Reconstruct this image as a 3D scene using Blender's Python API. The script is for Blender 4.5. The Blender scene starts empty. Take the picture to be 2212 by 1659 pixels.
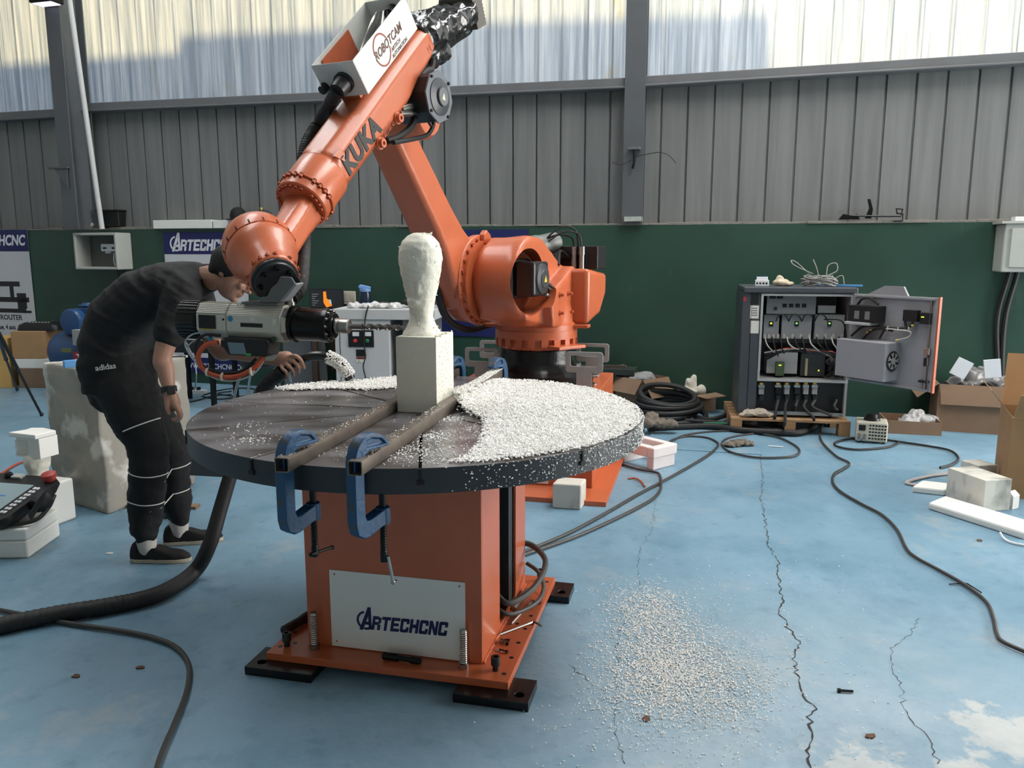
import bpy, bmesh, math, random
from mathutils import Vector as V, Matrix, Quaternion, noise as mnoise

random.seed(7)
sc = bpy.context.scene
COL = sc.collection
PI = math.pi
R = math.radians

# ------------------------------------------------------------------ camera
FPX, PITCH, CAMZ = 1724.0, R(9.46), 1.5
IW, IH = 2212, 1659
cd = bpy.data.cameras.new('camera')
cd.sensor_fit = 'HORIZONTAL'; cd.sensor_width = 36.0
cd.lens = 36.0 * FPX / IW
cd.clip_start = 0.05; cd.clip_end = 200
cam = bpy.data.objects.new('camera', cd); COL.objects.link(cam)
cam.location = (0, 0, CAMZ)
cam.rotation_euler = (PI / 2 - PITCH, 0, 0)
sc.camera = cam

# ------------------------------------------------------------------ colour management
sc.view_settings.view_transform = 'Standard'
sc.view_settings.look = 'None'
sc.view_settings.gamma = 1.0
sc.view_settings.use_curve_mapping = False
sc.view_settings.exposure = 0.36
sc.cycles.use_denoising = True
sc.cycles.max_bounces = 5
sc.cycles.diffuse_bounces = 3
sc.cycles.glossy_bounces = 2
sc.cycles.transmission_bounces = 3
sc.cycles.use_adaptive_sampling = True
sc.cycles.adaptive_threshold = 0.08
sc.cycles.adaptive_min_samples = 12
sc.cycles.sample_clamp_indirect = 4.0

# ------------------------------------------------------------------ the back wall's frame: x along it, -y into the hall
WA = R(15.75)
WALL = Matrix.Translation((0, 8.062, 0)) @ Matrix.Rotation(-WA, 4, 'Z')

# ------------------------------------------------------------------ sky and sun
w = bpy.data.worlds.new('sky'); sc.world = w; w.use_nodes = True
bg = w.node_tree.nodes['Background']
bg.inputs[0].default_value = (0.68, 0.82, 1.0, 1); bg.inputs[1].default_value = 1.6
sun = bpy.data.lights.new('sun', 'SUN'); sun.energy = 3.5; sun.angle = R(1.4); sun.color = (1.0, 0.77, 0.36)
so = bpy.data.objects.new('sun', sun); COL.objects.link(so)
SUN_EL = R(32)
sd = (WALL.to_3x3() @ V((0.0, -math.cos(SUN_EL), -math.sin(SUN_EL)))).normalized()   # the way the light travels
so.rotation_euler = sd.to_track_quat('-Z', 'Y').to_euler()

def area(name, loc, target, sx, sy, energy, color):
    l = bpy.data.lights.new(name, 'AREA'); l.shape = 'RECTANGLE'; l.size = sx; l.size_y = sy; l.energy = energy; l.color = color
    o = bpy.data.objects.new(name, l); COL.objects.link(o); o.location = loc
    o.rotation_euler = (V(target) - V(loc)).to_track_quat('-Z', 'Y').to_euler()
    return o
# overhead fill added to brighten the hall; daylight through the side wall's open gate
area('roof_light_day', (2.6, 6.2, 6.9), (2.6, 6.2, 0), 2.2, 8.0, 450, (1.0, 0.95, 0.88))
area('roof_fill_b', (-3.4, 6.2, 6.9), (-3.4, 6.2, 0), 1.6, 8.0, 150, (1.0, 0.95, 0.88))
area('gate_day', (8.2, 5.0, 2.4), (0, 4.2, 1.0), 6.0, 4.4, 720, (1.0, 0.94, 0.86))

# ------------------------------------------------------------------ pixel (2212x1659 frame) -> point in the hall
_cp, _sp = math.cos(PITCH), math.sin(PITCH)
def ray(x, y):
    a, b = (x - IW / 2) / FPX, (y - IH / 2) / FPX
    return V((a, _cp - b * _sp, -_sp - b * _cp))
EYE = V((0, 0, CAMZ))
def FL(x, y, z=0.0):
    d = ray(x, y); return EYE + d * ((z - CAMZ) / d.z)
def PY(x, y, Y):
    d = ray(x, y); return EYE + d * (Y / d.y)
def PP(x, y, P0, n):
    d = ray(x, y); return EYE + d * ((V(P0) - EYE).dot(n) / d.dot(n))
WN = (WALL.to_3x3() @ V((0, -1, 0)))
def PW(x, y, off=0.0):                        # local coordinates (u, z) on the wall plane moved `off` into the hall
    P = PP(x, y, WALL @ V((0, -off, 0)), WN)
    q = WALL.inverted() @ P
    return q.x, q.z

# ------------------------------------------------------------------ materials
MATS = {}
def srgb(c):
    return tuple(((v / 255) / 12.92 if v / 255 <= 0.04045 else ((v / 255 + 0.055) / 1.055) ** 2.4) for v in c)
def mat(name, col, rough=0.5, metal=0.0, var=0.12, vscale=6.0, bump=0.0, bscale=60.0, col2=None, spec=0.5, coat=0.0, stretch=None, c2lo=0.45, c2hi=0.7, trans=0.0, sss=0.0):
    if name in MATS: return MATS[name]
    m = bpy.data.materials.new(name); m.use_nodes = True
    nt = m.node_tree; b = nt.nodes['Principled BSDF']
    b.inputs['Roughness'].default_value = rough; b.inputs['Metallic'].default_value = metal
    b.inputs['Specular IOR Level'].default_value = spec
    b.inputs['Coat Weight'].default_value = coat; b.inputs['Coat Roughness'].default_value = 0.12
    b.inputs['Transmission Weight'].default_value = trans
    if sss: b.inputs['Subsurface Weight'].default_value = sss; b.inputs['Subsurface Radius'].default_value = (0.02, 0.008, 0.004)
    col = srgb(col); c2 = srgb(col2) if col2 else tuple(c * 0.55 for c in col)
    tc = nt.nodes.new('ShaderNodeTexCoord'); mp = nt.nodes.new('ShaderNodeMapping')
    nt.links.new(tc.outputs['Object'], mp.inputs[0])
    if stretch: mp.inputs['Scale'].default_value = stretch
    no = nt.nodes.new('ShaderNodeTexNoise'); no.inputs['Scale'].default_value = vscale; no.inputs['Detail'].default_value = 6
    nt.links.new(mp.outputs[0], no.inputs['Vector'])
    ra = nt.nodes.new('ShaderNodeValToRGB')
    ra.color_ramp.elements[0].position = c2lo; ra.color_ramp.elements[1].position = c2hi
    ra.color_ramp.elements[0].color = (0, 0, 0, 1); ra.color_ramp.elements[1].color = (1, 1, 1, 1)
    nt.links.new(no.outputs[0], ra.inputs[0])
    mu = nt.nodes.new('ShaderNodeMath'); mu.operation = 'MULTIPLY'; mu.inputs[1].default_value = 1.0 if col2 else var
    nt.links.new(ra.outputs[0], mu.inputs[0])
    mx = nt.nodes.new('ShaderNodeMix'); mx.data_type = 'RGBA'
    mx.inputs[6].default_value = (*col, 1); mx.inputs[7].default_value = (*c2, 1)
    nt.links.new(mu.outputs[0], mx.inputs[0]); nt.links.new(mx.outputs[2], b.inputs['Base Color'])
    if bump:
        n2 = nt.nodes.new('ShaderNodeTexNoise'); n2.inputs['Scale'].default_value = bscale; n2.inputs['Detail'].default_value = 4
        nt.links.new(mp.outputs[0], n2.inputs['Vector'])
        bp = nt.nodes.new('ShaderNodeBump'); bp.inputs['Strength'].default_value = bump; bp.inputs['Distance'].default_value = 0.01
        nt.links.new(n2.outputs[0], bp.inputs['Height']); nt.links.new(bp.outputs[0], b.inputs['Normal'])
    MATS[name] = m
    return m
def emat(name, col, strength):
    if name in MATS: return MATS[name]
    m = bpy.data.materials.new(name); m.use_nodes = True; b = m.node_tree.nodes['Principled BSDF']
    b.inputs['Base Color'].default_value = (*srgb(col), 1); b.inputs['Emission Color'].default_value = (*srgb(col), 1)
    b.inputs['Emission Strength'].default_value = strength; MATS[name] = m; return m

# ------------------------------------------------------------------ mesh builder
def ortho(d):
    d = d.normalized(); a = V((0, 0, 1)) if abs(d.z) < 0.9 else V((1, 0, 0))
    u = d.cross(a).normalized(); return u, d.cross(u).normalized()
def smooth_path(pts, n=8):
    pts = [V(p) for p in pts]; out = []
    for i in range(len(pts) - 1):
        p0 = pts[i - 1] if i else pts[0] * 2 - pts[1]
        p1, p2 = pts[i], pts[i + 1]
        p3 = pts[i + 2] if i + 2 < len(pts) else pts[-1] * 2 - pts[-2]
        for k in range(n):
            t = k / n
            out.append(0.5 * ((2 * p1) + (p2 - p0) * t + (2 * p0 - 5 * p1 + 4 * p2 - p3) * t * t + (3 * p1 - p0 - 3 * p2 + p3) * t ** 3))
    out.append(pts[-1]); return out

class MB:
    def __init__(s, M=None):
        s.v, s.f, s.mi, s.M, s.m = [], [], [], M or Matrix(), 0
    def add(s, vs, fs):
        o = len(s.v); s.v += [s.M @ V(p) for p in vs]
        for f in fs: s.f.append([i + o for i in f]); s.mi.append(s.m)
        return s
    def box(s, c, d, rz=0, rx=0, ry=0):
        m = Matrix.Translation(c) @ Matrix.Rotation(rz, 4, 'Z') @ Matrix.Rotation(ry, 4, 'Y') @ Matrix.Rotation(rx, 4, 'X')
        x, y, z = d[0] / 2, d[1] / 2, d[2] / 2
        vs = [m @ V(p) for p in ((-x, -y, -z), (x, -y, -z), (x, y, -z), (-x, y, -z), (-x, -y, z), (x, -y, z), (x, y, z), (-x, y, z))]
        return s.add(vs, [(3, 2, 1, 0), (4, 5, 6, 7), (0, 1, 5, 4), (1, 2, 6, 5), (2, 3, 7, 6), (3, 0, 4, 7)])
    def b2(s, x0, x1, y0, y1, z0, z1):
        return s.box(((x0 + x1) / 2, (y0 + y1) / 2, (z0 + z1) / 2), (abs(x1 - x0), abs(y1 - y0), abs(z1 - z0)))
    def prism(s, poly, vec):
        poly = [V(p) for p in poly]; vec = V(vec); n = len(poly)
        nn = sum(((poly[i] - poly[0]).cross(poly[(i + 1) % n] - poly[0]) for i in range(1, n)), V((0, 0, 0)))
        if nn.dot(vec) > 0: poly = poly[::-1]
        fs = [list(range(n)), list(range(2 * n - 1, n - 1, -1))] + [((i + 1) % n, i, i + n, (i + 1) % n + n) for i in range(n)]
        return s.add(poly + [p + vec for p in poly], fs)
    def rings(s, rings, cap=True, close=False):
        n = len(rings[0]); vs = [p for r in rings for p in r]; fs = []
        k = len(rings)
        for i in range(k if close else k - 1):
            a, b = i * n, ((i + 1) % k) * n
            fs += [(a + j, a + (j + 1) % n, b + (j + 1) % n, b + j) for j in range(n)]
        if cap and not close: fs += [list(range(n))[::-1], list(range((k - 1) * n, k * n))]
        return s.add(vs, fs)
    def lathe(s, P, Q, prof, seg=24, cap=True):            # prof: (t along P->Q in metres, radius)
        P, Q = V(P), V(Q); d = (Q - P).normalized(); u, w_ = ortho(d)
        rs = [[P + d * t + (u * math.cos(2 * PI * j / seg) + w_ * math.sin(2 * PI * j / seg)) * max(r, 1e-5) for j in range(seg)] for t, r in prof]
        return s.rings(rs, cap)
    def cyl(s, P, Q, r, seg=20, r2=None):
        L = (V(Q) - V(P)).length
        return s.lathe(P, Q, [(0, r), (L, r if r2 is None else r2)], seg)
    def tube(s, pts, r, seg=8, n=6, smooth=True, cap=True):
        pts = smooth_path(pts, n) if smooth else [V(p) for p in pts]
        rs = []; u = None
        for i, p in enumerate(pts):
            d = (pts[min(i + 1, len(pts) - 1)] - pts[max(i - 1, 0)]).normalized()
            if u is None: u, _ = ortho(d)
            u = (u - d * u.dot(d)).normalized(); w_ = d.cross(u)
            rr = r(i / max(1, len(pts) - 1)) if callable(r) else r
            rs.append([p + (u * math.cos(2 * PI * j / seg) + w_ * math.sin(2 * PI * j / seg)) * rr for j in range(seg)])
        return s.rings(rs, cap)
    def ball(s, c, r, seg=16, rows=10, M=None):
        c = V(c); r = V((r, r, r)) if not hasattr(r, '__len__') else V(r); vs, fs = [], []
        for i in range(rows + 1):
            a = PI * i / rows
            for j in range(seg):
                b = 2 * PI * j / seg
                q = V((math.sin(a) * math.cos(b) * r.x, math.sin(a) * math.sin(b) * r.y, math.cos(a) * r.z))
                vs.append(c + ((M @ q) if M else q))
        for i in range(rows):
            fs += [(i * seg + j, (i + 1) * seg + j, (i + 1) * seg + (j + 1) % seg, i * seg + (j + 1) % seg) for j in range(seg)]
        return s.add(vs, fs)
    def build(s, name, m, parent=None, smooth=True, ang=35, bevel=0.0, bseg=2, kind=None, origin=None):
        me = bpy.data.meshes.new(name)
        if origin is None:
            lo = V((min(p.x for p in s.v), min(p.y for p in s.v), min(p.z for p in s.v))); hi = V((max(p.x for p in s.v), max(p.y for p in s.v), max(p.z for p in s.v)))
            origin = V(((lo.x + hi.x) / 2, (lo.y + hi.y) / 2, lo.z))
        me.from_pydata([p - origin for p in s.v], [], s.f)
        ms = m if isinstance(m, (list, tuple)) else [m]
        for x in ms: me.materials.append(x)
        if len(ms) > 1: me.polygons.foreach_set('material_index', s.mi)
        if smooth:
            me.polygons.foreach_set('use_smooth', [True] * len(me.polygons)); me.set_sharp_from_angle(angle=R(ang))
        me.update()
        return link(name, me, parent, origin, bevel, bseg, kind)
def link(name, me, parent=None, loc=(0, 0, 0), bevel=0, bseg=2, kind=None):
    o = bpy.data.objects.new(name, me); COL.objects.link(o); o.location = loc
    if parent is not None: attach(o, parent)
    if bevel:
        b = o.modifiers.new('bevel', 'BEVEL'); b.width = bevel; b.segments = bseg; b.limit_method = 'ANGLE'; b.angle_limit = R(40)
    if kind: o['kind'] = kind
    return o
def world_m(o):
    m = Matrix.LocRotScale(o.location, o.rotation_euler, o.scale)
    return (world_m(o.parent) @ o.matrix_parent_inverse @ m) if o.parent else m
def attach(o, parent):
    o.parent = parent; o.matrix_parent_inverse = world_m(parent).inverted()
def empty(name, loc):
    o = bpy.data.objects.new(name, None); COL.objects.link(o); o.location = loc; o.empty_display_size = 0.1; return o
def tag(o, label, cat, group=None, kind=None):
    o['label'] = label; o['category'] = cat
    if group: o['group'] = group
    if kind: o['kind'] = kind
    return o
def thing(name, loc, label, cat, group=None): return tag(empty(name, loc), label, cat, group)
def copy_tree(o, parent=None, dmat=None):
    c = o.copy(); COL.objects.link(c)
    if parent is not None: c.parent = parent
    for ch in [x for x in COL.objects if x.parent is o]: copy_tree(ch, c)
    return c
def frame(loc, yaw): return Matrix.Translation(loc) @ Matrix.Rotation(yaw, 4, 'Z')
def basis(o, x, y):                            # frame with given x and y directions
    x = V(x).normalized(); z = x.cross(V(y)).normalized(); y = z.cross(x)
    return Matrix.Translation(o) @ Matrix((x, y, z)).transposed().to_4x4()
def text(name, s, size, M, m, parent=None, ext=0.0012, shear=0.0, bold=0.0, align='CENTER', space=1.0, sx=1.0, kind=None):
    c = bpy.data.curves.new(name, 'FONT'); c.body = s; c.size = size; c.extrude = ext; c.shear = shear; c.offset = bold
    c.align_x = align; c.align_y = 'CENTER'; c.space_character = space; c.resolution_u = 3
    t = bpy.data.objects.new(name, c); COL.objects.link(t)
    me = bpy.data.meshes.new_from_object(t.evaluated_get(bpy.context.evaluated_depsgraph_get()))
    bpy.data.objects.remove(t); bpy.data.curves.remove(c)
    me.transform(M @ Matrix.Diagonal((sx, 1, 1, 1)))
    o0 = M.translation.copy(); me.transform(Matrix.Translation(-o0)); me.materials.clear(); me.materials.append(m)
    return link(name, me, parent, o0, kind=kind)
def meshlogo_ring(mb, c, r, w, a0, a1, n=24, ext=0.0012):
    for k in range(n):
        t0, t1 = a0 + (a1 - a0) * k / n, a0 + (a1 - a0) * (k + 1) / n
        q = [(c[0] + rr * math.cos(t), c[1] + rr * math.sin(t), 0) for rr, t in ((r - w, t0), (r + w, t0), (r + w, t1), (r - w, t1))]
        mb.prism(q, (0, 0, ext))
GLYPH = {                                       # heavy block capitals as bars (x0, x1, y0, y1) in a unit cell
    'R': [(0, .3, 0, 1), (.3, .72, .78, 1), (.72, 1, .5, .92), (.3, .8, .38, .58), (.66, .98, 0, .40)],
    'T': [(0, 1, .78, 1), (.34, .66, 0, .78)], 'E': [(0, .32, 0, 1), (.32, 1, .78, 1), (.32, .9, .40, .60), (.32, 1, 0, .22)],
    'C': [(0, .32, .06, .94), (.10, .92, .78, 1), (.68, 1, .62, .92), (.10, .92, 0, .22), (.68, 1, .08, .38)],
    'H': [(0, .32, 0, 1), (.68, 1, 0, 1), (.32, .68, .38, .62)], 'N': [(0, .3, 0, 1), (.7, 1, 0, 1)]}
def block_text(M, s, ch, m, parent, name, shear=.20):
    x = 0.0; w = ch * .62
    for c in s:
        mb = MB(M)
        def P(u, v): return (x + u * w + v * ch * shear, v * ch, 0)
        for x0, x1, y0, y1 in GLYPH[c]: mb.prism([P(x0, y0), P(x1, y0), P(x1, y1), P(x0, y1)], (0, 0, .0015))
        if c == 'N': mb.prism([P(0, 1), P(.32, 1), P(1, 0), P(.68, 0)], (0, 0, .0015))
        mb.build(name, m, parent, smooth=False); x += w * 1.10
def logo(M, h, m, parent, name='logo'):
    """slanted capital A in a broken ring, then RTECHCNC; h = cap height of the A; M: x right, y up, z out of the surface; starts at x=0"""
    mb = MB(M); e = 0.0015
    sl = 0.34                                   # slant
    def P(x, y): return (x * h, y * h, 0)
    mb.prism([P(.02, -.04), P(.20, -.04), P(.52, .74), P(.48, 1.06)], (0, 0, e))
    mb.prism([P(.48, 1.06), P(.62, 1.06), P(.62, .0), P(.48, .0)], (0, 0, e))
    mb.prism([P(.22, .22), P(.50, .22), P(.50, .36), P(.28, .36)], (0, 0, e))
    meshlogo_ring(mb, (0.36 * h, 0.42 * h), 0.40 * h, 0.05 * h, R(100), R(232), 20, e)
    meshlogo_ring(mb, (0.36 * h, 0.42 * h), 0.40 * h, 0.05 * h, R(255), R(318), 8, e)
    a = mb.build(name, m, parent, smooth=False)
    block_text(M @ Matrix.Translation((h * 0.60, 0, 0)), 'RTECHCNC', h * 0.66, m, a if parent is None else parent, name + '_letter')
    return a
# ================================================================== STRUCTURE
def nodes(name):
    m = bpy.data.materials.new(name); m.use_nodes = True; MATS[name] = m
    return m, m.node_tree, m.node_tree.nodes['Principled BSDF']
def N(nt, t, **k):
    n = nt.nodes.new('ShaderNode' + t)
    for a, v in k.items(): setattr(n, a, v)
    return n
def noise_mask(nt, vec, scale, lo, hi, detail=8, rough=0.6, off=(0, 0, 0), sc3=(1, 1, 1)):
    mp = N(nt, 'Mapping'); mp.inputs['Location'].default_value = off; mp.inputs['Scale'].default_value = sc3
    nt.links.new(vec, mp.inputs[0])
    n = N(nt, 'TexNoise'); n.inputs['Scale'].default_value = scale; n.inputs['Detail'].default_value = detail; n.inputs['Roughness'].default_value = rough
    nt.links.new(mp.outputs[0], n.inputs['Vector'])
    r = N(nt, 'MapRange'); r.inputs[1].default_value = lo; r.inputs[2].default_value = hi
    nt.links.new(n.outputs[0], r.inputs[0]); return r.outputs[0]
def mixc(nt, fac, a, b, k=1.0):
    if k != 1.0:
        mu = N(nt, 'Math', operation='MULTIPLY'); mu.inputs[1].default_value = k; nt.links.new(fac, mu.inputs[0]); fac = mu.outputs[0]
    mx = N(nt, 'Mix', data_type='RGBA'); nt.links.new(fac, mx.inputs[0])
    for i, c in ((6, a), (7, b)):
        if isinstance(c, tuple): mx.inputs[i].default_value = (*srgb(c), 1)
        else: nt.links.new(c, mx.inputs[i])
    return mx.outputs[2]

# floor paint: blue, scuffed darker and worn through to pale concrete here and there
m, nt, b = nodes('floor_paint')
pos = N(nt, 'NewGeometry').outputs['Position']
c = mixc(nt, noise_mask(nt, pos, 0.7, 0.35, 0.7), (122, 156, 176), (100, 136, 156))
c = mixc(nt, noise_mask(nt, pos, 3.0, 0.5, 0.75, off=(3, 1, 0), sc3=(1, .45, 1)), c, (138, 170, 190), 0.6)
c = mixc(nt, noise_mask(nt, pos, 9.0, 0.55, 0.72, off=(9, 4, 0)), c, (82, 120, 142), 0.5)
c = mixc(nt, noise_mask(nt, pos, 1.9, 0.55, 0.70, off=(5.2, 2.7, 0), rough=0.75), c, (178, 174, 164), 0.42)
acc = None
for (wx, wy), wr in (((2190, 1592), .30), ((1865, 1664), .26), ((2080, 1672), .16)):
    q_ = FL(wx, wy); ds = N(nt, 'VectorMath', operation='DISTANCE'); nt.links.new(pos, ds.inputs[0]); ds.inputs[1].default_value = (q_.x, q_.y, 0)
    mr = N(nt, 'MapRange'); mr.inputs[1].default_value = wr; mr.inputs[2].default_value = wr * .2; nt.links.new(ds.outputs['Value'], mr.inputs[0])
    if acc is None: acc = mr.outputs[0]
    else:
        mxn = N(nt, 'Math', operation='MAXIMUM'); nt.links.new(acc, mxn.inputs[0]); nt.links.new(mr.outputs[0], mxn.inputs[1]); acc = mxn.outputs[0]
nz = N(nt, 'TexNoise'); nz.inputs['Scale'].default_value = 7.0; nz.inputs['Detail'].default_value = 9; nz.inputs['Roughness'].default_value = .68; nt.links.new(pos, nz.inputs['Vector'])
ad = N(nt, 'Math', operation='ADD'); nt.links.new(nz.outputs[0], ad.inputs[0])
ml = N(nt, 'Math', operation='MULTIPLY'); ml.inputs[1].default_value = .34; nt.links.new(acc, ml.inputs[0]); nt.links.new(ml.outputs[0], ad.inputs[1])
wt_ = N(nt, 'MapRange'); wt_.inputs[1].default_value = .70; wt_.inputs[2].default_value = .78; nt.links.new(ad.outputs[0], wt_.inputs[0])
c = mixc(nt, wt_.outputs[0], c, (206, 202, 192), 0.7)
dd = N(nt, 'VectorMath', operation='DISTANCE'); nt.links.new(pos, dd.inputs[0]); dd.inputs[1].default_value = (1.0, 2.0, 0)
dr = N(nt, 'MapRange'); dr.inputs[1].default_value = 1.6; dr.inputs[2].default_value = 0.3; nt.links.new(dd.outputs['Value'], dr.inputs[0])
dm = N(nt, 'Math', operation='MULTIPLY'); nt.links.new(dr.outputs[0], dm.inputs[0]); nt.links.new(noise_mask(nt, pos, 3.5, 0.25, 0.75, off=(1, 6, 0), rough=.7), dm.inputs[1])
c = mixc(nt, dm.outputs[0], c, (186, 194, 198), 0.7)
c = mixc(nt, noise_mask(nt, pos, 1.1, 0.52, 0.72, off=(7, 3, 0), rough=0.7), c, (74, 116, 138), 0.55)
c = mixc(nt, noise_mask(nt, pos, 30.0, 0.70, 0.74, off=(2, 8, 0)), c, (60, 74, 80), 0.7)
nt.links.new(c, b.inputs['Base Color'])
rr = N(nt, 'MapRange'); rr.inputs[3].default_value = 0.34; rr.inputs[4].default_value = 0.6
nn = N(nt, 'TexNoise'); nn.inputs['Scale'].default_value = 2.0; nn.inputs['Detail'].default_value = 6; nt.links.new(pos, nn.inputs['Vector'])
nt.links.new(nn.outputs[0], rr.inputs[0]); nt.links.new(rr.outputs[0], b.inputs['Roughness'])
n3 = N(nt, 'TexNoise'); n3.inputs['Scale'].default_value = 14; n3.inputs['Detail'].default_value = 8; nt.links.new(pos, n3.inputs['Vector'])
bp = N(nt, 'Bump'); bp.inputs['Strength'].default_value = 0.18; bp.inputs['Distance'].default_value = 0.02
nt.links.new(n3.outputs[0], bp.inputs['Height']); nt.links.new(bp.outputs[0], b.inputs['Normal'])

# green gloss paint on the plinth wall
m, nt, b = nodes('green_paint')
pos = N(nt, 'NewGeometry').outputs['Position']
c = mixc(nt, noise_mask(nt, pos, 1.2, 0.35, 0.7), (36, 66, 54), (46, 78, 66))
c = mixc(nt, noise_mask(nt, pos, 4.0, 0.62, 0.75, sc3=(1, 1, .35)), c, (84, 108, 98), 0.5)
nt.links.new(c, b.inputs['Base Color']); b.inputs['Roughness'].default_value = 0.42

# grey cladding and translucent sheet
m, nt, b = nodes('grey_cladding')
pos = N(nt, 'NewGeometry').outputs['Position']
c = mixc(nt, noise_mask(nt, pos, 5.0, 0.35, 0.75, sc3=(2.2, 2.2, .12)), (124, 126, 125), (104, 106, 106))
c = mixc(nt, noise_mask(nt, pos, 16.0, 0.6, 0.8, sc3=(2, 2, .06), off=(4, 0, 0)), c, (86, 88, 88), 0.45)
nt.links.new(c, b.inputs['Base Color']); b.inputs['Roughness'].default_value = 0.5; b.inputs['Metallic'].default_value = 0.0

m = bpy.data.materials.new('translucent_sheet'); m.use_nodes = True; MATS['translucent_sheet'] = m; nt = m.node_tree
nt.nodes.remove(nt.nodes['Principled BSDF']); out = nt.nodes['Material Output']
pos = N(nt, 'NewGeometry').outputs['Position']
c = mixc(nt, noise_mask(nt, pos, 7.0, 0.40, 0.72, sc3=(3.2, 3.2, .10), detail=10), (242, 244, 246), (196, 204, 212))
c = mixc(nt, noise_mask(nt, pos, 26.0, 0.55, 0.72, sc3=(3, 3, .05), off=(3, 7, 1)), c, (160, 172, 186), 0.55)
c = mixc(nt, noise_mask(nt, pos, 3.0, 0.62, 0.72, sc3=(1.2, 1.2, .5), off=(8, 2, 3)), c, (222, 214, 188), 0.5)
tr = N(nt, 'BsdfTranslucent'); df = N(nt, 'BsdfDiffuse'); ms = N(nt, 'MixShader'); ms.inputs[0].default_value = 0.14
nt.links.new(c, tr.inputs[0]); nt.links.new(c, df.inputs[0]); nt.links.new(tr.outputs[0], ms.inputs[1]); nt.links.new(df.outputs[0], ms.inputs[2])
nt.links.new(ms.outputs[0], out.inputs[0])

steel_grey = mat('column_grey', (88, 92, 95), 0.45, var=0.3, vscale=3)
steel_rail = mat('rail_grey', (104, 106, 108), 0.5, var=0.3, vscale=3)
mortar = mat('mortar', (132, 128, 120), 0.9, var=0.5, vscale=18, bump=0.6, bscale=40)
roofm = mat('roof_sheet', (196, 196, 194), 0.7)
sidem = mat('side_cladding', (186, 186, 184), 0.7)

# floor
fl = MB().b2(-9.5, 9.0, -7.2, 12.5, -0.12, 0.0).build('floor', MATS['floor_paint'], smooth=False, kind='structure')
crackm = mat('crack_dark', (58, 56, 54), 0.95, var=0.5, vscale=60)
def crack(px, w0, w1, seed):
    rnd = random.Random(seed); pts = [FL(*q) for q in px]; fine = [pts[0]]
    for a, c_ in zip(pts, pts[1:]):
        n = max(2, int((c_ - a).length / 0.018))
        for k in range(1, n + 1):
            p = a.lerp(c_, k / n); d = (c_ - a).normalized()
            fine.append(p + V((d.y, -d.x, 0)) * (rnd.gauss(0, 0.006) if k < n else 0))
    mb = MB(); vs = []
    for i, p in enumerate(fine):
        d = (fine[min(i + 1, len(fine) - 1)] - fine[max(i - 1, 0)]).normalized(); s = V((d.y, -d.x, 0))
        ww = (w0 + (w1 - w0) * i / len(fine)) * rnd.uniform(0.25, 1.2)
        vs += [p + s * ww + V((0, 0, 0.0012)), p - s * ww + V((0, 0, 0.0012))]
    mb.add(vs, [(2 * i, 2 * i + 2, 2 * i + 3, 2 * i + 1) for i in range(len(fine) - 1)])
    return mb.build('floor_crack', crackm, fl, smooth=False)
crack([(1640, 965), (1648, 1030), (1643, 1080), (1652, 1120), (1660, 1180), (1683, 1215), (1680, 1235), (1690, 1290), (1685, 1330), (1700, 1345), (1712, 1370), (1728, 1385), (1717, 1420), (1725, 1470), (1735, 1505), (1757, 1523), (1746, 1565), (1754, 1600), (1744, 1640), (1752, 1659)], 0.0015, 0.0042, 1)
crack([(1422, 1040), (1412, 1110), (1405, 1150), (1385, 1180), (1376, 1220), (1382, 1265)], 0.0008, 0.0014, 2)
crack([(1985, 1335), (1968, 1372), (1922, 1400), (1925, 1440), (1942, 1480), (1950, 1525), (1972, 1560), (2003, 1590), (2025, 1650)], 0.0008, 0.0018, 3)
crack([(1362, 1300), (1330, 1400), (1334, 1440), (1326, 1540), (1335, 1600), (1350, 1650)], 0.0007, 0.0014, 4)
crack([(1225, 1435), (1250, 1455), (1272, 1472)], 0.001, 0.002, 5)

# plinth wall, its rough ledge, and the girts and columns of the shed
GT = 1.745
wb = MB(WALL).b2(-9.75, 7.5, 0.0, 0.24, 0.0, GT).build('wall_back', MATS['green_paint'], smooth=False, kind='structure')
mb = MB(WALL); rnd = random.Random(3); u = -9.7
while u < 7.5:
    L = rnd.uniform(0.15, 0.5); h = rnd.uniform(0.008, 0.03)
    mb.b2(u, u + L, rnd.uniform(-0.012, 0.004), 0.12, GT - 0.004, GT + h); u += L
mb.build('trim_1', mortar, smooth=False, kind='structure', bevel=0.004)
SILL = 3.1
def girt(name, u0, u1, z0, z1, dz=0.095, depth=0.11):
    mb = MB(WALL); y1 = 0.085
    q = [(u0, y1 - depth, z0 - dz), (u1, y1 - depth, z1 - dz), (u1, y1 - depth, z1), (u0, y1 - depth, z0)]
    mb.prism(q, (0, depth, 0)); mb.prism([(u0, y1 - depth, z0 - dz), (u1, y1 - depth, z1 - dz), (u1, y1 - depth, z1 - dz + .02), (u0, y1 - depth, z0 - dz + .02)], (0, -.02, 0))
    return mb.build(name, steel_rail, smooth=False, kind='structure', bevel=0.006)
girt('trim_2', -9.7, -5.12, SILL - 0.0, SILL + 0.0)
girt('trim_3', -5.06, 1.16, SILL + 0.045, SILL - 0.02)
girt('trim_4', 1.24, 7.5, SILL - 0.015, SILL + 0.02)

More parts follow.
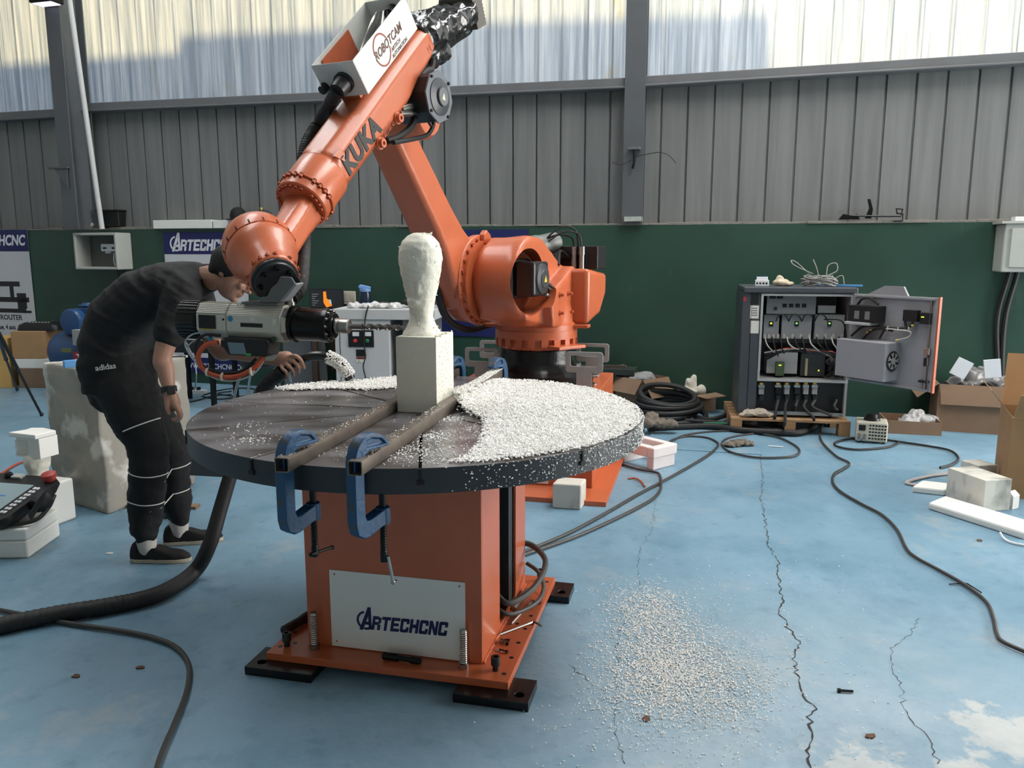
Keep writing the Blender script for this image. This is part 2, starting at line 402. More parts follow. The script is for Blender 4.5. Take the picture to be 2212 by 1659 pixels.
PITCHW = 0.24
def sheet_mesh(name, m, h, plain=False):
    p = PITCHW; prof = [(-0.004, 0.0), (p - .026, 0), (p - .023, .022), (p - .010, .022), (p - .007, 0), (p - .004, 0)] if plain else [(-0.008, 0.001), (0.05, 0), (0.055, -.003), (0.06, 0), (0.12, 0), (0.125, -.003), (0.13, 0), (p - .050, 0), (p - .040, -.014), (p - .012, -.014), (p + .004, -.002)]
    th = 0.003; ring = prof + [(x, y + th) for x, y in prof[::-1]]
    n = len(ring); me = bpy.data.meshes.new(name)
    vs = [(x, y, z) for z in (0, h) for x, y in ring]
    k = len(prof)
    fs = [(i, (i + 1) % n, (i + 1) % n + n, i + n) for i in range(n)]
    fs += [(i + 1, i, n - 1 - i, n - 2 - i) for i in range(k - 1)] + [(n + i, n + i + 1, 2 * n - 2 - i, 2 * n - 1 - i) for i in range(k - 1)]
    me.from_pydata(vs, [], fs); me.materials.append(m); me.update(); return me
lower = sheet_mesh('cladding_panel', MATS['grey_cladding'], SILL - GT - 0.03, True)
upper = sheet_mesh('light_panel', MATS['translucent_sheet'], 2.9)
win = empty('window_1', WALL @ V((0, 0.1, SILL))); win['kind'] = 'structure'
k = -41
while k * PITCHW < 7.2:
    for me, z, par in ((lower, GT, wb), (upper, SILL, win)):
        o = bpy.data.objects.new(me.name, me); COL.objects.link(o)
        j = 0.0
        o.location = WALL @ V((k * PITCHW, 0.092 + j, z + 0.0)); o.rotation_euler = (0, 0, -WA + random.uniform(-.003, .003))
        attach(o, par)
    k += 1
MB(WALL).b2(-9.75, 7.5, 0.09, 0.12, 6.0, 7.2).build('wall_back_upper', sidem, smooth=False, kind='structure')

# H-section columns
def hcol(name, u, wd, y0, y1, z1, rot=False):
    mb = MB(WALL); t = 0.016
    mb.b2(u - wd / 2, u + wd / 2, y0, y0 + t, GT, z1); mb.b2(u - wd / 2, u + wd / 2, y1 - t, y1, GT, z1); mb.b2(u - t / 2, u + t / 2, y0 + t, y1 - t, GT, z1)
    return mb
hcol('column', 1.19, 0.19, -0.05, 0.09, 7.0).build('column', steel_grey, smooth=False, kind='structure')
hcol('column', -5.05, 0.19, -0.32, 0.02, 7.0).build('column', steel_grey, smooth=False, kind='structure')

# the rest of the shed (out of the picture): roof with two added openings, gables, gate openings
mb = MB()
for x0, x1 in ((-9.5, -4.3), (-2.5, 1.4), (3.8, 9.0)): mb.b2(x0, x1, -7.2, 12.5, 7.2, 7.3)
for x0, x1 in ((-4.3, -2.5), (1.4, 3.8)): mb.b2(x0, x1, -7.2, 2.1, 7.2, 7.3); mb.b2(x0, x1, 10.3, 12.5, 7.2, 7.3)
mb.build('ceiling', roofm, smooth=False, kind='structure')
MB().b2(-9.5, -9.4, -7.2, 12.5, 0, 7.2).build('wall_left', sidem, smooth=False, kind='structure')
MB().b2(8.9, 9.0, -7.2, 1.9, 0, 7.2).b2(8.9, 9.0, 8.1, 12.5, 0, 7.2).b2(8.9, 9.0, 1.9, 8.1, 4.8, 7.2).build('wall_right', sidem, smooth=False, kind='structure')
MB().b2(-9.5, 9.0, -7.3, -7.2, 0, 7.2).build('wall_front', sidem, smooth=False, kind='structure')

# the neighbouring building outside: its shadow lies on the lower part of the translucent sheets
DB = 5.0; up = DB * math.tan(SUN_EL)
mb = MB(WALL)
def zsh(x, y): u_, z_ = PW(x, y, -0.1); return (u_, DB, z_ + up - .06)
pa, pb, pc, pd_, pe = zsh(0, 124), zsh(388, 114), zsh(390, 78), zsh(1000, 50), zsh(1668, 30)
mb.prism([(-14, DB, 0), (pe[0], DB, 0), pe, pd_, pc, pb, (-14, DB, pa[2])], (0, 3, 0))
mb.build('exterior_building', mat('render_wall', (150, 150, 150), 0.9), smooth=False, kind='structure')
MB(WALL).b2(-40, 40, 0.4, 40, -0.2, -0.05).build('exterior_ground', mat('yard', (120, 118, 112), 0.9), smooth=False, kind='structure')
# ================================================================== solid tools
def _eval_mesh(o):
    return bpy.data.meshes.new_from_object(o.evaluated_get(bpy.context.evaluated_depsgraph_get()))
def fuse(name, mb, m, parent=None, voxel=0.01, smooth=6, cut=None, dec=None, kind=None, fn=None, ang=None):
    """one continuous skin around everything in mb (voxel union), smoothed, then the cutters taken out"""
    me = bpy.data.meshes.new('tmp'); me.from_pydata([tuple(p) for p in mb.v], [], mb.f); me.update()
    o = bpy.data.objects.new('tmp', me); COL.objects.link(o)
    r = o.modifiers.new('r', 'REMESH'); r.mode = 'VOXEL'; r.voxel_size = voxel
    if smooth:
        s = o.modifiers.new('s', 'SMOOTH'); s.factor = 0.5; s.iterations = smooth
    if dec:
        d = o.modifiers.new('d', 'DECIMATE'); d.ratio = dec
    cuts = []
    for c in (cut or []):
        cm = bpy.data.meshes.new('c'); cm.from_pydata([tuple(p) for p in c.v], [], c.f); cm.update()
        bmc = bmesh.new(); bmc.from_mesh(cm); bmesh.ops.recalc_face_normals(bmc, faces=bmc.faces); bmc.to_mesh(cm); bmc.free()
        co = bpy.data.objects.new('c', cm); COL.objects.link(co); cuts.append(co)
        bo = o.modifiers.new('b', 'BOOLEAN'); bo.operation = 'DIFFERENCE'; bo.object = co; bo.solver = 'EXACT'
    out = _eval_mesh(o); out.name = name
    for x in [o] + cuts: bpy.data.objects.remove(x)
    if fn:
        for v in out.vertices: v.co = fn(v.co.copy())
    lo = [min(v.co[i] for v in out.vertices) for i in range(3)]; hi = [max(v.co[i] for v in out.vertices) for i in range(3)]
    og = V(((lo[0] + hi[0]) / 2, (lo[1] + hi[1]) / 2, lo[2])); out.transform(Matrix.Translation(-og))
    out.materials.clear(); out.materials.append(m)
    out.polygons.foreach_set('use_smooth', [True] * len(out.polygons))
    if cut or ang: out.set_sharp_from_angle(angle=R(ang or 40))
    out.update()
    return link(name, out, parent, og, kind=kind)
def carve(name, mb, cuts, m, parent=None, bevel=0.0, kind=None):
    """hard-surface boolean: mb minus cutters"""
    def mk(b_):
        me = bpy.data.meshes.new('t'); me.from_pydata([tuple(p) for p in b_.v], [], b_.f); me.update()
        bm_ = bmesh.new(); bm_.from_mesh(me); bmesh.ops.recalc_face_normals(bm_, faces=bm_.faces); bm_.to_mesh(me); bm_.free()
        o = bpy.data.objects.new('t', me); COL.objects.link(o); return o
    o = mk(mb); cs = [mk(c) for c in cuts]
    for c in cs:
        b_ = o.modifiers.new('b', 'BOOLEAN'); b_.operation = 'DIFFERENCE'; b_.object = c; b_.solver = 'EXACT'
    out = _eval_mesh(o); out.name = name
    for x in [o] + cs: bpy.data.objects.remove(x)
    og = V((sum(v.co.x for v in out.vertices), sum(v.co.y for v in out.vertices), sum(v.co.z for v in out.vertices))) / len(out.vertices)
    out.transform(Matrix.Translation(-og)); out.materials.clear(); out.materials.append(m)
    out.polygons.foreach_set('use_smooth', [True] * len(out.polygons)); out.set_sharp_from_angle(angle=R(35)); out.update()
    return link(name, out, parent, og, bevel, kind=kind)
def hexbolt(mb, P, d, r, h):
    mb.lathe(P, V(P) + V(d), [(0, r * 1.35), (h * .15, r * 1.35), (h * .15, r), (h, r), (h, r * .55), (h * .55, r * .5)], 10)
def rrect(w_, h_, r, n=4):                      # rounded rectangle outline, centred
    pts = []
    for cx, cy, a0 in ((w_ / 2 - r, h_ / 2 - r, 0), (-w_ / 2 + r, h_ / 2 - r, PI / 2), (-w_ / 2 + r, -h_ / 2 + r, PI), (w_ / 2 - r, -h_ / 2 + r, 1.5 * PI)):
        for k in range(n + 1):
            a = a0 + PI / 2 * k / n; pts.append((cx + r * math.cos(a), cy + r * math.sin(a)))
    return pts

# shared materials
orange = mat('orange_paint', (196, 102, 64), 0.36, var=0.22, vscale=4, spec=0.5, coat=0.25, bump=0.05, bscale=120)
orange_d = mat('orange_bolt', (186, 94, 60), 0.45, var=0.3, vscale=20)
black_steel = mat('black_steel', (30, 31, 32), 0.35, metal=0.6, var=0.3, vscale=9)
black_plastic = mat('black_plastic', (22, 23, 25), 0.42, var=0.25, vscale=12)
black_rubber = mat('black_rubber', (30, 30, 31), 0.6, var=0.4, vscale=14)
steel = mat('bright_steel', (170, 168, 164), 0.3, metal=1.0, var=0.35, vscale=25)
raw_steel = mat('raw_steel_tube', (132, 122, 112), 0.46, metal=0.75, col2=(84, 78, 74), vscale=7, c2lo=0.35, c2hi=0.8)
dark_top = mat('table_steel', (142, 140, 142), 0.30, metal=0.5, col2=(82, 74, 70), vscale=4.5, c2lo=0.40, c2hi=0.62, bump=0.08, bscale=9, stretch=(0.6, 1.6, 1))
rim_dark = mat('table_rim', (46, 50, 54), 0.45, var=0.3, vscale=8)
white_paint = mat('white_panel', (238, 236, 230), 0.45, var=0.08, vscale=4)
navy = mat('navy_print', (24, 34, 84), 0.5, var=0.05)
blue_clamp = mat('clamp_blue', (20, 70, 108), 0.4, col2=(58, 62, 62), vscale=22, c2lo=0.52, c2hi=0.66, bump=0.15, bscale=60)
foam_white = mat('polystyrene', (232, 230, 216), 0.85, var=0.10, vscale=9, bump=0.35, bscale=260)
# ================================================================== ROTARY TABLE
TF = frame((-0.35, 3.04, 0), R(-13.2)); TZ = 0.892; TR = 0.848
tbl = thing('rotary_table', TF @ V((0, 0, 0)), 'large round steel work table on an orange box pedestal with a white name plate', 'table')
mb = MB(TF); mb.b2(-.4525, .4525, -.4525, .4525, .032, .06); mb.build('base_plate', orange, tbl, smooth=False, bevel=0.002)
hm = MB(TF)
for sx in (-1, 1):
    for i in range(8):
        y = -.40 + i * .114
        hm.cyl((sx * .425, y, .0602), (sx * .425, y, .0606), .0085, 10)
        if i not in (1, 2, 5): hm.cyl((sx * .385, y + .035, .0602), (sx * .385, y + .035, .0606), .0085, 10)
hm.build('bolt_hole', black_plastic, tbl, smooth=False, kind='stuff')
# pedestal: welded plates, with a tall cable opening in the right side
side_y0, side_y1 = -0.10, 0.17
mb = MB(TF)
mb.b2(-.335, .335, -.355, -.345, .06, .82); mb.b2(-.335, -.325, -.345, .355, .06, .82); mb.b2(-.335, .335, .345, .355, .06, .82)
mb.build('pedestal', orange, tbl, smooth=False, bevel=0.003)
mb = MB(TF); poly = [(.335, -.345, .06), (.335, .345, .06), (.335, .345, .82), (.335, -.345, .82)]
mb.b2(.325, .335, -.345, .345, .06, .82)
cut = MB(TF); pr = [(.30, (side_y0 + side_y1) / 2 + x, .43 + z) for x, z in rrect(side_y1 - side_y0, .70, .03)]
cut.prism(pr, (.06, 0, 0))
carve('side_panel', mb, [cut], orange, tbl)
mb = MB(TF); mb.b2(.20, .322, .10, .19, .07, .82); mb.build('inner_panel', rim_dark, tbl, smooth=False)
mb = MB(TF); mb.b2(-.30, .19, -.30, .30, .07, .81); mb.build('inner_core', black_plastic, tbl, smooth=False)
# weld seam along the foot of the side
mb = MB(TF); mb.tube([(.338 + random.uniform(-.002, .002), -.35 + i * .014, .063) for i in range(51)], lambda t: .005 * (0.8 + .5 * random.random()), 6, smooth=False); mb.build('weld_seam', orange, tbl)
# name plate
mb = MB(TF); mb.b2(-.238, .275, -.3585, -.355, .065, .36); npl = mb.build('name_plate', white_paint, tbl, smooth=False)
logo(TF @ Matrix.Translation((-.128, -.3587, .145)) @ Matrix.Rotation(PI / 2, 4, 'X') @ Matrix.Rotation(R(1.5), 4, 'Z'), 0.080, navy, npl)
for x, z in ((-.218, .345), (.02, .345), (.255, .345), (-.218, .085), (.255, .085)):
    MB(TF).cyl((x, -.3586, z), (x, -.3606, z), .0035, 8).build('rivet', orange_d, npl)
# black foot plates
for x, y in ((-.36, -.44), (.42, -.44), (.42, .40), (-.36, .40)):
    mb = MB(TF); sx = 1 if x > 0 else -1
    mb.b2(x - .145, x + .115, y - .075, y + .075, 0.0, .032)
    cut = MB(TF); hx = x + .075 if x > 0 else x - .1
    cut.cyl((hx, y - .03, -.01), (hx, y - .03, .05), .017, 14)
    carve('foot_plate', mb, [cut], mat('foot_black', (24, 25, 26), 0.25, metal=0.3, var=0.3), tbl, bevel=0.002)
# levelling screws and threaded rods
def socket_screw(x, y, z0, parent):
    mb = MB(TF); mb.lathe((x, y, z0), (x, y, z0 + 1), [(0, .011), (.022, .011), (.022, .0165), (.05, .0165), (.052, .0155), (.052, .009), (.038, .009)], 16)
    mb.build('levelling_screw', black_plastic, parent)
for x, y in ((-.403, -.391), (.391, -.384), (.395, .404)): socket_screw(x, y, .06, tbl)
for x, y in ((-.294, -.387), (.277, -.39)):
    mb = MB(TF)
    mb.lathe((x, y, .06), (x, y, 1), [(0, .0185), (.018, .0185), (.018, .012)] + [(.02 + .004 * i, .012 if i % 2 else .0135) for i in range(30)] + [(.142, .011)], 12)
    mb.build('threaded_rod', steel, tbl)
# round top: ten sectors parted by T-slots, over a rim disc
N0 = 36.0; slots = [R(-84 + 13.2 + N0 * k) for k in range(10)]      # angles in the table frame
gap = 0.010; tops = []
for k in range(10):
    a0, a1 = slots[k], slots[k] + R(N0); pts = []
    g = gap / 2
    def edge(a, rr, sgn): return V((math.cos(a) * rr - sgn * math.sin(a) * g, math.sin(a) * rr + sgn * math.cos(a) * g, 0))
    pts.append(edge(a0, .16, 1)); pts.append(edge(a0, TR, 1))
    for i in range(1, 10): a = a0 + (a1 - a0) * i / 10; pts.append(V((math.cos(a) * TR, math.sin(a) * TR, 0)))
    pts.append(edge(a1, TR, -1)); pts.append(edge(a1, .16, -1))
    mb = MB(TF); mb.prism([(p.x, p.y, TZ - .03) for p in pts], (0, 0, .03))
    mb.build('tabletop_sector', [dark_top], tbl, smooth=False, bevel=0.0008, bseg=1)
mb = MB(TF); mb.lathe((0, 0, TZ - .03), (0, 0, TZ), [(0, .158), (.0299, .158)], 40); mb.build('tabletop_hub', dark_top, tbl)
mb = MB(TF); mb.lathe((0, 0, TZ - .078), (0, 0, TZ), [(0, TR - .004), (.004, TR + .0015), (.0772, TR + .0015), (.0772, TR - .002), (.0475, TR - .002)], 96); mb.build('tabletop_rim', rim_dark, tbl)
MB(TF).lathe((0, 0, TZ - .0304), (0, 0, TZ), [(0, TR - .004), (.0003, TR - .004)], 64).build('slot_floor', mat('slot_dark', (16, 16, 17), 0.7), tbl, smooth=False)
mb = MB(TF)
for a in slots:                              # the wider mouth of each T-slot on the rim
    c_, s_ = math.cos(a), math.sin(a)
    mb.M = TF @ Matrix.Translation((c_ * (TR - .0005), s_ * (TR - .0005), TZ - .042)) @ Matrix.Rotation(a, 4, 'Z')
    mb.box((0.003, 0, 0), (.008, .022, .013)); mb.box((0.003, 0, .022), (.007, .0085, .034))
mb.build('slot_mouth', mat('slot_dark', (16, 16, 17), 0.7), tbl, smooth=False, kind='stuff')
mb = MB(TF); mb.cyl((.022, -.098, TZ + .0002), (.022, -.098, TZ + .0008), .011, 14).cyl((.185, -.06, TZ + .0002), (.185, -.06, TZ + .0008), .013, 14)
mb.build('tapped_hole', MATS['slot_dark'], tbl, smooth=False, kind='stuff')
mb = MB(TF); mb.lathe((0, 0, .80), (0, 0, .9), [(0, .30), (.02, .30)], 40); mb.build('bearing_ring', rim_dark, tbl)

# two square tubes on the table
BH = 0.042
def square_tube(p0, p1, label):
    p0, p1 = V(p0), V(p1); d = (p1 - p0); L = d.length
    M = TF @ Matrix.Translation(p0) @ Matrix.Rotation(math.atan2(d.y, d.x) - PI / 2, 4, 'Z')
    h = BH / 2; o_ = rrect(BH, BH, .004, 2); i_ = rrect(BH - .006, BH - .006, .003, 2); n = len(o_)
    vs = [(x, y, z + h) for y in (0, L) for x, z in o_] + [(x, y, z + h) for y in (0, L) for x, z in i_]
    fs = []
    for j in range(n):
        k = (j + 1) % n
        fs += [(j, k, n + k, n + j)[::-1], (2 * n + j, 2 * n + k, 3 * n + k, 3 * n + j), (j, k, 2 * n + k, 2 * n + j), (n + j, n + k, 3 * n + k, 3 * n + j)[::-1]]
    mb = MB(M); mb.add(vs, fs)
    return tag(mb.build('square_tube', raw_steel), label, 'steel tube', 'square steel tubes clamped across the table')
square_tube((-.078, -.935, TZ + .0005), (-.128, .90, TZ + .0005), 'square steel tube on the round table along the left side of the foam block')
square_tube((.134, -.92, TZ + .0005), (.088, .95, TZ + .0005), 'square steel tube beside the foam block running under the heap of white chips')

# G-clamps
def g_clamp(x, y, yaw, label, hang, drop=0.0):
    M = TF @ Matrix.Translation((x, y, TZ + BH)) @ Matrix.Rotation(yaw, 4, 'Z')
    t = thing('g_clamp', M @ V((0, 0, -.25)), label, 'clamp', 'blue g-clamps holding the steel tubes')
    th = .019
    mb = MB(M)                                    # x: from the spine towards the screw; jaw faces down on the tube
    out = [(-.008, .002), (-.012, -.02), (-.012, -.195), (-.004, -.225), (.018, -.240), (.04, -.240), (.098, -.222), (.125, -.222), (.125, -.175), (.098, -.175), (.045, -.19), (.032, -.19), (.026, -.175), (.026, -.02), (.032, .002), (.05, .012), (.122, .012), (.130, .018), (.112, .040), (.085, .056), (.055, .060), (.022, .050), (.002, .028)]
    mb.prism([(a, -th, c_) for a, c_ in out], (0, 2 * th, 0))
    cut = []
    for sgn in (-1, 1):
        c2 = MB(M); c2.prism([(a, sgn * th * 1.2, c_) for a, c_ in ((.040, .022), (.112, .022), (.096, .038), (.06, .047), (.040, .040))], (0, -sgn * th * .55, 0)); cut.append(c2)
    carve('clamp_frame', mb, cut, blue_clamp, t, bevel=0.004)
    mb = MB(M); mb.lathe((.111, 0, -.225), (.111, 0, 0), [(0, .019), (.004, .021), (.052, .021), (.054, .018)], 16); mb.build('clamp_boss', blue_clamp, t)
    sc_ = MB(M); top = -.042 - .078
    prof = [(0, .0105), (.06, .0105)]
    prof = [(0, .011), (.03, .011)] + [(.032 + .004 * i, .0085 if i % 2 else .0105) for i in range(22)] + [(.125, .0105), (-(-.34 - 0) + top, .0105)]
    sc_.lathe((.111, 0, -.34), (.111, 0, 0), prof, 12); sc_.lathe((.111, 0, top - .012), (.111, 0, 0), [(0, .013), (.011, .015)], 12)
    s1 = sc_.build('clamp_screw', black_steel, t)
    hb = MB(M)
    if hang: hb.tube([(.113, -.014, -.322), (.120, -.016, -.36), (.128, -.018, -.405)], .0048, 8, 3); hb.ball((.128, -.018, -.407), .0075, 8, 6)
    else: hb.tube([(.085, -.01, -.325), (.15, .0, -.333), (.19, .006, -.340)], .0048, 8, 3); hb.ball((.085, -.01, -.325), .0072, 8, 6); hb.ball((.19, .006, -.34), .0072, 8, 6)
    hb.build('clamp_handle', black_steel if not hang else steel, s1)
    return t
g_clamp(-.098, -.896, R(72), 'blue g-clamp on the front end of the tube nearer the standing man', False)
g_clamp(.112, -.884, R(68), 'blue g-clamp with hanging chrome handle above the white name plate', True)
g_clamp(-.106, .885, R(-100), 'blue g-clamp at the far end of the tube behind the foam block', False)
g_clamp(.110, .885, R(-106), 'blue g-clamp at the far tube end in front of the black robot base', False)

# polystyrene bust rising from its block
def bust():
    x0, x1, y0, y1, zt = -.078, .082, -.06, .155, 1.182
    blk_ = MB(TF).b2(x0, x1, y0, y1, TZ + .0005, zt).build('foam_bust', foam_white, smooth=False, bevel=.0015)
    mb = MB(TF); cx, cy = -.010, .045
    prof = [(1.176, .074, .088), (1.19, .070, .08), (1.205, .060, .07), (1.225, .049, .058), (1.25, .043, .052), (1.28, .044, .054), (1.31, .050, .060), (1.345, .058, .068), (1.385, .067, .078), (1.43, .075, .088), (1.47, .080, .094), (1.505, .077, .092), (1.535, .066, .08), (1.557, .045, .057), (1.568, .02, .03)]
    rs = []
    for z, rx, ry in prof:
        rs.append([V((cx + rx * math.copysign(abs(math.cos(a)) ** .85, math.cos(a)), cy + ry * math.copysign(abs(math.sin(a)) ** .85, math.sin(a)), z)) for a in (2 * PI * j / 28 for j in range(28))])
    mb.rings(rs)
    mb.ball((cx + .012, cy - .066, 1.385), (.014, .014, .05)); mb.ball((cx - .01, cy - .05, 1.31), (.03, .02, .02))
    def fn(p):
        q = TF.inverted() @ p
        if q.z < 1.165: 
            k = 0.0 if q.x < .06 else 1.0
            amp = 0.0035 * k
        else: amp = 0.0028
        n = mnoise.fractal(q * 26, 0.8, 2.0, 4) + 0.10 * math.sin(q.z * 300 + 2.5 * math.sin(q.x * 40)) * (1 if q.z > 1.2 else .3)
        d = V((q.x - cx, q.y - cy, 0)); d = d.normalized() if d.length > 1e-6 else V((0, 0, 1))
        return TF @ (q + d * n * amp)
    o = blk_; fuse('carved_head', mb, foam_white, o, 0.005, 2, fn=fn)
    tag(o, 'white polystyrene bust half carved out of a square block at the table centre', 'sculpture')
    # loose shavings left standing on the crown and shoulders
    rnd = random.Random(5); sh = MB(TF)
    for i in range(620):
        a = rnd.uniform(0, 2 * PI); z, rx, ry = rnd.choice(prof[1:12]); z += rnd.uniform(-.015, .015)
        p = V((cx + rx * math.cos(a) * 1.0, cy + ry * math.sin(a) * 1.0, z))
        if i < 26: p = V((cx + rnd.uniform(-.04, .04), cy + rnd.uniform(-.04, .04), 1.563))
        if 26 <= i < 50: p = V((.08, rnd.uniform(-.05, .15), 1.185))
        if i >= 130: p = V((.0825, rnd.uniform(-.058, .155), rnd.uniform(.90, 1.18)))
        s = rnd.uniform(.002, .006) if i < 130 else rnd.uniform(.001, .0025); d = V((rnd.gauss(0, 1), rnd.gauss(0, 1), rnd.gauss(.3, 1))).normalized()
        u, w_ = ortho(d); sh.add([p + d * s * (2.2 if i < 50 else 1), p + u * s, p - u * s * .5 + w_ * s, p - u * s * .5 - w_ * s], [(0, 1, 2), (0, 2, 3), (0, 3, 1), (3, 2, 1)])
    sh.build('shaving', foam_white, o, smooth=False, kind='stuff')
bust()
# ================================================================== ROBOT RISER
RB = V((0.168, 5.516, 0.605)); RA = R(-13.6)
RF = frame((RB.x - .02, RB.y - .02, 0), RA)
ris = thing('robot_riser', RF @ V((0, 0, 0)), 'orange steel riser with a flanged foot under the black robot base', 'machine base')
mb = MB(RF); mb.b2(-.62, .62, -.82, .62, 0, .03); mb.build('foot_plate', orange, ris, smooth=False, bevel=.002)
mb = MB(RF); mb.b2(-.50, .50, -.56, .52, .03, .605); mb.build('riser_body', orange, ris, smooth=False, bevel=.004)
mb = MB(RF); mb.b2(-.45, .22, -.5635, -.56, .04, .33); mb.build('cover_sheet', white_paint, ris, smooth=False)
for x, y in ((.40, -.72), (-.40, -.72)):
    mb = MB(RF); mb.lathe((x, y, .03), (x, y, 1), [(0, .022), (.004, .022), (.004, .015), (.016, .015), (.016, .008), (.05, .008)], 12); mb.build('anchor_bolt', steel, ris)
mb = MB(RF); mb.cyl((.30, -.76, .0302), (.30, -.76, .0308), .014, 12); mb.build('plate_hole', MATS['slot_dark'], ris)
mb = MB(RF); mb.lathe((.44, -.30, .605), (.44, -.30, 1), [(0, .018), (.025, .018), (.025, .024), (.05, .024), (.05, .012), (.04, .012)], 14); mb.build('levelling_screw', black_plastic, ris)
mb = MB(RF); mb.lathe((.42, -.02, .6055), (.42, -.02, 1), [(0, .03), (.005, .03), (.005, .014), (0, .014)], 16); mb.build('washer', steel, ris)

# ================================================================== ROBOT ARM
ta = R(26)
AD, AN = V((-math.sin(ta), -math.cos(ta), 0)), V((math.cos(ta), -math.sin(ta), 0))
AM = Matrix.Translation(RB) @ Matrix((AD, AN, V((0, 0, 1)))).transposed().to_4x4()     # (reach, sideways, up)
rob = thing('industrial_robot', RB, 'large orange six-axis robot arm carrying a milling spindle over the round table', 'robot')
cast_black = mat('black_casting', (26, 27, 28), 0.24, metal=0.35, var=0.3, vscale=6, bump=0.12, bscale=70)
# black base casting
mb = MB(AM)
mb.lathe((0, 0, 0), (0, 0, 1), [(0, .40), (.035, .40), (.06, .335), (.10, .29), (.15, .262), (.245, .256)], 48)
for k in range(4):
    a = PI / 4 + k * PI / 2 + R(12); mb.box((math.cos(a) * .42, math.sin(a) * .42, .018), (.16, .13, .036), rz=a)
for k in range(6):
    a = R(-10 + 26 * k) + R(150); mb.box((math.cos(a) * .30, math.sin(a) * .30, .06), (.12, .02, .10), rz=a)
fuse('base_casting', mb, cast_black, rob, .011, 4, dec=.5)
for k in range(4):
    for j in (-.04, .04):
        a = PI / 4 + k * PI / 2 + R(12); mb = MB(AM); hexbolt(mb, (math.cos(a) * .45 - math.sin(a) * j, math.sin(a) * .45 + math.cos(a) * j, .036), (0, 0, 1), .013, .02); mb.build('base_bolt', black_steel, rob)
# toothed slewing ring
mb = MB(AM); mb.lathe((0, 0, .235), (0, 0, 1), [(0, .250), (.02, .256), (.02, .258), (.085, .258)], 56)
mb.lathe((0, 0, .312), (0, 0, 1), [(0, .24), (0, .283), (.055, .283), (.057, .277), (.06, .277), (.09, .277), (.11, .262)], 56)
ring = mb.build('slewing_ring', orange, rob)
for k in range(20):
    a = 2 * PI * k / 20; M_ = AM @ Matrix.Rotation(a, 4, 'Z')
    MB(M_).b2(.255, .2835, -.023, .023, .262, .313).build('ring_tooth', orange, ring, smooth=False)
    b_ = MB(M_ @ Matrix.Rotation(0, 4, 'Z')); hexbolt(b_, (.270, 0, .262), (0, 0, -1), .009, .014); b_.build('ring_bolt', orange_d, ring)
for a, z, w_ in ((R(65), .255, .12), (R(100), .38, .055), (R(-78), .375, .05)):
    MB(AM @ Matrix.Rotation(a, 4, 'Z')).b2(.24, .37, -w_, w_, z, z + .022).build('stop_lug', orange, ring, smooth=False, bevel=.004)
# rotating column with the drum of axis 2: one casting, with a round window for the motor
A2 = V((.33, 0, .70))
mb = MB(AM)
mb.lathe((0, 0, .36), (0, 0, 1), [(0, .268), (.06, .262), (.16, .25)], 40)
mb.lathe((A2.x, -.20, A2.z), (A2.x, 1, A2.z), [(0, .235), (.06, .275), (.28, .295), (.33, .285)], 48)
mb.prism([(-.24, -.14, .40), (.30, -.16, .40), (.40, -.16, .98), (.20, -.16, .98), (-.24, -.14, .72)], (0, .29, 0))
mb.prism([(-.26, .05, .40), (.26, .05, .40), (.30, .05, .62), (-.10, .05, .80), (-.26, .05, .64)], (0, .19, 0))
mb.prism([(.12, -.18, .40), (.50, -.18, .46), (.55, -.18, .60), (.10, -.18, .60)], (0, .34, 0))
win_c = MB(AM); wd = V((-.42, -.9, 0)).normalized(); wp = V((A2.x + .07, .16, A2.z + .005)) - wd * .2
win_c.lathe(wp, wp + wd, [(0, .24), (.15, .225), (.22, .208), (.40, .20), (.46, .05)], 44)
fuse('rotating_column', mb, orange, rob, .011, 16, cut=[win_c])
# axis 2 motor
mot = MB(AM @ Matrix.Translation(A2 + V((.01, 0, .02))))
mot.b2(-.15, .15, -.12, .05, -.125, .125); mot.b2(-.115, .115, .05, .19, -.11, .11)
m2 = mot.build('axis_motor', black_plastic, rob, smooth=False, bevel=.018, bseg=2)
mb = MB(AM @ Matrix.Translation(A2 + V((.01, 0, .02)))); mb.lathe((0, .19, 0), (0, 1, 0), [(0, .098), (.012, .094), (.02, .06), (.026, .055)], 28); mb.build('motor_cap', mat('motor_grey', (58, 62, 66), .4), m2)
yellow = mat('warn_yellow', (226, 196, 70), .5)
MB(AM @ Matrix.Translation(A2 + V((.01, .217, .02)))).prism([(.022, 0, -.02), (-.022, 0, -.02), (0, 0, .022)], (0, .002, 0)).build('warning_triangle', yellow, m2, smooth=False)
mb = MB(AM); mb.tube([(A2.x - .06, .12, A2.z - .02), (A2.x - .13, .19, A2.z - .03), (A2.x - .17, .17, A2.z - .12), (A2.x - .12, .10, A2.z - .17)], .014, 8); mb.build('motor_cable', black_rubber, m2)
mb = MB(AM); mb.cyl((A2.x - .075, .15, A2.z + .02), (A2.x - .14, .19, A2.z - .05), .014, 10).cyl((A2.x - .05, .15, A2.z - .06), (A2.x - .12, .19, A2.z - .10), .014, 10); mb.build('motor_plug', steel, m2, kind='stuff')
# column bolts
for q in ((1210, 637), (1228, 634), (1210, 676), (1230, 673)):
    P = AM.inverted() @ PP(*q, AM @ V((0, .243, 0)), AN); mb = MB(AM); mb.lathe((P.x, .225, P.z), (P.x, 1, P.z), [(0, .02), (.022, .02), (.022, .012), (.045, .011)], 6); mb.lathe((P.x, .268, P.z), (P.x, 1, P.z), [(0, .009), (.004, .008)], 8); mb.build('column_bolt', [orange_d], rob)
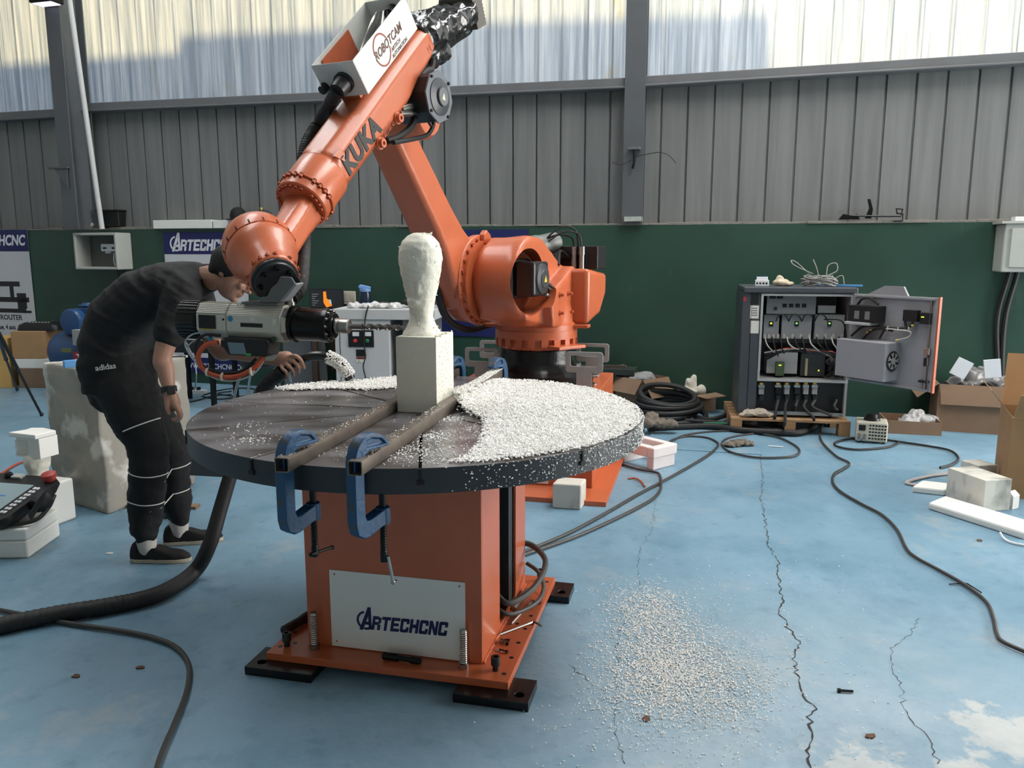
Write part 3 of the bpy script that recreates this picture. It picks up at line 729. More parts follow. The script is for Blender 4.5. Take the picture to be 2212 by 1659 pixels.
# rear arm of the column with the connector box on top
mb = MB(AM); pr = [(-.42, .0, .60), (-.42, .0, .74), (-.05, .0, .78), (-.05, .0, .40), (-.30, .0, .46)]
mb.prism([(a, .02, z) for a, _, z in pr], (0, .34, 0)); mb.build('rear_arm', orange, rob, bevel=.03, bseg=3)
mb = MB(AM); mb.b2(-.40, -.22, .06, .36, .77, .93); mb.build('junction_box', black_plastic, rob, smooth=False, bevel=.006)
for i, s_ in enumerate((.20, .255)):
    mb = MB(AM); mb.lathe((-.19, s_, .77), (-.19, s_, 1), [(0, .02), (.10, .02), (.10, .024), (.155, .022)], 12); mb.build('connector', steel, rob)
for i, (s_, k) in enumerate(((.20, 0.0), (.255, .02), (.23, .05))):
    mb = MB(AM); mb.tube([(-.19, s_, .92), (-.17, s_ - .02, .99 + k), (-.12, s_ - .12, 1.0 + k), (-.06, s_ - .24, .92), (0, s_ - .28, .84)], .007, 6); mb.build('thin_cable', black_rubber, rob)
mb = MB(AM)
for k in range(4): mb.tube([(-.22, .10 + .02 * k, .84), (-.13, .06 + .02 * k, .86 + .012 * k), (-.04, .10 + .015 * k, .80)], .011, 6)
mb.build('cable_bundle', black_rubber, rob, kind='stuff')
# counterbalance cylinder lying behind the drum
mb = MB(AM); mb.lathe((.10, -.06, .90), (-.36, .05, .97), [(0, .05), (0, .075), (.09, .075), (.09, .082), (.16, .082), (.16, .075), (.36, .075), (.37, .05)], 24); mb.build('counterbalance', mat('cyl_grey', (120, 122, 120), .45, metal=.5), rob)
mb = MB(AM); mb.prism([(.30, -.22, .94), (.42, -.22, .94), (.42, -.22, 1.0), (.38, -.22, 1.03), (.33, -.22, 1.0)], (0, .04, 0)); mb.build('lifting_lug', orange, rob, bevel=.006)

# link arm: hub at axis 2, straight box beam up to axis 3
LC = V((.43, -.33, .70)); A3 = V((1.34, -.30, 1.60))
mb = MB(AM)
mb.lathe((LC.x - .03, -.43, LC.z), (LC.x - .03, 1, LC.z), [(0, .20), (.03, .26), (.16, .275), (.20, .285)], 40)
axis = (A3 - V((.50, -.33, .74))); L_ = axis.length; ax = axis.normalized()
side = V((0, 1, 0)); nrm = ax.cross(side).normalized()               # underside, facing the table
def sec(P, w_, d_, ch):
    pts = [(-w_ + ch * .6, -d_), (w_ - ch, -d_), (w_, -d_ + ch), (w_, d_ - ch * .5), (w_ - ch * .5, d_), (-w_ + ch * .5, d_), (-w_, d_ - ch * .5), (-w_, -d_ + ch * 1.0)]
    return [P + side * x + nrm * (-y) for x, y in pts]
P0 = V((.50, -.33, .74))
rs = [sec(P0 - ax * .06, .10, .24, .05), sec(P0 + ax * .12, .105, .20, .05), sec(P0 + ax * .30, .11, .15, .05), sec(P0 + ax * .5, .11, .125, .045), sec(P0 + ax * (L_ - .05), .10, .105, .04), sec(P0 + ax * (L_ + .12), .085, .08, .035)]
mb.rings(rs)
fuse('link_arm', mb, orange, rob, .011, 3)
mb = MB(AM); mb.lathe((LC.x - .03, -.235, LC.z), (LC.x - .03, 1, LC.z), [(0, .285), (.018, .285), (.018, .262), (.05, .262)], 48); lf = mb.build('link_flange', orange, rob)
for k in range(24):
    a = 2 * PI * k / 24; mb = MB(AM); hexbolt(mb, (LC.x - .03 + .272 * math.cos(a), -.217, LC.z + .272 * math.sin(a)), (0, 1, 0), .0105, .018); mb.build('flange_bolt', orange_d, lf)
mb = MB(AM); mb.prism([(LC.x - .03 + .30 * math.cos(a), -.26, LC.z + .30 * math.sin(a)) for a in (R(t) for t in range(-20, 96, 10))] + [(LC.x - .03 + .245 * math.cos(a), -.26, LC.z + .245 * math.sin(a)) for a in (R(t) for t in range(90, -26, -10))], (0, .05, 0)); mb.build('stop_rim', orange, lf, bevel=.008)
# axis 3 hub joining link arm and forearm
mb = MB(AM); mb.lathe((A3.x, -.34, A3.z), (A3.x, 1, A3.z), [(0, .10), (.03, .13), (.30, .13), (.33, .11)], 32); mb.build('elbow_hub', orange, rob)
mb = MB(AM @ Matrix.Translation((1.535, -.02, 1.635)) @ Matrix.Rotation(R(20), 4, 'Y'))
oc = [(.118 * math.cos(R(22.5 + 45 * k)) * (1.0), .0, .118 * math.sin(R(22.5 + 45 * k))) for k in range(8)]
mb.prism([(x, -.02, z) for x, _, z in oc], (0, .20, 0)); mb.b2(-.085, .085, -.10, -.02, -.085, .085)
m3 = mb.build('elbow_motor', black_plastic, rob, smooth=False, bevel=.008)
M3 = AM @ Matrix.Translation((1.535, -.02, 1.635)) @ Matrix.Rotation(R(20), 4, 'Y')
mb = MB(M3); mb.prism([(.126 * math.cos(R(22.5 + 45 * k)), .18, .126 * math.sin(R(22.5 + 45 * k))) for k in range(8)], (0, .01, 0)); mb.build('motor_cover', mat('motor_cover', (104, 108, 114), .38, metal=.3), m3, smooth=False, bevel=.003)
mb = MB(M3); mb.lathe((0, .19, 0), (0, 1, 0), [(0, .088), (.004, .088), (.012, .06), (.014, .046), (.022, .046)], 30); mb.build('motor_dome', MATS['motor_grey'], m3)
MB(M3).lathe((0, .2125, 0), (0, 1, 0), [(0, .042), (.0015, .042)], 24).build('motor_badge', MATS['motor_cover'], m3)
MB(M3).prism([(.022, .2145, -.008), (-.006, .2145, -.022), (-.006, .2145, .018)], (0, .001, 0)).build('warning_triangle', mat('triangle_cream', (214, 206, 168), .5), m3, smooth=False)
for k in range(8):
    if k % 2: a = R(22.5 + 45 * k); MB(M3).cyl((.112 * math.cos(a), .188, .112 * math.sin(a)), (.112 * math.cos(a), .197, .112 * math.sin(a)), .008, 8).build('cover_screw', black_steel, m3)

# forearm
F0, F1 = V((1.40, 0, 1.93)), V((2.364, 0, 1.066))
fx = (F1 - F0).normalized(); fz = V((0, 1, 0)).cross(fx) * -1       # fx: to the wrist, fz: up out of the arm
FM = AM @ Matrix.Translation(F0) @ Matrix((fx, V((0, 1, 0)), fx.cross(V((0, 1, 0))))).transposed().to_4x4()
FLn = (F1 - F0).length
mb = MB(FM)
if (FM.to_3x3() @ V((0, 0, 1))).z < 0: FUP = -1
else: FUP = 1
def fsec(x, w_, h0, h1, ch):                     # octagonal section: w_ half width, h0 below, h1 above
    pts = [(-w_, -h0 + ch), (-w_ + ch, -h0), (w_ - ch, -h0), (w_, -h0 + ch), (w_, h1 - ch), (w_ - ch, h1), (-w_ + ch, h1), (-w_, h1 - ch)]
    return [V((x, a, c_ * FUP)) for a, c_ in pts]
mb.rings([fsec(-.02, .09, -.01, .10, .02), fsec(.12, .105, .03, .12, .03), fsec(.30, .106, .045, .125, .035), fsec(.42, .106, .075, .13, .04), fsec(.70, .106, .075, .13, .045), fsec(1.08, .104, .07, .13, .05)])
mb.lathe((1.05, 0, .025 * FUP), (2, 0, .025 * FUP), [(0, .09), (.03, .106), (.13, .112)], 48)
fuse('forearm', mb, orange, rob, .009, 3)
FD = FM @ Matrix.Translation((0, 0, .022 * FUP))
mb = MB(FD); L0 = FLn - .20
mb.lathe((L0, 0, 0), (9, 0, 0), [(0, .112), (.006, .116), (.13, .116), (.134, .122), (.148, .122), (.15, .110), (.154, .110), (.156, .115), (.192, .115), (.198, .110), (.198, .08)], 56)
drum = mb.build('forearm_drum', orange, rob)
for k in range(26):
    a = 2 * PI * k / 26
    if (k % 13) in (0, 1, 2, 3, 5, 6, 7, 8, 10): mb = MB(FD); hexbolt(mb, (L0 + .142, .119 * math.cos(a), .119 * math.sin(a)), (1, 0, 0), .0075, .018); mb.build('drum_bolt', orange_d, drum)
    if k % 7 != 3: mb = MB(FD); hexbolt(mb, (L0 + .19, .098 * math.cos(a), .098 * math.sin(a)), (1, 0, 0), .0075, .018); mb.build('flange_bolt', orange_d, drum)
MB(FD).lathe((L0 - .005, 0, 0), (9, 0, 0), [(0, .110), (.002, .1135), (.006, .1135), (.008, .110)], 48).build('seam_ring', orange_d, drum)
# lettering on the side of the forearm
tb = FM @ Matrix.Translation((.66, .1285, FUP * -.01))
MT = FM.to_3x3()
tx = (MT @ V((-1, 0, 0))); ty = (MT @ V((0, 0, FUP)))
def side_frame(x, z, off): return basis(FM @ V((x, off, z * FUP)), tx, ty)
text('lettering', 'KUKA', .118, side_frame(.90, .026, .1066), mat('letter_black', (20, 22, 24), .5), rob, ext=.0015, bold=.006, space=1.06)
text('cast_number', '100-1M\n0 A0.1101.42', .024, side_frame(.69, -.035, .1045), orange_d, rob, ext=.002)
text('cast_number', 'M', .05, side_frame(.13, .03, .1045), orange_d, rob, ext=.002)
for x in (.593, .786):
    mb = MB(FM); mb.lathe((x, .10, -.045 * FUP), (x, 1, -.045 * FUP), [(0, .028), (.012, .028), (.012, .022), (.03, .02), (.03, .009), (.022, .009)], 16); mb.build('boss', orange, rob)
mb = MB(FM); mb.prism([(1.02, .09, .10 * FUP), (1.08, .09, .10 * FUP), (1.05, .10, .05 * FUP)], (0, .012, 0)); mb.build('cast_notch', orange, rob, smooth=False)
# open white box riding on the forearm
BX0, BX1, BS0, BS1 = .185, .73, -.10, .122
wb_ = MB(FM); zb0, zb1 = .163 * FUP, .322 * FUP; t_ = .004
def bb(a0, a1, s0, s1, c0, c1): wb_.b2(a0, a1, s0, s1, min(c0, c1), max(c0, c1))
bb(BX0, BX1, BS0, BS1, zb0, zb0 + .004 * FUP); bb(BX0, BX0 + t_, BS0, BS1, zb0, zb1); bb(BX1 - t_, BX1, BS0, BS1, zb0, zb1); bb(BX0 + t_, BX1 - t_, BS0, BS0 + t_, zb0, zb1); bb(BX0 + t_, BX1 - t_, BS1 - t_, BS1, zb0, zb1)
wbox = wb_.build('cable_box', mat('box_white', (214, 216, 212), .5, var=.06, bump=.15, bscale=180), rob, smooth=False, bevel=.002)
rust = mat('rust_print', (150, 74, 52), .6); dk = mat('print_dark', (96, 58, 48), .6)
MF = side_frame(.455, .248, BS1 + .0006)
text('lettering', 'ROBOTCAM', .052, MF @ Matrix.Translation((0.01, -.005, 0)), dk, wbox, ext=.0008, shear=.25, bold=.0008, sx=.95)
text('lettering', 'ARTECH', .024, MF @ Matrix.Translation((.055, -.045, 0)), dk, wbox, ext=.0008, shear=.25)
text('lettering', 'AUTOMATION', .024, MF @ Matrix.Translation((.075, -.07, 0)), dk, wbox, ext=.0008, shear=.25)
mb = MB(MF); meshlogo_ring(mb, (-.055, -.005), .066, .0035, R(15), R(170), 20, .0008); meshlogo_ring(mb, (-.055, -.005), .066, .0035, R(195), R(345), 20, .0008); mb.build('logo_ring', rust, wbox, smooth=False)
mb = MB(FM); mb.b2(.40, .66, -.095, -.088, min(zb0 + FUP * .02, zb0 + FUP * .14), max(zb0 + FUP * .02, zb0 + FUP * .14)); mb.build('inner_plate', orange_d, wbox, smooth=False)
for k in range(4):
    mb = MB(FM); mb.tube([(.24, -.02 + .02 * k, FUP * .29), (.34, .0 + .015 * k, FUP * (.29 - .02 * k)), (.47, -.02 + .02 * k, FUP * .23), (.66, .02, FUP * .19)], .005, 6); mb.build('box_cable', black_rubber if k % 2 else steel, wbox)
mb = MB(FM); mb.cyl((.19, .04, FUP * .27), (.24, .04, FUP * .27), .028, 14); mb.build('box_gland', black_plastic, wbox)
mb = MB(FM); mb.lathe((BX1, .035, FUP * .235), (9, .035, FUP * .235), [(0, .045), (.02, .045), (.02, .040), (.07, .036), (.08, .034)], 20); mb.build('hose_gland', black_plastic, wbox)
mb = MB(FM); mb.lathe((BX1, -.08, FUP * .22), (9, -.08, FUP * .22), [(0, .022), (.03, .02), (.032, .012)], 14); mb.build('side_gland', black_plastic, wbox)
mb = MB(FM); mb.b2(.62, .70, -.05, .05, min(FUP * .12, FUP * .163), max(FUP * .12, FUP * .163)); mb.build('box_bracket', orange, wbox, smooth=False)
# motors at the rear end, wrapped in black film
mb = MB(FM)
for s_, c_ in ((-.055, .06), (.05, .05), (0, .0)):
    mb.cyl((.06, s_, c_ * FUP), (-.42, s_ * 1.1, (c_ - .13) * FUP), .07, 16)
mb.b2(-.06, .10, -.10, .10, min(-.0 * FUP, .14 * FUP), max(-.0 * FUP, .14 * FUP)); mb.cyl((.06, 0, .0 * FUP), (-.12, 0, -.13 * FUP), .06, 12); mb.cyl((.10, 0, .0 * FUP), (-.02, 0, -.11 * FUP), .045, 12)
film = mat('black_film', (38, 38, 38), .16, var=.5, vscale=12, spec=.7, col2=(62, 60, 56), c2lo=.55, c2hi=.8, bump=.4, bscale=18)
def crumple(p):
    n = mnoise.fractal(p * 9, .7, 2.0, 3); n2 = abs(mnoise.noise(p * 20))
    return p + V((n, mnoise.noise(p * 17 + V((3, 1, 2))), n2)) * .018
fuse('wrapped_motors', mb, film, rob, .008, 3, fn=crumple)
mb = MB(FM @ Matrix.Translation((-.46, 0, -.085 * FUP)) @ Matrix.Rotation(R(-16) * FUP, 4, 'Y')); mb.b2(-.06, .05, -.10, .10, -.085, .085)
for k in range(9): mb.b2(-.062, .052, -.102, .102, -.075 + .018 * k, -.068 + .018 * k)
mb.build('motor_end', mat('motor_end_grey', (92, 88, 80), .5), rob, smooth=False)
# cables by the elbow
def acab(pts, r, m_=None, nm='elbow_cable'): return MB(AM).tube(pts, r, 8).build(nm, m_ or black_rubber, rob)
def apx(l, s): return [AM.inverted() @ PP(x, y, AM @ V((0, s, 0)), AN) for x, y in l]
acab(apx([(925, 150), (912, 160), (900, 185), (897, 230), (890, 270), (860, 296), (835, 305)], .06), .017)
acab(apx([(903, 225), (925, 235), (937, 262), (925, 290), (895, 300), (850, 308)], .09), .011)
acab(apx([(890, 243), (915, 250), (932, 272)], .09), .008)
acab(apx([(935, 130), (930, 150), (912, 152)], .05), .018)
for q0, q1 in (((866, 236), (903, 226)), ((862, 246), (892, 244))):
    a_, b_ = apx([q0, q1], .08); MB(AM).lathe(a_, b_, [(0, .012), (.0, .017), ((b_ - a_).length * .8, .017), ((b_ - a_).length * .8, .013), ((b_ - a_).length, .013)], 12).build('connector', steel, rob)
# hose loop at the foot of the link arm
def loop(l, s, r): return MB(AM).tube(apx(l, s), r, 10).build('hose_loop', black_rubber, rob)
loop([(942, 560), (948, 640), (968, 690), (1010, 712), (1062, 700)], -.36, .024)
loop([(1012, 640), (1010, 670), (1030, 685), (1060, 690)], -.38, .02)

# wrist
A6 = V((.45, -.76, -.46)).normalized()
fl_c = PY(597, 609, 2.93); Wc = fl_c - A6 * .13; E1 = AM @ F1
t1 = (E1 - (Wc + V((.0, .06, .02)))).normalized()
mb = MB(); up_ = t1.cross(AN).normalized(); 
def wsec(P, w_, h_, ch=.03): return [P + AN * x + up_ * y for x, y in ((-w_, -h_ + ch), (-w_ + ch, -h_), (w_ - ch, -h_), (w_, -h_ + ch), (w_, h_ - ch), (w_ - ch, h_), (-w_ + ch, h_), (-w_, h_ - ch))]
ws = Wc + V((0, .06, .02))
mb.rings([wsec(E1 + t1 * .02, .078, .074), wsec(E1 - t1 * .10, .068, .066), wsec(ws + t1 * .02, .06, .066), wsec(ws - t1 * .06, .05, .055)])
fuse('wrist_tube', mb, orange, rob, .008, 3)
mb = MB()
mb.lathe(Wc - A6 * .265, Wc, [(0, .012), (.004, .045), (.016, .080), (.04, .108), (.072, .127), (.11, .136), (.15, .138), (.17, .136)], 48)
dome = mb.build('wrist_dome', orange, rob, ang=60)
mb = MB(); mb.lathe(Wc - A6 * .10, Wc, [(0, .135), (.04, .132), (.10, .110), (.16, .095), (.205, .090)], 48)
mb.ball(Wc + (E1 - Wc).normalized() * .08 - A6 * .02, (.085, .085, .085))
wb2 = fuse('wrist_body', mb, orange, rob, .008, 4)
u6, w6 = ortho(A6)
for k in range(20):
    a = 2 * PI * k / 20
    if k % 5 < 4:
        P = Wc + A6 * .085 + (u6 * math.cos(a) + w6 * math.sin(a)) * .0925; d_ = (u6 * math.cos(a) + w6 * math.sin(a)); b_ = MB(); hexbolt(b_, P, d_, .0075, .006); b_.build('wrist_bolt', orange_d, wb2)
for k in range(16):
    a = 2 * PI * k / 16; P = Wc - A6 * .108 + (u6 * math.cos(a) + w6 * math.sin(a)) * .1365
    b_ = MB(basis(P, A6, u6 * -math.sin(a) + w6 * math.cos(a))); b_.box((0, 0, 0), (.022, .006, .004)); b_.build('dome_slot', MATS['slot_dark'], dome, smooth=False)
mb = MB(); mb.lathe(Wc + A6 * .105, Wc + A6, [(0, .084), (.004, .086), (.014, .086), (.016, .078), (.02, .078), (.026, .074), (.028, .02)], 48); wfl = mb.build('tool_flange', mat('flange_dark', (58, 60, 62), .35, metal=.6, var=.3), rob)
for k in range(7):
    a = 2 * PI * k / 7 + .3; P = Wc + A6 * .132 + (u6 * math.cos(a) + w6 * math.sin(a)) * .058; b_ = MB(); hexbolt(b_, P, A6, .0075, .012); b_.build('flange_bolt', black_steel, wfl)
# ------------------------------------------------------------------ spindle
S0, S1 = PY(462, 692, 3.04), PY(756, 705, 2.95)
sx_ = (S1 - S0).normalized(); sy_ = V((0, 0, 1)).cross(sx_).normalized()
SM = basis(S0, sx_, sy_); SL = (S1 - S0).length                        # x along the spindle, y away from the camera, z up
spn = empty('spindle', S0); attach(spn, rob)
alu = mat('spindle_white', (206, 204, 192), .42, var=.08, vscale=5)
def oct_(r, ch): return [(-r, -r + ch), (-r + ch, -r), (r - ch, -r), (r, -r + ch), (r, r - ch), (r - ch, r), (-r + ch, r), (-r, r - ch)]
def osec(x, r, ch, dz=0): return [V((x, a, b_ + dz)) for a, b_ in oct_(r, ch)]
mb = MB(SM); mb.rings([osec(-.035, .066, .038), osec(.085, .066, .038)]); sp1 = mb.build('rear_housing', alu, spn, smooth=False, bevel=.003)
mb = MB(SM); mb.rings([osec(.088, .068, .038), osec(.30, .068, .038)]); sp2 = mb.build('main_housing', alu, spn, smooth=False, bevel=.003)
for k in range(6):
    for x0, x1, pp in ((-.033, .083, sp1), (.09, .298, sp2)):
        MB(SM @ Matrix.Translation((0, -.0663 + .0058 * (k + .7), .0305 + .0058 * (k + .7))) @ Matrix.Rotation(R(45), 4, 'X')).b2(x0, x1, -.0025, .0025, .0005, .0028).build('cooling_rib', alu, pp, smooth=False)
        MB(SM).b2(x0, x1, -.022 + .009 * k, -.019 + .009 * k, .067, .070).build('cooling_rib', alu, pp, smooth=False)
mb = MB(SM); mb.lathe((-.038, 0, 0), (-9, 0, 0), [(0, .07), (.07, .072), (.085, .066), (.094, .05)], 40)
for k in range(28):
    a = 2 * PI * k / 28; mb.box((-.08, .0725 * math.cos(a), .0725 * math.sin(a)), (.075, .004, .006), rx=a)
mb.build('fan_cowl', black_plastic, spn)
mb = MB(SM); mb.rings([osec(.30, .06, .03), osec(.318, .055, .03)]); mb.lathe((.318, 0, 0), (9, 0, 0), [(0, .05), (.02, .05)], 24); mb.build('neck_plate', steel, spn, smooth=False)
mb = MB(SM); mb.lathe((.322, 0, 0), (9, 0, 0), [(0, .07), (.014, .07), (.016, .061), (.115, .061), (.125, .064), (.145, .064), (.148, .048), (.165, .046)], 44); nose = mb.build('spindle_nose', mat('nose_black', (20, 20, 21), .22, metal=.4), spn)
for k in range(12):
    a = 2 * PI * k / 12; b_ = MB(SM); hexbolt(b_, (.468, .055 * math.cos(a), .055 * math.sin(a)), (1, 0, 0), .0045, .008); b_.build('nose_bolt', steel, nose)
mb = MB(SM); mb.lathe((.487, 0, 0), (9, 0, 0), [(0, .026), (.004, .03), (.012, .03), (.014, .026), (.018, .028), (.052, .028), (.056, .024), (.056, .011)], 24); mb.build('collet_nut', steel, spn)
tip = PY(871, 708, 3.005); T0 = SM @ V((.535, 0, 0)); td = (tip - T0).normalized(); TLn = (tip - T0).length
mb = MB(basis(T0, td, V((0, 1, 0)))); mb.lathe((0, 0, 0), (1, 0, 0), [(0, .0095), (.05, .0095), (.052, .0078), (TLn, .0078)], 12)
hx = []
for ph in (0, PI):
    rs = []
    for i in range(90):
        x = .05 + (TLn - .05) * i / 89; a = ph + x * 95; n_ = V((0, math.cos(a), math.sin(a))); q_ = V((0, -math.sin(a), math.cos(a)))
        rs.append([V((x, 0, 0)) + n_ * .006 - q_ * .005, V((x, 0, 0)) + n_ * .0112 - q_ * .0042, V((x, 0, 0)) + n_ * .0112 + q_ * .0042, V((x, 0, 0)) + n_ * .006 + q_ * .005])
    mb.rings(rs)
mb.build('milling_bit', mat('bit_steel', (120, 118, 114), .28, metal=1), spn)
# stickers and labels on the camera side
def sticker(x0, x1, z0, z1, m_, nm='label_plate'):
    return MB(SM).b2(x0, x1, -.0695, -.068, z0, z1).build(nm, m_, sp2 if x0 > .086 else sp1, smooth=False)
sticker(-.022, .046, -.024, .026, black_plastic); sticker(.145, .232, -.012, .003, black_plastic); sticker(.186, .2, .012, .024, mat('sticker_white', (224, 222, 212), .5))
sticker(-.02, .035, -.0295, -.0245, mat('sticker_yellow', (178, 160, 70), .5)); sticker(.272, .288, .0, .022, MATS['sticker_white'])
MB(SM).cyl((.105, -.068, .016), (.105, -.0695, .016), .0105, 20).build('round_sticker', mat('sticker_blue', (40, 140, 178), .4), sp2, smooth=False)
MB(SM).cyl((.268, -.05, -.056), (.268, -.062, -.056), .011, 20).build('round_badge', mat('badge_green', (54, 74, 58), .4), sp2, smooth=False)
MB(SM).cyl((.076, -.066, .012), (.076, -.0685, .012), .004, 10).build('screw', black_steel, sp1)
for x in (.125, .136, .16): MB(SM).cyl((x, -.045, .066), (x, -.045, .0685), .0025, 8).build('screw', black_steel, sp2)
# terminal box under the body
mb = MB(SM); mb.prism([(.085, -.085, -.052), (.255, -.085, -.052), (.265, -.085, -.066), (.255, -.085, -.118), (.10, -.085, -.118), (.08, -.085, -.09)], (0, .10, 0)); tbx = mb.build('terminal_box', black_plastic, spn, smooth=False, bevel=.006)
MB(SM).prism([(.10, -.0862, -.07), (.165, -.0862, -.07), (.175, -.0862, -.112), (.11, -.0862, -.112)], (0, .001, 0)).build('rating_plate', mat('plate_grey', (120, 140, 154), .35, metal=.3), tbx, smooth=False)
MB(SM).b2(.172, .192, -.087, -.0852, -.115, -.108).build('green_tag', mat('tag_green', (40, 190, 90), .5), tbx, smooth=False)
MB(SM).cyl((.07, -.06, -.075), (.09, -.06, -.075), .02, 14).build('cable_gland', black_plastic, tbx)
mb = MB(SM); mb.prism([(.23, -.06, -.11), (.285, -.06, -.11), (.262, -.06, -.135), (.235, -.06, -.135)], (0, .01, 0)); mb.build('bracket_tab', steel, spn, smooth=False)
# looping cables below
def scab(pts, r, m_, nm): return MB(SM).tube(pts, r, 8).build(nm, m_, spn)
cab_o = mat('cable_orange', (196, 84, 52), .4)
scab([(.055, -.07, -.075), (.01, -.08, -.085), (-.02, -.085, -.13), (.01, -.09, -.18), (.08, -.09, -.20), (.15, -.085, -.19), (.21, -.07, -.15), (.235, -.05, -.10)], .0095, cab_o, 'orange_cable')
scab([(.06, -.06, -.05), (-.0, -.075, -.05), (-.035, -.08, -.10), (-.005, -.085, -.16), (.07, -.085, -.185), (.15, -.08, -.175), (.2, -.06, -.13)], .006, black_rubber, 'black_cable')
clear = mat('clear_tube', (176, 188, 196), .25, var=.1)
scab([(.0, -.05, -.04), (-.055, -.06, -.05), (-.08, -.07, -.085), (-.04, -.085, -.14), (.03, -.09, -.20), (.12, -.09, -.213), (.20, -.075, -.18), (.24, -.05, -.11)], .0035, clear, 'air_tube')
scab([(-.03, -.04, -.06), (-.07, -.06, -.09), (-.055, -.08, -.12), (.02, -.09, -.19)], .003, clear, 'air_tube')
for x, y, z in ((.02, -.09, -.185), (.08, -.09, -.20), (.19, -.078, -.175)):
    MB(SM).lathe((x - .003, y, z), (x + .003, y, z), [(0, .012), (.0, .0165), (.006, .0165), (.006, .012)], 14).build('cable_tie', MATS['sticker_white'], spn)
for x, z in ((.02, -.06), (.03, -.072)): MB(SM).cyl((x, -.06, z), (x, -.075, z), .007, 10).build('air_fitting', MATS['sticker_blue'], spn)
# bracket between flange and spindle: two gusset plates on a base plate
g_m = mat('bracket_grey', (104, 106, 108), .42, metal=.3, var=.2)
gp = ((562, 652), (606, 652), (637, 612), (629, 599), (606, 597), (598, 612), (586, 622), (577, 640), (562, 643))
MB().prism([PY(x, y, 2.868) for x, y in gp], (0, .014, 0)).build('gusset', g_m, spn, smooth=False, bevel=.002)
MB().prism([PY(x, y, 2.868) + V((0, .085, 0)) for x, y in gp], (0, .014, 0)).build('gusset', mat('bracket_dark', (52, 54, 57), .42, metal=.4, var=.3), spn, smooth=False, bevel=.002)
MB().prism([PY(x, y, 2.868) for x, y in ((604, 652), (612, 652), (641, 615), (637, 612))], (0, .10, 0)).build('bracket_web', mat('bracket_light', (150, 152, 154), .4, metal=.3), spn, smooth=False)
MB(SM).b2(.14, .285, -.05, .06, .069, .079).build('mount_plate', g_m, spn, smooth=False, bevel=.002)
MB(SM).lathe((.298, .03, .06), (.298, .03, 1), [(0, .018), (.02, .018), (.02, .013), (.04, .012)], 12).build('hose_fitting', steel, spn)
# dress hose: box -> behind the forearm -> spindle
hg = FM @ V((BX1 + .07, .035, FUP * .235)); ht = SM @ V((.298, .03, .09))
pts = [hg, PY(690, 262, 3.78), PY(660, 320, 3.70), PY(652, 400, 3.62), PY(657, 490, 3.45), PY(655, 560, 3.28), PY(648, 620, 3.12), ht]
mb = MB(); sp = smooth_path(pts, 34); mb.tube(sp, lambda t: .0265 + .0022 * (int(t * 260) % 2), 14, smooth=False); mb.build('dress_hose', black_rubber, rob)

# plate handles bolted to the riser by the robot base
alu_pl = mat('handle_alu', (176, 174, 170), .45, metal=.35, var=.2, vscale=8)
def plate_handle(cx, cy, Y, wpx, label):
    Wd = .238; M_ = frame(PY(cx, cy, Y), RA)
    t = thing('lifting_bracket', M_ @ V((0, 0, -.2)), label, 'bracket', 'slotted aluminium brackets around the robot base')
    base = M_.inverted() @ V((0, 0, .606)); zb = (M_.inverted() @ V((M_.translation.x, M_.translation.y, .606))).z
    out = rrect(Wd, .135, .02, 4); mb = MB(M_); mb.prism([(x, 0, z) for x, z in out], (0, .008, 0))
    cut = MB(M_); cut.prism([(x, -.02, z + .008) for x, z in rrect(Wd - .062, .068, .012, 3)], (0, .05, 0))
    carve('bracket_plate', mb, [cut], alu_pl, t, bevel=.0015)
    mb = MB(M_); mb.b2(-.05, .05, .0, .008, zb + .0, -.064); mb.b2(-.05, .05, -.06, .008, zb, zb + .01); mb.build('bracket_foot', alu_pl, t, smooth=False, bevel=.001)
    mb = MB(M_); hexbolt(mb, (0, -.035, zb + .01), (0, 0, 1), .012, .018); mb.build('bracket_bolt', black_steel, t)
plate_handle(1262, 783, 5.03, 84, 'slotted plate bracket standing nearest on the riser right of the robot base')
plate_handle(1280, 762, 5.72, 80, 'slotted plate bracket half hidden behind another one right of the robot base')
plate_handle(1040, 772, 5.45, 84, 'slotted plate bracket left of the robot base above the two far clamps')
plate_handle(1069, 755, 5.95, 80, 'slotted plate bracket peeking out left behind the black robot base')
# ================================================================== FOAM CHIPS
chip_m = mat('foam_chip', (240, 239, 235), 0.9, var=0.08, vscale=30)
def inpoly(x, y, poly):
    c_ = False; j = len(poly) - 1
    for i in range(len(poly)):
        xi, yi = poly[i]; xj, yj = poly[j]
        if (yi > y) != (yj > y) and x < (xj - xi) * (y - yi) / (yj - yi) + xi: c_ = not c_
        j = i
    return c_
class Chips:
    def __init__(s, seed): s.v, s.f, s.r = [], [], random.Random(seed)
    def chip(s, p, size):
        r = s.r; d = V((r.gauss(0, 1), r.gauss(0, 1), r.gauss(0, .45))).normalized(); u, w_ = ortho(d)
        L = size * r.uniform(.7, 1.6); a, b = size * r.uniform(.28, .5), size * r.uniform(.25, .45); n = len(s.v)
        s.v += [p - d * L * .5, p + u * a, p + w_ * b, p - u * a, p - w_ * b, p + d * L * .5]
        for k in range(4):
            s.f += [(n, n + 1 + (k + 1) % 4, n + 1 + k), (n + 5, n + 1 + k, n + 1 + (k + 1) % 4)]
    def done(s, name, parent=None):
        mb = MB(); mb.v, mb.f, mb.mi = s.v, s.f, [0] * len(s.f)
        return mb.build(name, chip_m, parent, smooth=False, kind='stuff')
TI = TF.inverted()
def tloc(px, z=TZ): return [((TI @ FL(x, y, z)).x, (TI @ FL(x, y, z)).y) for x, y in px]
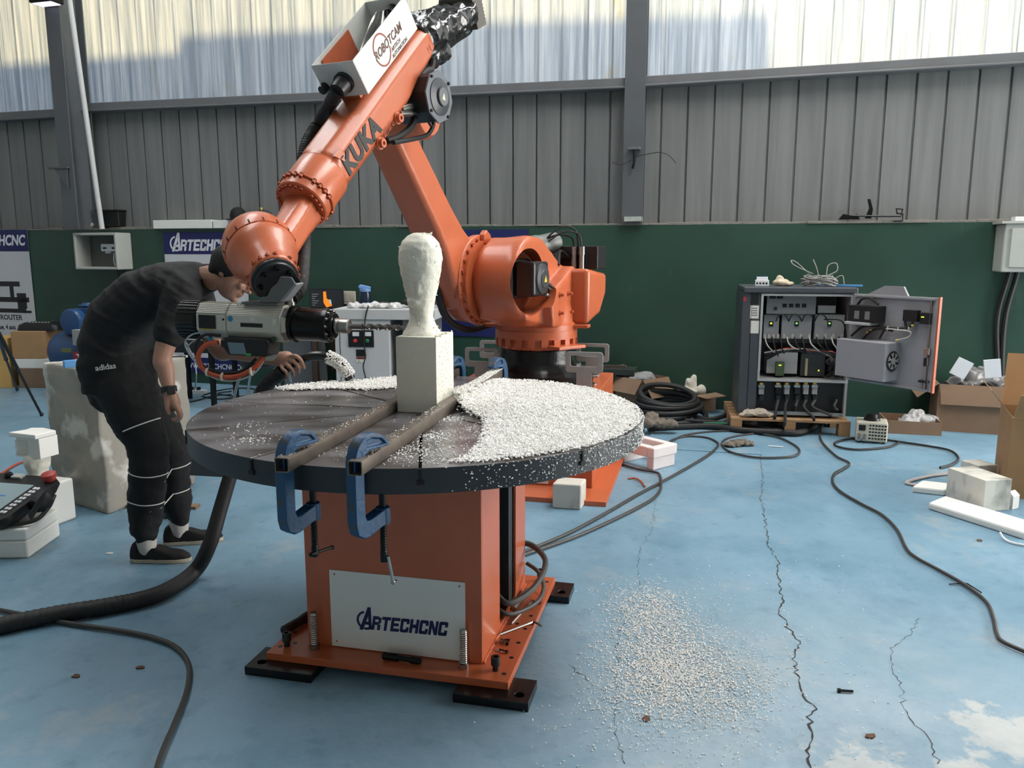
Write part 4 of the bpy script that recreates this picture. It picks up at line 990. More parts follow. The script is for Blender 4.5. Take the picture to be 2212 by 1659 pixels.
dense = tloc([(985, 838), (1040, 828), (1120, 822), (1200, 827), (1270, 839), (1330, 856), (1376, 880), (1388, 903), (1374, 928), (1330, 949), (1260, 970), (1150, 988), (1060, 999), (1000, 1003), (965, 1000), (1005, 985), (1028, 962), (1043, 930), (1040, 908), (1012, 898), (990, 892), (975, 872), (962, 850)])
strip = tloc([(592, 841), (640, 833), (690, 829), (760, 826), (850, 817), (900, 814), (900, 836), (850, 842), (780, 845), (720, 842), (650, 845), (610, 846)])
def pile(x, y):
    h = .052 * math.exp(-((x - .135) ** 2 / .0045 + (y - .10) ** 2 / .020)) + .035 * math.exp(-((x - .13) ** 2 / .004 + (y - .42) ** 2 / .09)) + .018 * math.exp(-((x - .28) ** 2 / .02 + (y - .02) ** 2 / .03))
    h += .010 * math.exp(-((x - .45) ** 2 / .05 + (y - .15) ** 2 / .06))
    return h + .006 * max(0, mnoise.noise(V((x * 14, y * 14, 0))) + .35)
ch = Chips(11); r = ch.r
bed = MB()
def bed_sheet(poly, hf, k):
    gx = [p[0] for p in poly]; gy = [p[1] for p in poly]; st_ = .016; idx = {}; vs = []; fs = []
    cxm, cym = sum(gx) / len(gx), sum(gy) / len(gy); pl = [(cxm + (a - cxm) * k, cym + (b - cym) * k) for a, b in poly]
    nx, ny = int((max(gx) - min(gx)) / st_) + 2, int((max(gy) - min(gy)) / st_) + 2
    for i in range(nx):
        for j in range(ny):
            x, y = min(gx) + i * st_, min(gy) + j * st_
            if inpoly(x, y, pl) and math.hypot(x, y) < TR - .012 and not (-.095 < x < .10 and -.08 < y < .17):
                idx[i, j] = len(vs); vs.append(TF @ V((x, y, TZ + .0018 + hf(x, y) * .62 + random.uniform(-.0008, .0012))))
    for (i, j) in idx:
        if all(q in idx for q in ((i + 1, j), (i, j + 1), (i + 1, j + 1))): fs.append((idx[i, j], idx[i + 1, j], idx[i + 1, j + 1], idx[i, j + 1]))
    bed.add(vs, fs)
bed_sheet(dense, pile, .97); bed_sheet(strip, lambda x, y: .006, .9)
def fill(poly, n, size, hf, jit=.007):
    xs = [p[0] for p in poly]; ys = [p[1] for p in poly]; k = 0; tries = 0
    while k < n and tries < n * 6:
        tries += 1; x, y = r.uniform(min(xs), max(xs)), r.uniform(min(ys), max(ys))
        if not inpoly(x, y, poly) or math.hypot(x, y) > TR - .004: continue
        if -.085 < x < .09 and -.068 < y < .162: continue
        h = hf(x, y); z = TZ + .0025 + (h * (1 - r.random() ** 3) if h > .01 else h * r.random() + r.uniform(0, jit * .5))
        ch.chip(TF @ V((x, y, z)), size * r.uniform(.7, 1.35)); k += 1
fill(dense, 17000, .0095, pile)
fill(strip, 3200, .0085, lambda x, y: .009)
# loose ones over the rest of the top, on the tubes and clinging to the rim
for i in range(420):
    a = r.uniform(0, 2 * PI); q = TR * math.sqrt(r.random()) * .99; x, y = q * math.cos(a), q * math.sin(a)
    if -.09 < x < .095 and -.075 < y < .17: continue
    ch.chip(TF @ V((x, y, TZ + .002)), r.uniform(.004, .007))
for cx, cy, sd_, n in ((-.36, -.60, .05, 90), (-.50, -.42, .03, 30), (.19, -.62, .07, 260), (.30, -.66, .10, 320), (.20, -.42, .035, 160), (.02, -.7, .05, 40), (.33, -.30, .07, 200), (.16, -.15, .03, 160)):
    for i in range(n):
        x, y = r.gauss(cx, sd_), r.gauss(cy, sd_)
        if math.hypot(x, y) < TR - .01: ch.chip(TF @ V((x, y, TZ + .002)), r.uniform(.004, .0075))
for i in range(1700):                       # far half of the right-hand tube and sprinkles on both tubes
    t = r.random(); y = .12 + t * .74; x = .134 - .0246 * (y + .92) + r.uniform(-.024, .024)
    ch.chip(TF @ V((x, y, TZ + BH + .002 + r.random() * .012 * math.exp(-((y - .2) / .2) ** 2))), r.uniform(.004, .008))
for i in range(260):
    y = r.uniform(-.92, -.1); b_ = r.random() < .5
    x = (.134 - .0246 * (y + .92)) if b_ else (-.078 - .0272 * (y + .93))
    ch.chip(TF @ V((x + r.uniform(-.02, .02), y, TZ + BH + .002)), r.uniform(.003, .006))
for i in range(1500):
    a = R(13.2) + R(-80 + 100 * r.random() ** .55); dens = r.random()
    ch.chip(TF @ V((math.cos(a) * (TR + .002), math.sin(a) * (TR + .002), TZ - .075 * (r.random() ** 1.3))), r.uniform(.004, .008))
fch = ch.done('foam_chips'); bed.build('chip_bed', chip_m, fch, kind='stuff'); tag(fch, 'heap of white polystyrene chips strewn over the round table top', 'foam chips')
cf = Chips(12); r = cf.r
def fpx(x, y): return FL(x, y, .002)
for i in range(15500):
    k = r.random()
    if k < .16: x, y = r.gauss(1400, 48), r.gauss(1318, 30)
    elif k < .46: x, y = r.gauss(1438, 62), r.gauss(1400, 48)
    elif k < .70: x, y = r.gauss(1480, 80), r.gauss(1475, 46)
    elif k < .80: x, y = r.gauss(1385, 60), r.gauss(1470, 55)
    elif k < .88: x, y = r.gauss(1590, 55), r.gauss(1480, 55)
    elif k < .96: x, y = r.gauss(1450, 140), r.gauss(1420, 110)
    else: x, y = r.uniform(1130, 1950), r.uniform(1200, 1655)
    if y < 1180 or y > 1690 or (x < 1235 and y < 1525): continue
    cf.chip(fpx(x, y) + V((0, 0, r.random() * .003)), r.uniform(.003, .0078))
tag(cf.done('floor_chips'), 'white polystyrene crumbs scattered on the blue floor beside the pedestal', 'foam chips')
# ================================================================== VACUUM HOSE
hm = black_rubber
vac = thing('vacuum_hose', FL(300, 1295), 'thick ribbed black vacuum hose snaking from the floor up to the hand', 'hose')
pts = [FL(-1500, 1640, .036), FL(-700, 1500, .036), FL(-160, 1392, .036), FL(-20, 1356, .036), FL(120, 1327, .036), FL(250, 1306, .036), FL(345, 1282, .036), FL(418, 1236, .038), PY(452, 1178, 3.50), PY(476, 1100, 3.58), PY(500, 1020, 3.66), PY(530, 930, 3.72), PY(572, 838, 3.75), PY(612, 802, 3.74)]
sp = smooth_path(pts, 36); n = len(sp); mb = MB()
mb.tube(sp, lambda t: (.0335 + (.0022 if int(t * n) % 4 < 2 else 0)) if t < .42 or t > .88 else .035 - .008 * max(0, t - .5), 16, smooth=False); mb.build('corrugated_hose', hm, vac)
npts = [PY(606, 806, 3.74), PY(630, 790, 3.72), PY(660, 773, 3.71), PY(695, 769, 3.70), PY(728, 782, 3.69), PY(748, 803, 3.68), PY(757, 819, 3.68)]
mb = MB(); mb.tube(npts, lambda t: .022 if t < .9 else .024, 14, 10); noz = mb.build('nozzle_pipe', mat('nozzle_black', (26, 28, 30), .25), vac)
nc = Chips(21); path = smooth_path(npts, 20)
for i in range(1500):
    k = int(len(path) * nc.r.uniform(.56, .92)); p = path[min(k, len(path) - 1)]; d = (path[min(k + 1, len(path) - 1)] - path[k - 1]).normalized(); u, w_ = ortho(d); a = nc.r.uniform(0, 2 * PI)
    nc.chip(p + (u * math.cos(a) + w_ * math.sin(a)) * (.023 + nc.r.random() * .008) + V((0, 0, .003)), .009)
nc.done('clinging_chips', noz)

# ================================================================== THE MAN
skin = mat('skin', (168, 128, 108), .5, var=.12, vscale=14, sss=.08)
shirt_m = mat('shirt_black', (26, 27, 29), .8, var=.25, vscale=9, bump=.15, bscale=300)
trouser_m = mat('trouser_black', (20, 21, 23), .85, var=.25, vscale=9, bump=.2, bscale=260)
hair_m = mat('hair_black', (22, 20, 20), .55, var=.3, vscale=80)
def Q(x, y, Y=3.80): return PY(x, y, Y)
def chain(mb, pts, rad, seg=14, n=6):
    L = len(rad) - 1
    def rf(t): k = t * L; i = min(int(k), L - 1); return rad[i] + (rad[i + 1] - rad[i]) * (k - i)
    mb.tube(pts, rf, seg, n); mb.ball(pts[0], rad[0] * .99, 12, 8); mb.ball(pts[-1], rad[-1] * .99, 12, 8)
def torso_rings(mb, st, k):                      # st: (px, py, half thickness, half width); sections stand across the spine
    C_ = [Q(a, b) for a, b, _, _ in st]; rs = []
    for i, (_, _, th, wd) in enumerate(st):
        d = (C_[min(i + 1, len(st) - 1)] - C_[max(i - 1, 0)]).normalized(); nn_ = d.cross(V((0, 1, 0))).normalized()
        rs.append([C_[i] + nn_ * (th + k) * math.copysign(abs(math.cos(a)) ** .8, math.cos(a)) + V((0, 1, 0)) * (wd + k) * math.copysign(abs(math.sin(a)) ** .8, math.sin(a)) for a in (2 * PI * j / 24 for j in range(24))])
    mb.rings(rs)
# joints
hipN, hipF = Q(262, 800, 3.73), Q(262, 800, 3.91)
kneeN, kneeF = Q(322, 985, 3.68), Q(366, 975, 3.92)
ankN, ankF = FL(322, 1212, 0) + V((0, 0, .10)), FL(392, 1174, 0) + V((0, 0, .10))
shN, shF = Q(392, 640, 3.64), Q(425, 640, 3.97)
elN, wrN = Q(352, 768, 3.56), Q(366, 846, 3.52)
elF, wrF = Q(470, 752, 3.90), Q(586, 776, 3.78)
hc = Q(500, 592, 3.72); hf = V((.85, -.10, -.5)).normalized(); hs = V((0, 1, 0)); hs = (hs - hf * hs.dot(hf)).normalized(); hu = hs.cross(hf) * -1
if hu.z < 0: hu = -hu
HM = Matrix.Translation(hc) @ Matrix((hf, hs, hu)).transposed().to_4x4()       # x face forward, z crown
st = [(262, 790, .105, .155), (250, 745, .115, .155), (268, 690, .12, .16), (322, 640, .115, .175), (385, 612, .095, .185), (425, 604, .075, .13)]
body = MB()
torso_rings(body, st, -.012)
chain(body, [Q(410, 606), Q(445, 600, 3.77), hc + hf * -.045 + hu * -.05], [.07, .06, .056])
for hip, kn, an in ((hipN, kneeN, ankN), (hipF, kneeF, ankF)):
    chain(body, [hip, hip.lerp(kn, .5) + V((.01, 0, 0)), kn, kn.lerp(an, .4) + V((-.015, 0, 0)), an], [.095, .082, .06, .058, .04])
    chain(body, [an + V((-.02, 0, -.04)), an + V((.03, 0, -.06)), an + V((.07, 0, -.07))], [.032, .030, .020])
chain(body, [shN, elN, elN.lerp(wrN, .35), wrN], [.058, .041, .040, .026])
chain(body, [shF, elF, elF.lerp(wrF, .3), wrF], [.062, .043, .042, .027])
# head: skull, jaw, brow, nose, lips, chin, ear
H = lambda x, y, z: HM @ V((x, y, z))
MR = HM.to_3x3()
def hb(x, y, z, rx, ry, rz): body.ball(H(x, y, z), (rx, ry, rz), 20, 14, MR)
hb(-.012, 0, .035, .094, .074, .088); hb(.022, 0, -.03, .068, .062, .082); hb(.03, 0, -.072, .05, .048, .04); hb(.062, 0, -.095, .022, .024, .018)
hb(.068, 0, .03, .024, .05, .03); hb(.075, .03, -.018, .018, .022, .02); hb(.075, -.03, -.018, .018, .022, .02)
chain(body, [H(.082, 0, .022), H(.096, 0, -.004), H(.112, 0, -.03)], [.009, .0105, .0125], 10, 4)
hb(.098, .011, -.033, .011, .009, .008); hb(.098, -.011, -.033, .011, .009, .008)
hb(.082, 0, -.056, .013, .022, .007); hb(.079, 0, -.069, .013, .020, .008)
for sgn in (-1, 1): hb(-.016, sgn * .066, -.004, .013, .006, .022)
# far hand closed over the hose
gdir = (PY(640, 785, 3.72) - PY(600, 806, 3.74)).normalized()
chain(body, [wrF, Q(602, 776, 3.76), Q(618, 776, 3.735)], [.028, .036, .040]); body.ball(Q(614, 782, 3.735), (.038, .022, .030))
fing = (((634, 769), (649, 777), (657, 795)), ((629, 779), (643, 789), (646, 804)), ((620, 788), (632, 799), (634, 812)), ((609, 794), (619, 805), (621, 816)))
for (a, m_, t_), r_ in zip(fing, (.0098, .0100, .0094, .0084)): chain(body, [Q(612, 780, 3.73), Q(*a, 3.695), Q(*m_, 3.668), Q(*t_, 3.678)], [.015, r_ * 1.12, r_, r_ * .85], 10, 6)
chain(body, [Q(598, 784, 3.75), Q(620, 797, 3.775), Q(645, 794, 3.765)], [.016, .012, .010], 10, 5)
# near hand hanging loose, fingers curled
chain(body, [wrN, Q(371, 862, 3.52), Q(375, 874, 3.52)], [.027, .033, .032])
for i, (y_, dx) in enumerate(((3.555, 0), (3.53, 3), (3.505, 4), (3.485, 1))):
    k0 = Q(381 + dx, 880, y_); chain(body, [Q(373, 868, y_ * .5 + 1.76), k0, Q(387 + dx, 897, y_), Q(380 + dx, 909 - abs(i - 1.5) * 2, y_), Q(373 + dx, 908 - abs(i - 1.5) * 2, y_)], [.014, .0115, .0105, .0098, .0085], 10, 5)
chain(body, [Q(362, 862, 3.50), Q(362, 880, 3.485), Q(366, 893, 3.48)], [.015, .0115, .0095], 10, 5)
person = fuse('person', body, skin, None, .0046, 2)
tag(person, 'man in black shirt and track trousers bending over the table behind the spindle', 'person')
# hair: cap over the back and top of the skull
hr = MB(); hr.ball(H(-.022, 0, .043), (.098, .083, .092), 24, 16, MR); hr.ball(H(-.06, 0, -.0), (.05, .06, .06), 16, 12, MR); hr.ball(H(.04, 0, .095), (.045, .055, .032), 16, 10, MR)
cut = MB(HM); cut.box((.11, 0, -.06), (.12, .3, .26)); cut2 = MB(HM); cut2.box((.0, 0, -.13), (.5, .3, .17))
fuse('hair', hr, hair_m, person, .006, 2, cut=[cut, cut2])
for sgn in (-1, 1):
    e = MB(); e.ball(H(.078, sgn * .03, .006), (.012, .014, .009), 12, 8, MR); e.build('eye', mat('eye_dark', (40, 34, 32), .2), person)
    e = MB(); e.tube([H(.088, sgn * .014, .024), H(.088, sgn * .03, .03), H(.074, sgn * .052, .024)], .0045, 6, 4); e.build('eyebrow', hair_m, person)
# shirt
sm_ = MB(); torso_rings(sm_, [(258, 772, .150, .18), (250, 745, .152, .18), (268, 690, .150, .185), (322, 640, .140, .205), (385, 613, .112, .215), (430, 604, .085, .15)], 0.0)
chain(sm_, [Q(395, 618, 3.70), shN, shN.lerp(elN, .62)], [.09, .088, .074]); chain(sm_, [Q(420, 618, 3.9), shF, shF.lerp(elF, .55)], [.09, .085, .07])
chain(sm_, [Q(428, 605, 3.78), Q(447, 601, 3.77)], [.085, .072])
def folds(p):
    q = V((p.x * 6, p.y * 5, p.z * 22 + p.x * 14)); n = mnoise.fractal(q, .9, 2, 3)
    return p + V((n * .4, -n, n * .5)) * .009
c1 = MB(); c1.box(shN.lerp(elN, .62) + (elN - shN).normalized() * .078, (.25, .25, .1), ry=-math.atan2((elN - shN).x, -(elN - shN).z) if False else 0, rx=0)
fuse('shirt', sm_, shirt_m, person, .009, 4, fn=folds)
# trousers
tr = MB(); torso_rings(tr, [(262, 838, .15, .185), (256, 800, .158, .19), (254, 765, .150, .182), (250, 748, .145, .175)], 0.0)
for hip, kn_, an, f_ in ((hipN, kneeN, ankN, 1), (hipF, kneeF, ankF, 0)):
    chain(tr, [hip + V((.0, 0, -.05)), hip.lerp(kn_, .5) + V((.0, 0, 0)), kn_, kn_.lerp(an, .45) + V((-.01, 0, 0)), an + V((-.005, 0, .09)), an + V((0, 0, .045))], [.135, .118, .092, .084, .07, .058], 18, 6)
chain(tr, [Q(228, 800, 3.75), Q(240, 850, 3.76)], [.11, .10]); chain(tr, [Q(228, 800, 3.88), Q(240, 850, 3.88)], [.11, .10])
def tfolds(p):
    n = mnoise.fractal(V((p.x * 8, p.y * 8, p.z * 13)), .9, 2, 3); k = .013 + .012 * max(0, .3 - p.z)
    return p + V((n, mnoise.noise(p * 9), n * .3)) * k
tro = fuse('trousers', tr, trouser_m, person, .0085, 3, fn=tfolds)
pipe_m = mat('piping_white', (226, 224, 216), .6)
from mathutils.bvhtree import BVHTree
_tw = world_m(tro); _bvh = BVHTree.FromPolygons([_tw @ v.co for v in tro.data.vertices], [tuple(p.vertices) for p in tro.data.polygons])
def piping(C0, C1, t, a0, a1, tilt=0):
    C = V(C0).lerp(V(C1), t); d = (V(C1) - V(C0)).normalized(); d = (d + V((tilt, 0, 0))).normalized()
    e = (V((0, -1, 0)) - d * d.dot(V((0, -1, 0)))).normalized(); s_ = d.cross(e); pts = []
    for k in range(25):
        a = R(a0 + (a1 - a0) * k / 24); q = e * math.cos(a) + s_ * math.sin(a)
        h = _bvh.ray_cast(C + q * .3, -q, .3)
        if h[0] is not None: pts.append(h[0] + q * .001)
    if len(pts) > 2: MB().tube(pts, .003, 6, smooth=False).build('piping', pipe_m, tro)
for hip, kn_, an, s_ in ((hipN, kneeN, ankN, 0), (hipF, kneeF, ankF, .03)):
    if not s_: piping(hip, kn_, .66, -85, 12, .1)
    piping(kn_, an, .16, -95, 95, -.02); piping(kn_, an, .50, -95, 95, -.05)
_d = ray(228, 793).normalized(); _h = _bvh.ray_cast(EYE, _d)
_o = (_h[0] if _h[0] is not None else Q(226, 793, 3.575)) - _d * .006; _n = _h[1] if _h[0] is not None else V((0, -1, 0))
if _n.dot(_d) > 0: _n = -_n
_x = V((1, 0, .10)); _x = (_x - _n * _x.dot(_n)).normalized()
text('trouser_print', 'adidas', .036, basis(_o, _x, _n.cross(_x)), pipe_m, tro, ext=.001, bold=.0006)
# socks, shoes, watch
sock_m = mat('sock_grey', (186, 184, 178), .9, var=.3, vscale=90)
sole_m = mat('sole_cream', (176, 166, 148), .7); shoe_m = mat('shoe_black', (20, 20, 21), .8, var=.3, vscale=30)
for an, yaw in ((ankN, R(0)), (ankF, R(14))):
    M_ = Matrix.Translation((an.x, an.y, 0)) @ Matrix.Rotation(yaw, 4, 'Z')
    s = MB(M_); chain(s, [V((0, 0, .20)), V((-.005, 0, .11)), V((.0, 0, .06)), V((.012, 0, .05))], [.050, .048, .042, .030]); fuse('sock', s, sock_m, person, .006, 3)
    fp = [(-.088, .0), (-.082, .026), (-.05, .036), (.0, .036), (.07, .045), (.13, .046), (.18, .035), (.205, .012), (.208, -.005), (.19, -.026), (.14, -.042), (.07, -.042), (0, -.034), (-.05, -.036), (-.082, -.026)]
    s = MB(M_); s.prism([(x, y, .0) for x, y in fp], (0, 0, .022)); sh = s.build('shoe', sole_m, person, smooth=True, bevel=.005)
    rs = []
    for z, k, cut_ in ((.02, 1.0, 0), (.036, .99, 0), (.052, .95, .0), (.068, .86, .02), (.078, .70, .03)):
        rs.append([V((x * k + (.0), y * k, z + (.022 if x < -.02 else 0) * (z - .02) / .05 - (.018 if x > .12 else 0) * (z - .02) / .05)) for x, y in fp])
    s = MB(M_); s.rings(rs); c2 = MB(M_); c2.lathe((-.012, 0, .050), (-.012, 0, 1), [(0, .040), (.1, .046)], 18)
    fuse('shoe_upper', s, shoe_m, sh, .005, 2, cut=[c2])
wd_ = (wrN - elN).normalized(); mb = MB(); mb.lathe(wrN - wd_ * .022, wrN, [(0, .031), (.0, .034), (.024, .034), (.024, .03)], 20); wt = mb.build('watch', black_rubber, person)
MB(basis(wrN - wd_ * .010 + V((.020, -.026, 0)), V((.8, .6, 0)), wd_)).box((0, 0, 0), (.034, .036, .014)).build('watch_face', black_plastic, wt, bevel=.003)
# ================================================================== LEFT HALF OF THE BACKGROUND
card = mat('cardboard', (176, 138, 98), .85, var=.2, vscale=7, bump=.1, bscale=80)
card_d = mat('cardboard_dark', (138, 112, 90), .85, var=.25, vscale=7)
card_y = mat('cardboard_yellow', (198, 160, 96), .85, var=.2, vscale=7)
grey_box = mat('enclosure_grey', (176, 178, 172), .5, var=.12, vscale=5)
foam2 = mat('foam_board', (236, 236, 230), .6, var=.06, vscale=6)
print_w = mat('print_white', (226, 228, 232), .5, var=.04)
banner_w = mat('banner_white', (206, 208, 212), .55, var=.06, vscale=3)
banner_b = mat('banner_navy', (26, 34, 92), .5, var=.08, vscale=3)
ink = mat('print_ink', (34, 34, 36), .5)
dark_wood = mat('dark_wood', (74, 54, 42), .6, var=.4, vscale=5, stretch=(1, 1, .2))
chrome = mat('chrome_tube', (168, 170, 172), .25, metal=1)
def zt(y, Y, x=1106): return PY(x, y, Y).z
def ffr(pl, pr, z=0.0):
    P, Q_ = FL(*pl, z), FL(*pr, z); d = Q_ - P
    return frame(P, math.atan2(d.y, d.x)), d.length
WR = WALL.to_3x3()
def wallM(u, z, off): return WALL @ Matrix.Translation((u, -off, z)) @ Matrix.Rotation(PI / 2, 4, 'X')     # x along wall, y up, z into the hall

# open-fronted wall enclosure
def wall_enclosure():
    off = .24; u0, z1 = PW(156, 503, off); u1, _ = PW(249, 503, off); _, z0 = PW(160, 582, off)
    M = WALL @ Matrix.Translation((u0, 0, z0)); W_, H_ = u1 - u0, z1 - z0; t = .03
    e = thing('wall_enclosure', M @ V((W_ / 2, -.1, 0)), 'open grey switch enclosure on the green wall under the white conduit', 'electrical box')
    mb = MB(M)
    for a in ((0, t, 0, H_), (W_ - t, W_, 0, H_)): mb.b2(a[0], a[1], -off, -.002, a[2], a[3])
    mb.b2(t, W_ - t, -off, -.002, 0, t); mb.b2(t, W_ - t, -off, -.002, H_ - t, H_); mb.b2(t, W_ - t, -.02, -.002, t, H_ - t)
    mb.build('enclosure_body', grey_box, e, smooth=False, bevel=.008)
    MB(M).b2(t + .001, W_ - t - .001, -.026, -.0205, t + .001, H_ - t - .001).build('shade_sheet', mat('plate_shadow', (96, 98, 94), .7), e, smooth=False)  # dark sheet added to paint the shade inside the open box
    b_ = MB(M); b_.b2(W_ * .42, W_ * .82, -.10, -.021, H_ * .50, H_ * .70); b_.b2(W_ * .48, W_ * .62, -.08, -.021, H_ * .44, H_ * .50); b_.build('breaker', print_w, e, smooth=False, bevel=.004)
    for x in (.47, .68): MB(M).b2(W_ * x, W_ * (x + .08), -.105, -.10, H_ * .56, H_ * .61).build('breaker_switch', black_plastic, e, smooth=False)
    for x0, x1, m_ in ((.66, .66, print_w), (.75, .80, black_rubber)):
        MB(M).tube([(W_ * x0, -.06, H_ * .46), (W_ * x0, -.07, H_ * .25), (W_ * x1, -.06, H_ * .10)], .007, 6).build('wire', m_, e)
    MB(M).tube([(W_ * .7, -.05, -.0), (W_ * .68, -.02, -.3), (W_ * .55, -.02, -.75)], .012, 6).build('feed_cable', black_rubber, e)
    MB(M).tube([(W_ * .85, -.05, -.0), (W_ * .9, -.02, -.3), (W_ * 1.0, -.02, -.5)], .006, 6).build('feed_cable', black_rubber, e)
wall_enclosure()

# wall banners
def banner(u0, u1, z0, z1, zh, zf, label, name='banner', off=.012):
    M = wallM(u0, z0, off); W_, H_ = u1 - u0, z1 - z0
    o = MB(M).b2(0, W_, 0, H_, -.003, 0).build(name, banner_w, smooth=False); tag(o, label, 'banner')
    if zh: MB(M).b2(0, W_, zh - z0, H_, 0, .0015).build('header_band', banner_b, o, smooth=False)
    if zf: MB(M).b2(0, W_, 0, zf - z0, 0, .0015).build('footer_band', banner_b, o, smooth=False)
    return o, M, W_, H_
# left banner with the router picture
ur, zt1 = PW(58, 496, .012); z_h = PW(60, 543, .012)[1]; zb = PW(74, 768, .012)[1]; zf = PW(74, 752, .012)[1]
W1 = 1.05; u0 = ur - W1
o, M, W_, H_ = banner(u0, ur, zb, zt1, z_h, zf, 'white and navy wall banner with a router picture at the left edge')
Lh = z_h - zb
text('banner_lettering', 'ARTECHCNC', .17, M @ Matrix.Translation((W_ - .05, H_ - .13, .002)), print_w, o, ext=.0005, shear=.2, bold=.006, align='RIGHT', sx=.8)
text('banner_lettering', 'CNC ROUTER', .088, M @ Matrix.Translation((W_ - .20, Lh - .80, .001)), ink, o, ext=.0005, align='RIGHT', bold=.0015)
text('banner_lettering', '3D statue, 4 axis ,double r', .082, M @ Matrix.Translation((W_ - .06, Lh - .92, .001)), ink, o, ext=.0005, align='RIGHT', bold=.0015, sx=.8)
text('banner_lettering', 'ARTECHCNC.', .075, M @ Matrix.Translation((W_ - .02, .05, .002)), print_w, o, ext=.0005, align='RIGHT')
mb = MB(M); zz = Lh - .60
for a in ((.30, .86, zz + .18, zz + .24), (.30, .98, zz - .01, zz + .05), (.30, .92, zz - .14, zz - .09), (.80, .94, zz - .09, zz + .10), (.70, .76, zz + .05, zz + .18), (.50, .56, zz + .24, zz + .46), (.88, 1.0, zz - .14, zz - .11)): mb.b2(a[0], a[1], a[2], a[3], .0, .001)
mb.build('router_picture', ink, o, smooth=False, kind='stuff')
# centre-left banner
ua, z1 = PW(352, 502, .012); ub, _ = PW(529, 502, .012); z_h = PW(356, 549, .012)[1]; zb = PW(400, 803, .012)[1]; zf = PW(400, 771, .012)[1]
o, M, W_, H_ = banner(ua, ub, zb, z1, z_h, zf, 'white banner with navy header bearing the company logo behind the bent man')
logo(M @ Matrix.Translation((.10, H_ - .205, .002)), .19, print_w, o, 'banner_logo')
text('banner_lettering', 'WWW.ARTECHCNC.CO.', .085, M @ Matrix.Translation((W_ * .52, .075, .002)), print_w, o, ext=.0005, bold=.001, sx=.9)
# navy banner behind the robot
ua, z1 = PW(942, 497, .012); ub, _ = PW(1141, 497, .012); zb = PW(1000, 726, .012)[1]
M = wallM(ua, zb, .012); o = MB(M).b2(0, ub - ua, 0, z1 - zb, -.003, 0).build('banner', banner_b, smooth=False); tag(o, 'plain navy banner with white lettering hung behind the robot column', 'banner')
text('banner_lettering', 'JINAN ARTECH CNC', .085, M @ Matrix.Translation((-.02, PW(985, 663, .012)[1] - zb, .002)), print_w, o, ext=.0005, align='LEFT', sx=.85)
text('banner_lettering', 'www.artechcnc.com', .075, M @ Matrix.Translation((.18, PW(1015, 688, .012)[1] - zb, .002)), print_w, o, ext=.0005, align='LEFT')

# things on the ledge of the plinth wall
def ledge(x0, x1, ytop, off=-.02, dep=.09):
    u0, _ = PW(x0, 480, off); u1, z1 = PW(x1, ytop, off); return u0, u1, z1
LZ = GT + .033
for x0, x1, lb in ((341, 466, 'long pale foam board on the wall ledge above the company logo'), (470, 592, 'long pale foam board on the wall ledge carrying the black cap')):
    u0, u1, z1 = ledge(x0, x1, 475); tag(MB(WALL).b2(u0, u1, -.06, .075, GT + .002, z1).build('foam_board', foam2, smooth=False, bevel=.004), lb, 'board', 'pale boards lying on the wall ledge')
FBZ = z1
u0, u1, z1 = ledge(219, 263, 453); t = thing('bucket', WALL @ V(((u0 + u1) / 2, .02, LZ)), 'square black bucket standing on the wall ledge beside the conduit', 'bucket')
MB(WALL).rings([[V((u0 + (.012 if i in (0, 3) else -.012) + (u1 - u0) * (i in (1, 2)), (-.03 if i < 2 else .075), LZ)) for i in range(4)], [V((u0 + (u1 - u0) * (i in (1, 2)), (-.045 if i < 2 else .085), z1 - .02)) for i in range(4)]]).build('bucket_body', black_plastic, t, smooth=False, bevel=.008)
MB(WALL).b2(u0 - .012, u1 + .012, -.055, .087, z1 - .02, z1).build('bucket_lid', black_plastic, t, smooth=False, bevel=.006)
u0, u1, z1 = ledge(494, 537, 447); cu = (u0 + u1) / 2; t = thing('baseball_cap', WALL @ V((cu, .0, FBZ)), 'black baseball cap resting on the foam board on the ledge', 'cap')
MB(WALL).lathe((cu, .01, FBZ + .002), (cu, .01, 9), [(0, .085), (.05, .088), (.10, .075), (.13, .045), (.14, .01)], 24).build('crown', mat('cap_black', (18, 18, 19), .8), t)
MB(WALL).prism([(cu + .10 * math.cos(a) * .9, -.02 + .11 * math.sin(a) - .02, FBZ + .003) for a in (R(180 + 15 * k) for k in range(13))], (0, 0, .008)).build('peak', MATS['cap_black'], t, smooth=False)
u0, u1, _ = ledge(544, 562, 455); cu = (u0 + u1) / 2; t = thing('goggles', WALL @ V((cu, 0, FBZ)), 'clear safety goggles with thin frame beside the black cap', 'goggles')
for k in (-.04, .05): MB(WALL).tube([(cu + k + .04 * math.cos(a), -.02, FBZ + .045 + .036 * math.sin(a)) for a in (2 * PI * j / 16 for j in range(17))], .004, 6, smooth=False).build('lens_frame', black_plastic, t)
for k in (-.04, .05): MB(WALL).lathe((cu + k, -.02, FBZ + .045), (cu + k, 9, FBZ + .045), [(0, .036), (.002, .036)], 20).build('lens', mat('lens_clear', (200, 200, 180), .1, trans=.8), t)
u0, u1, z1 = ledge(556, 566, 447); cu = (u0 + u1) / 2; t = thing('small_bottle', WALL @ V((cu, .04, FBZ)), 'small clear bottle with yellow cap behind the goggles', 'bottle')
MB(WALL).lathe((cu, .055, FBZ + .001), (cu, .055, 9), [(0, .024), (.08, .024), (.10, .012), (.11, .012)], 14).build('bottle_body', MATS['lens_clear'], t); MB(WALL).lathe((cu, .055, FBZ + .111), (cu, .055, 9), [(0, .014), (.025, .014)], 12).build('bottle_cap', mat('cap_yellow', (200, 180, 90), .5), t)
u0, u1, _ = ledge(566, 584, 457); cu = (u0 + u1) / 2
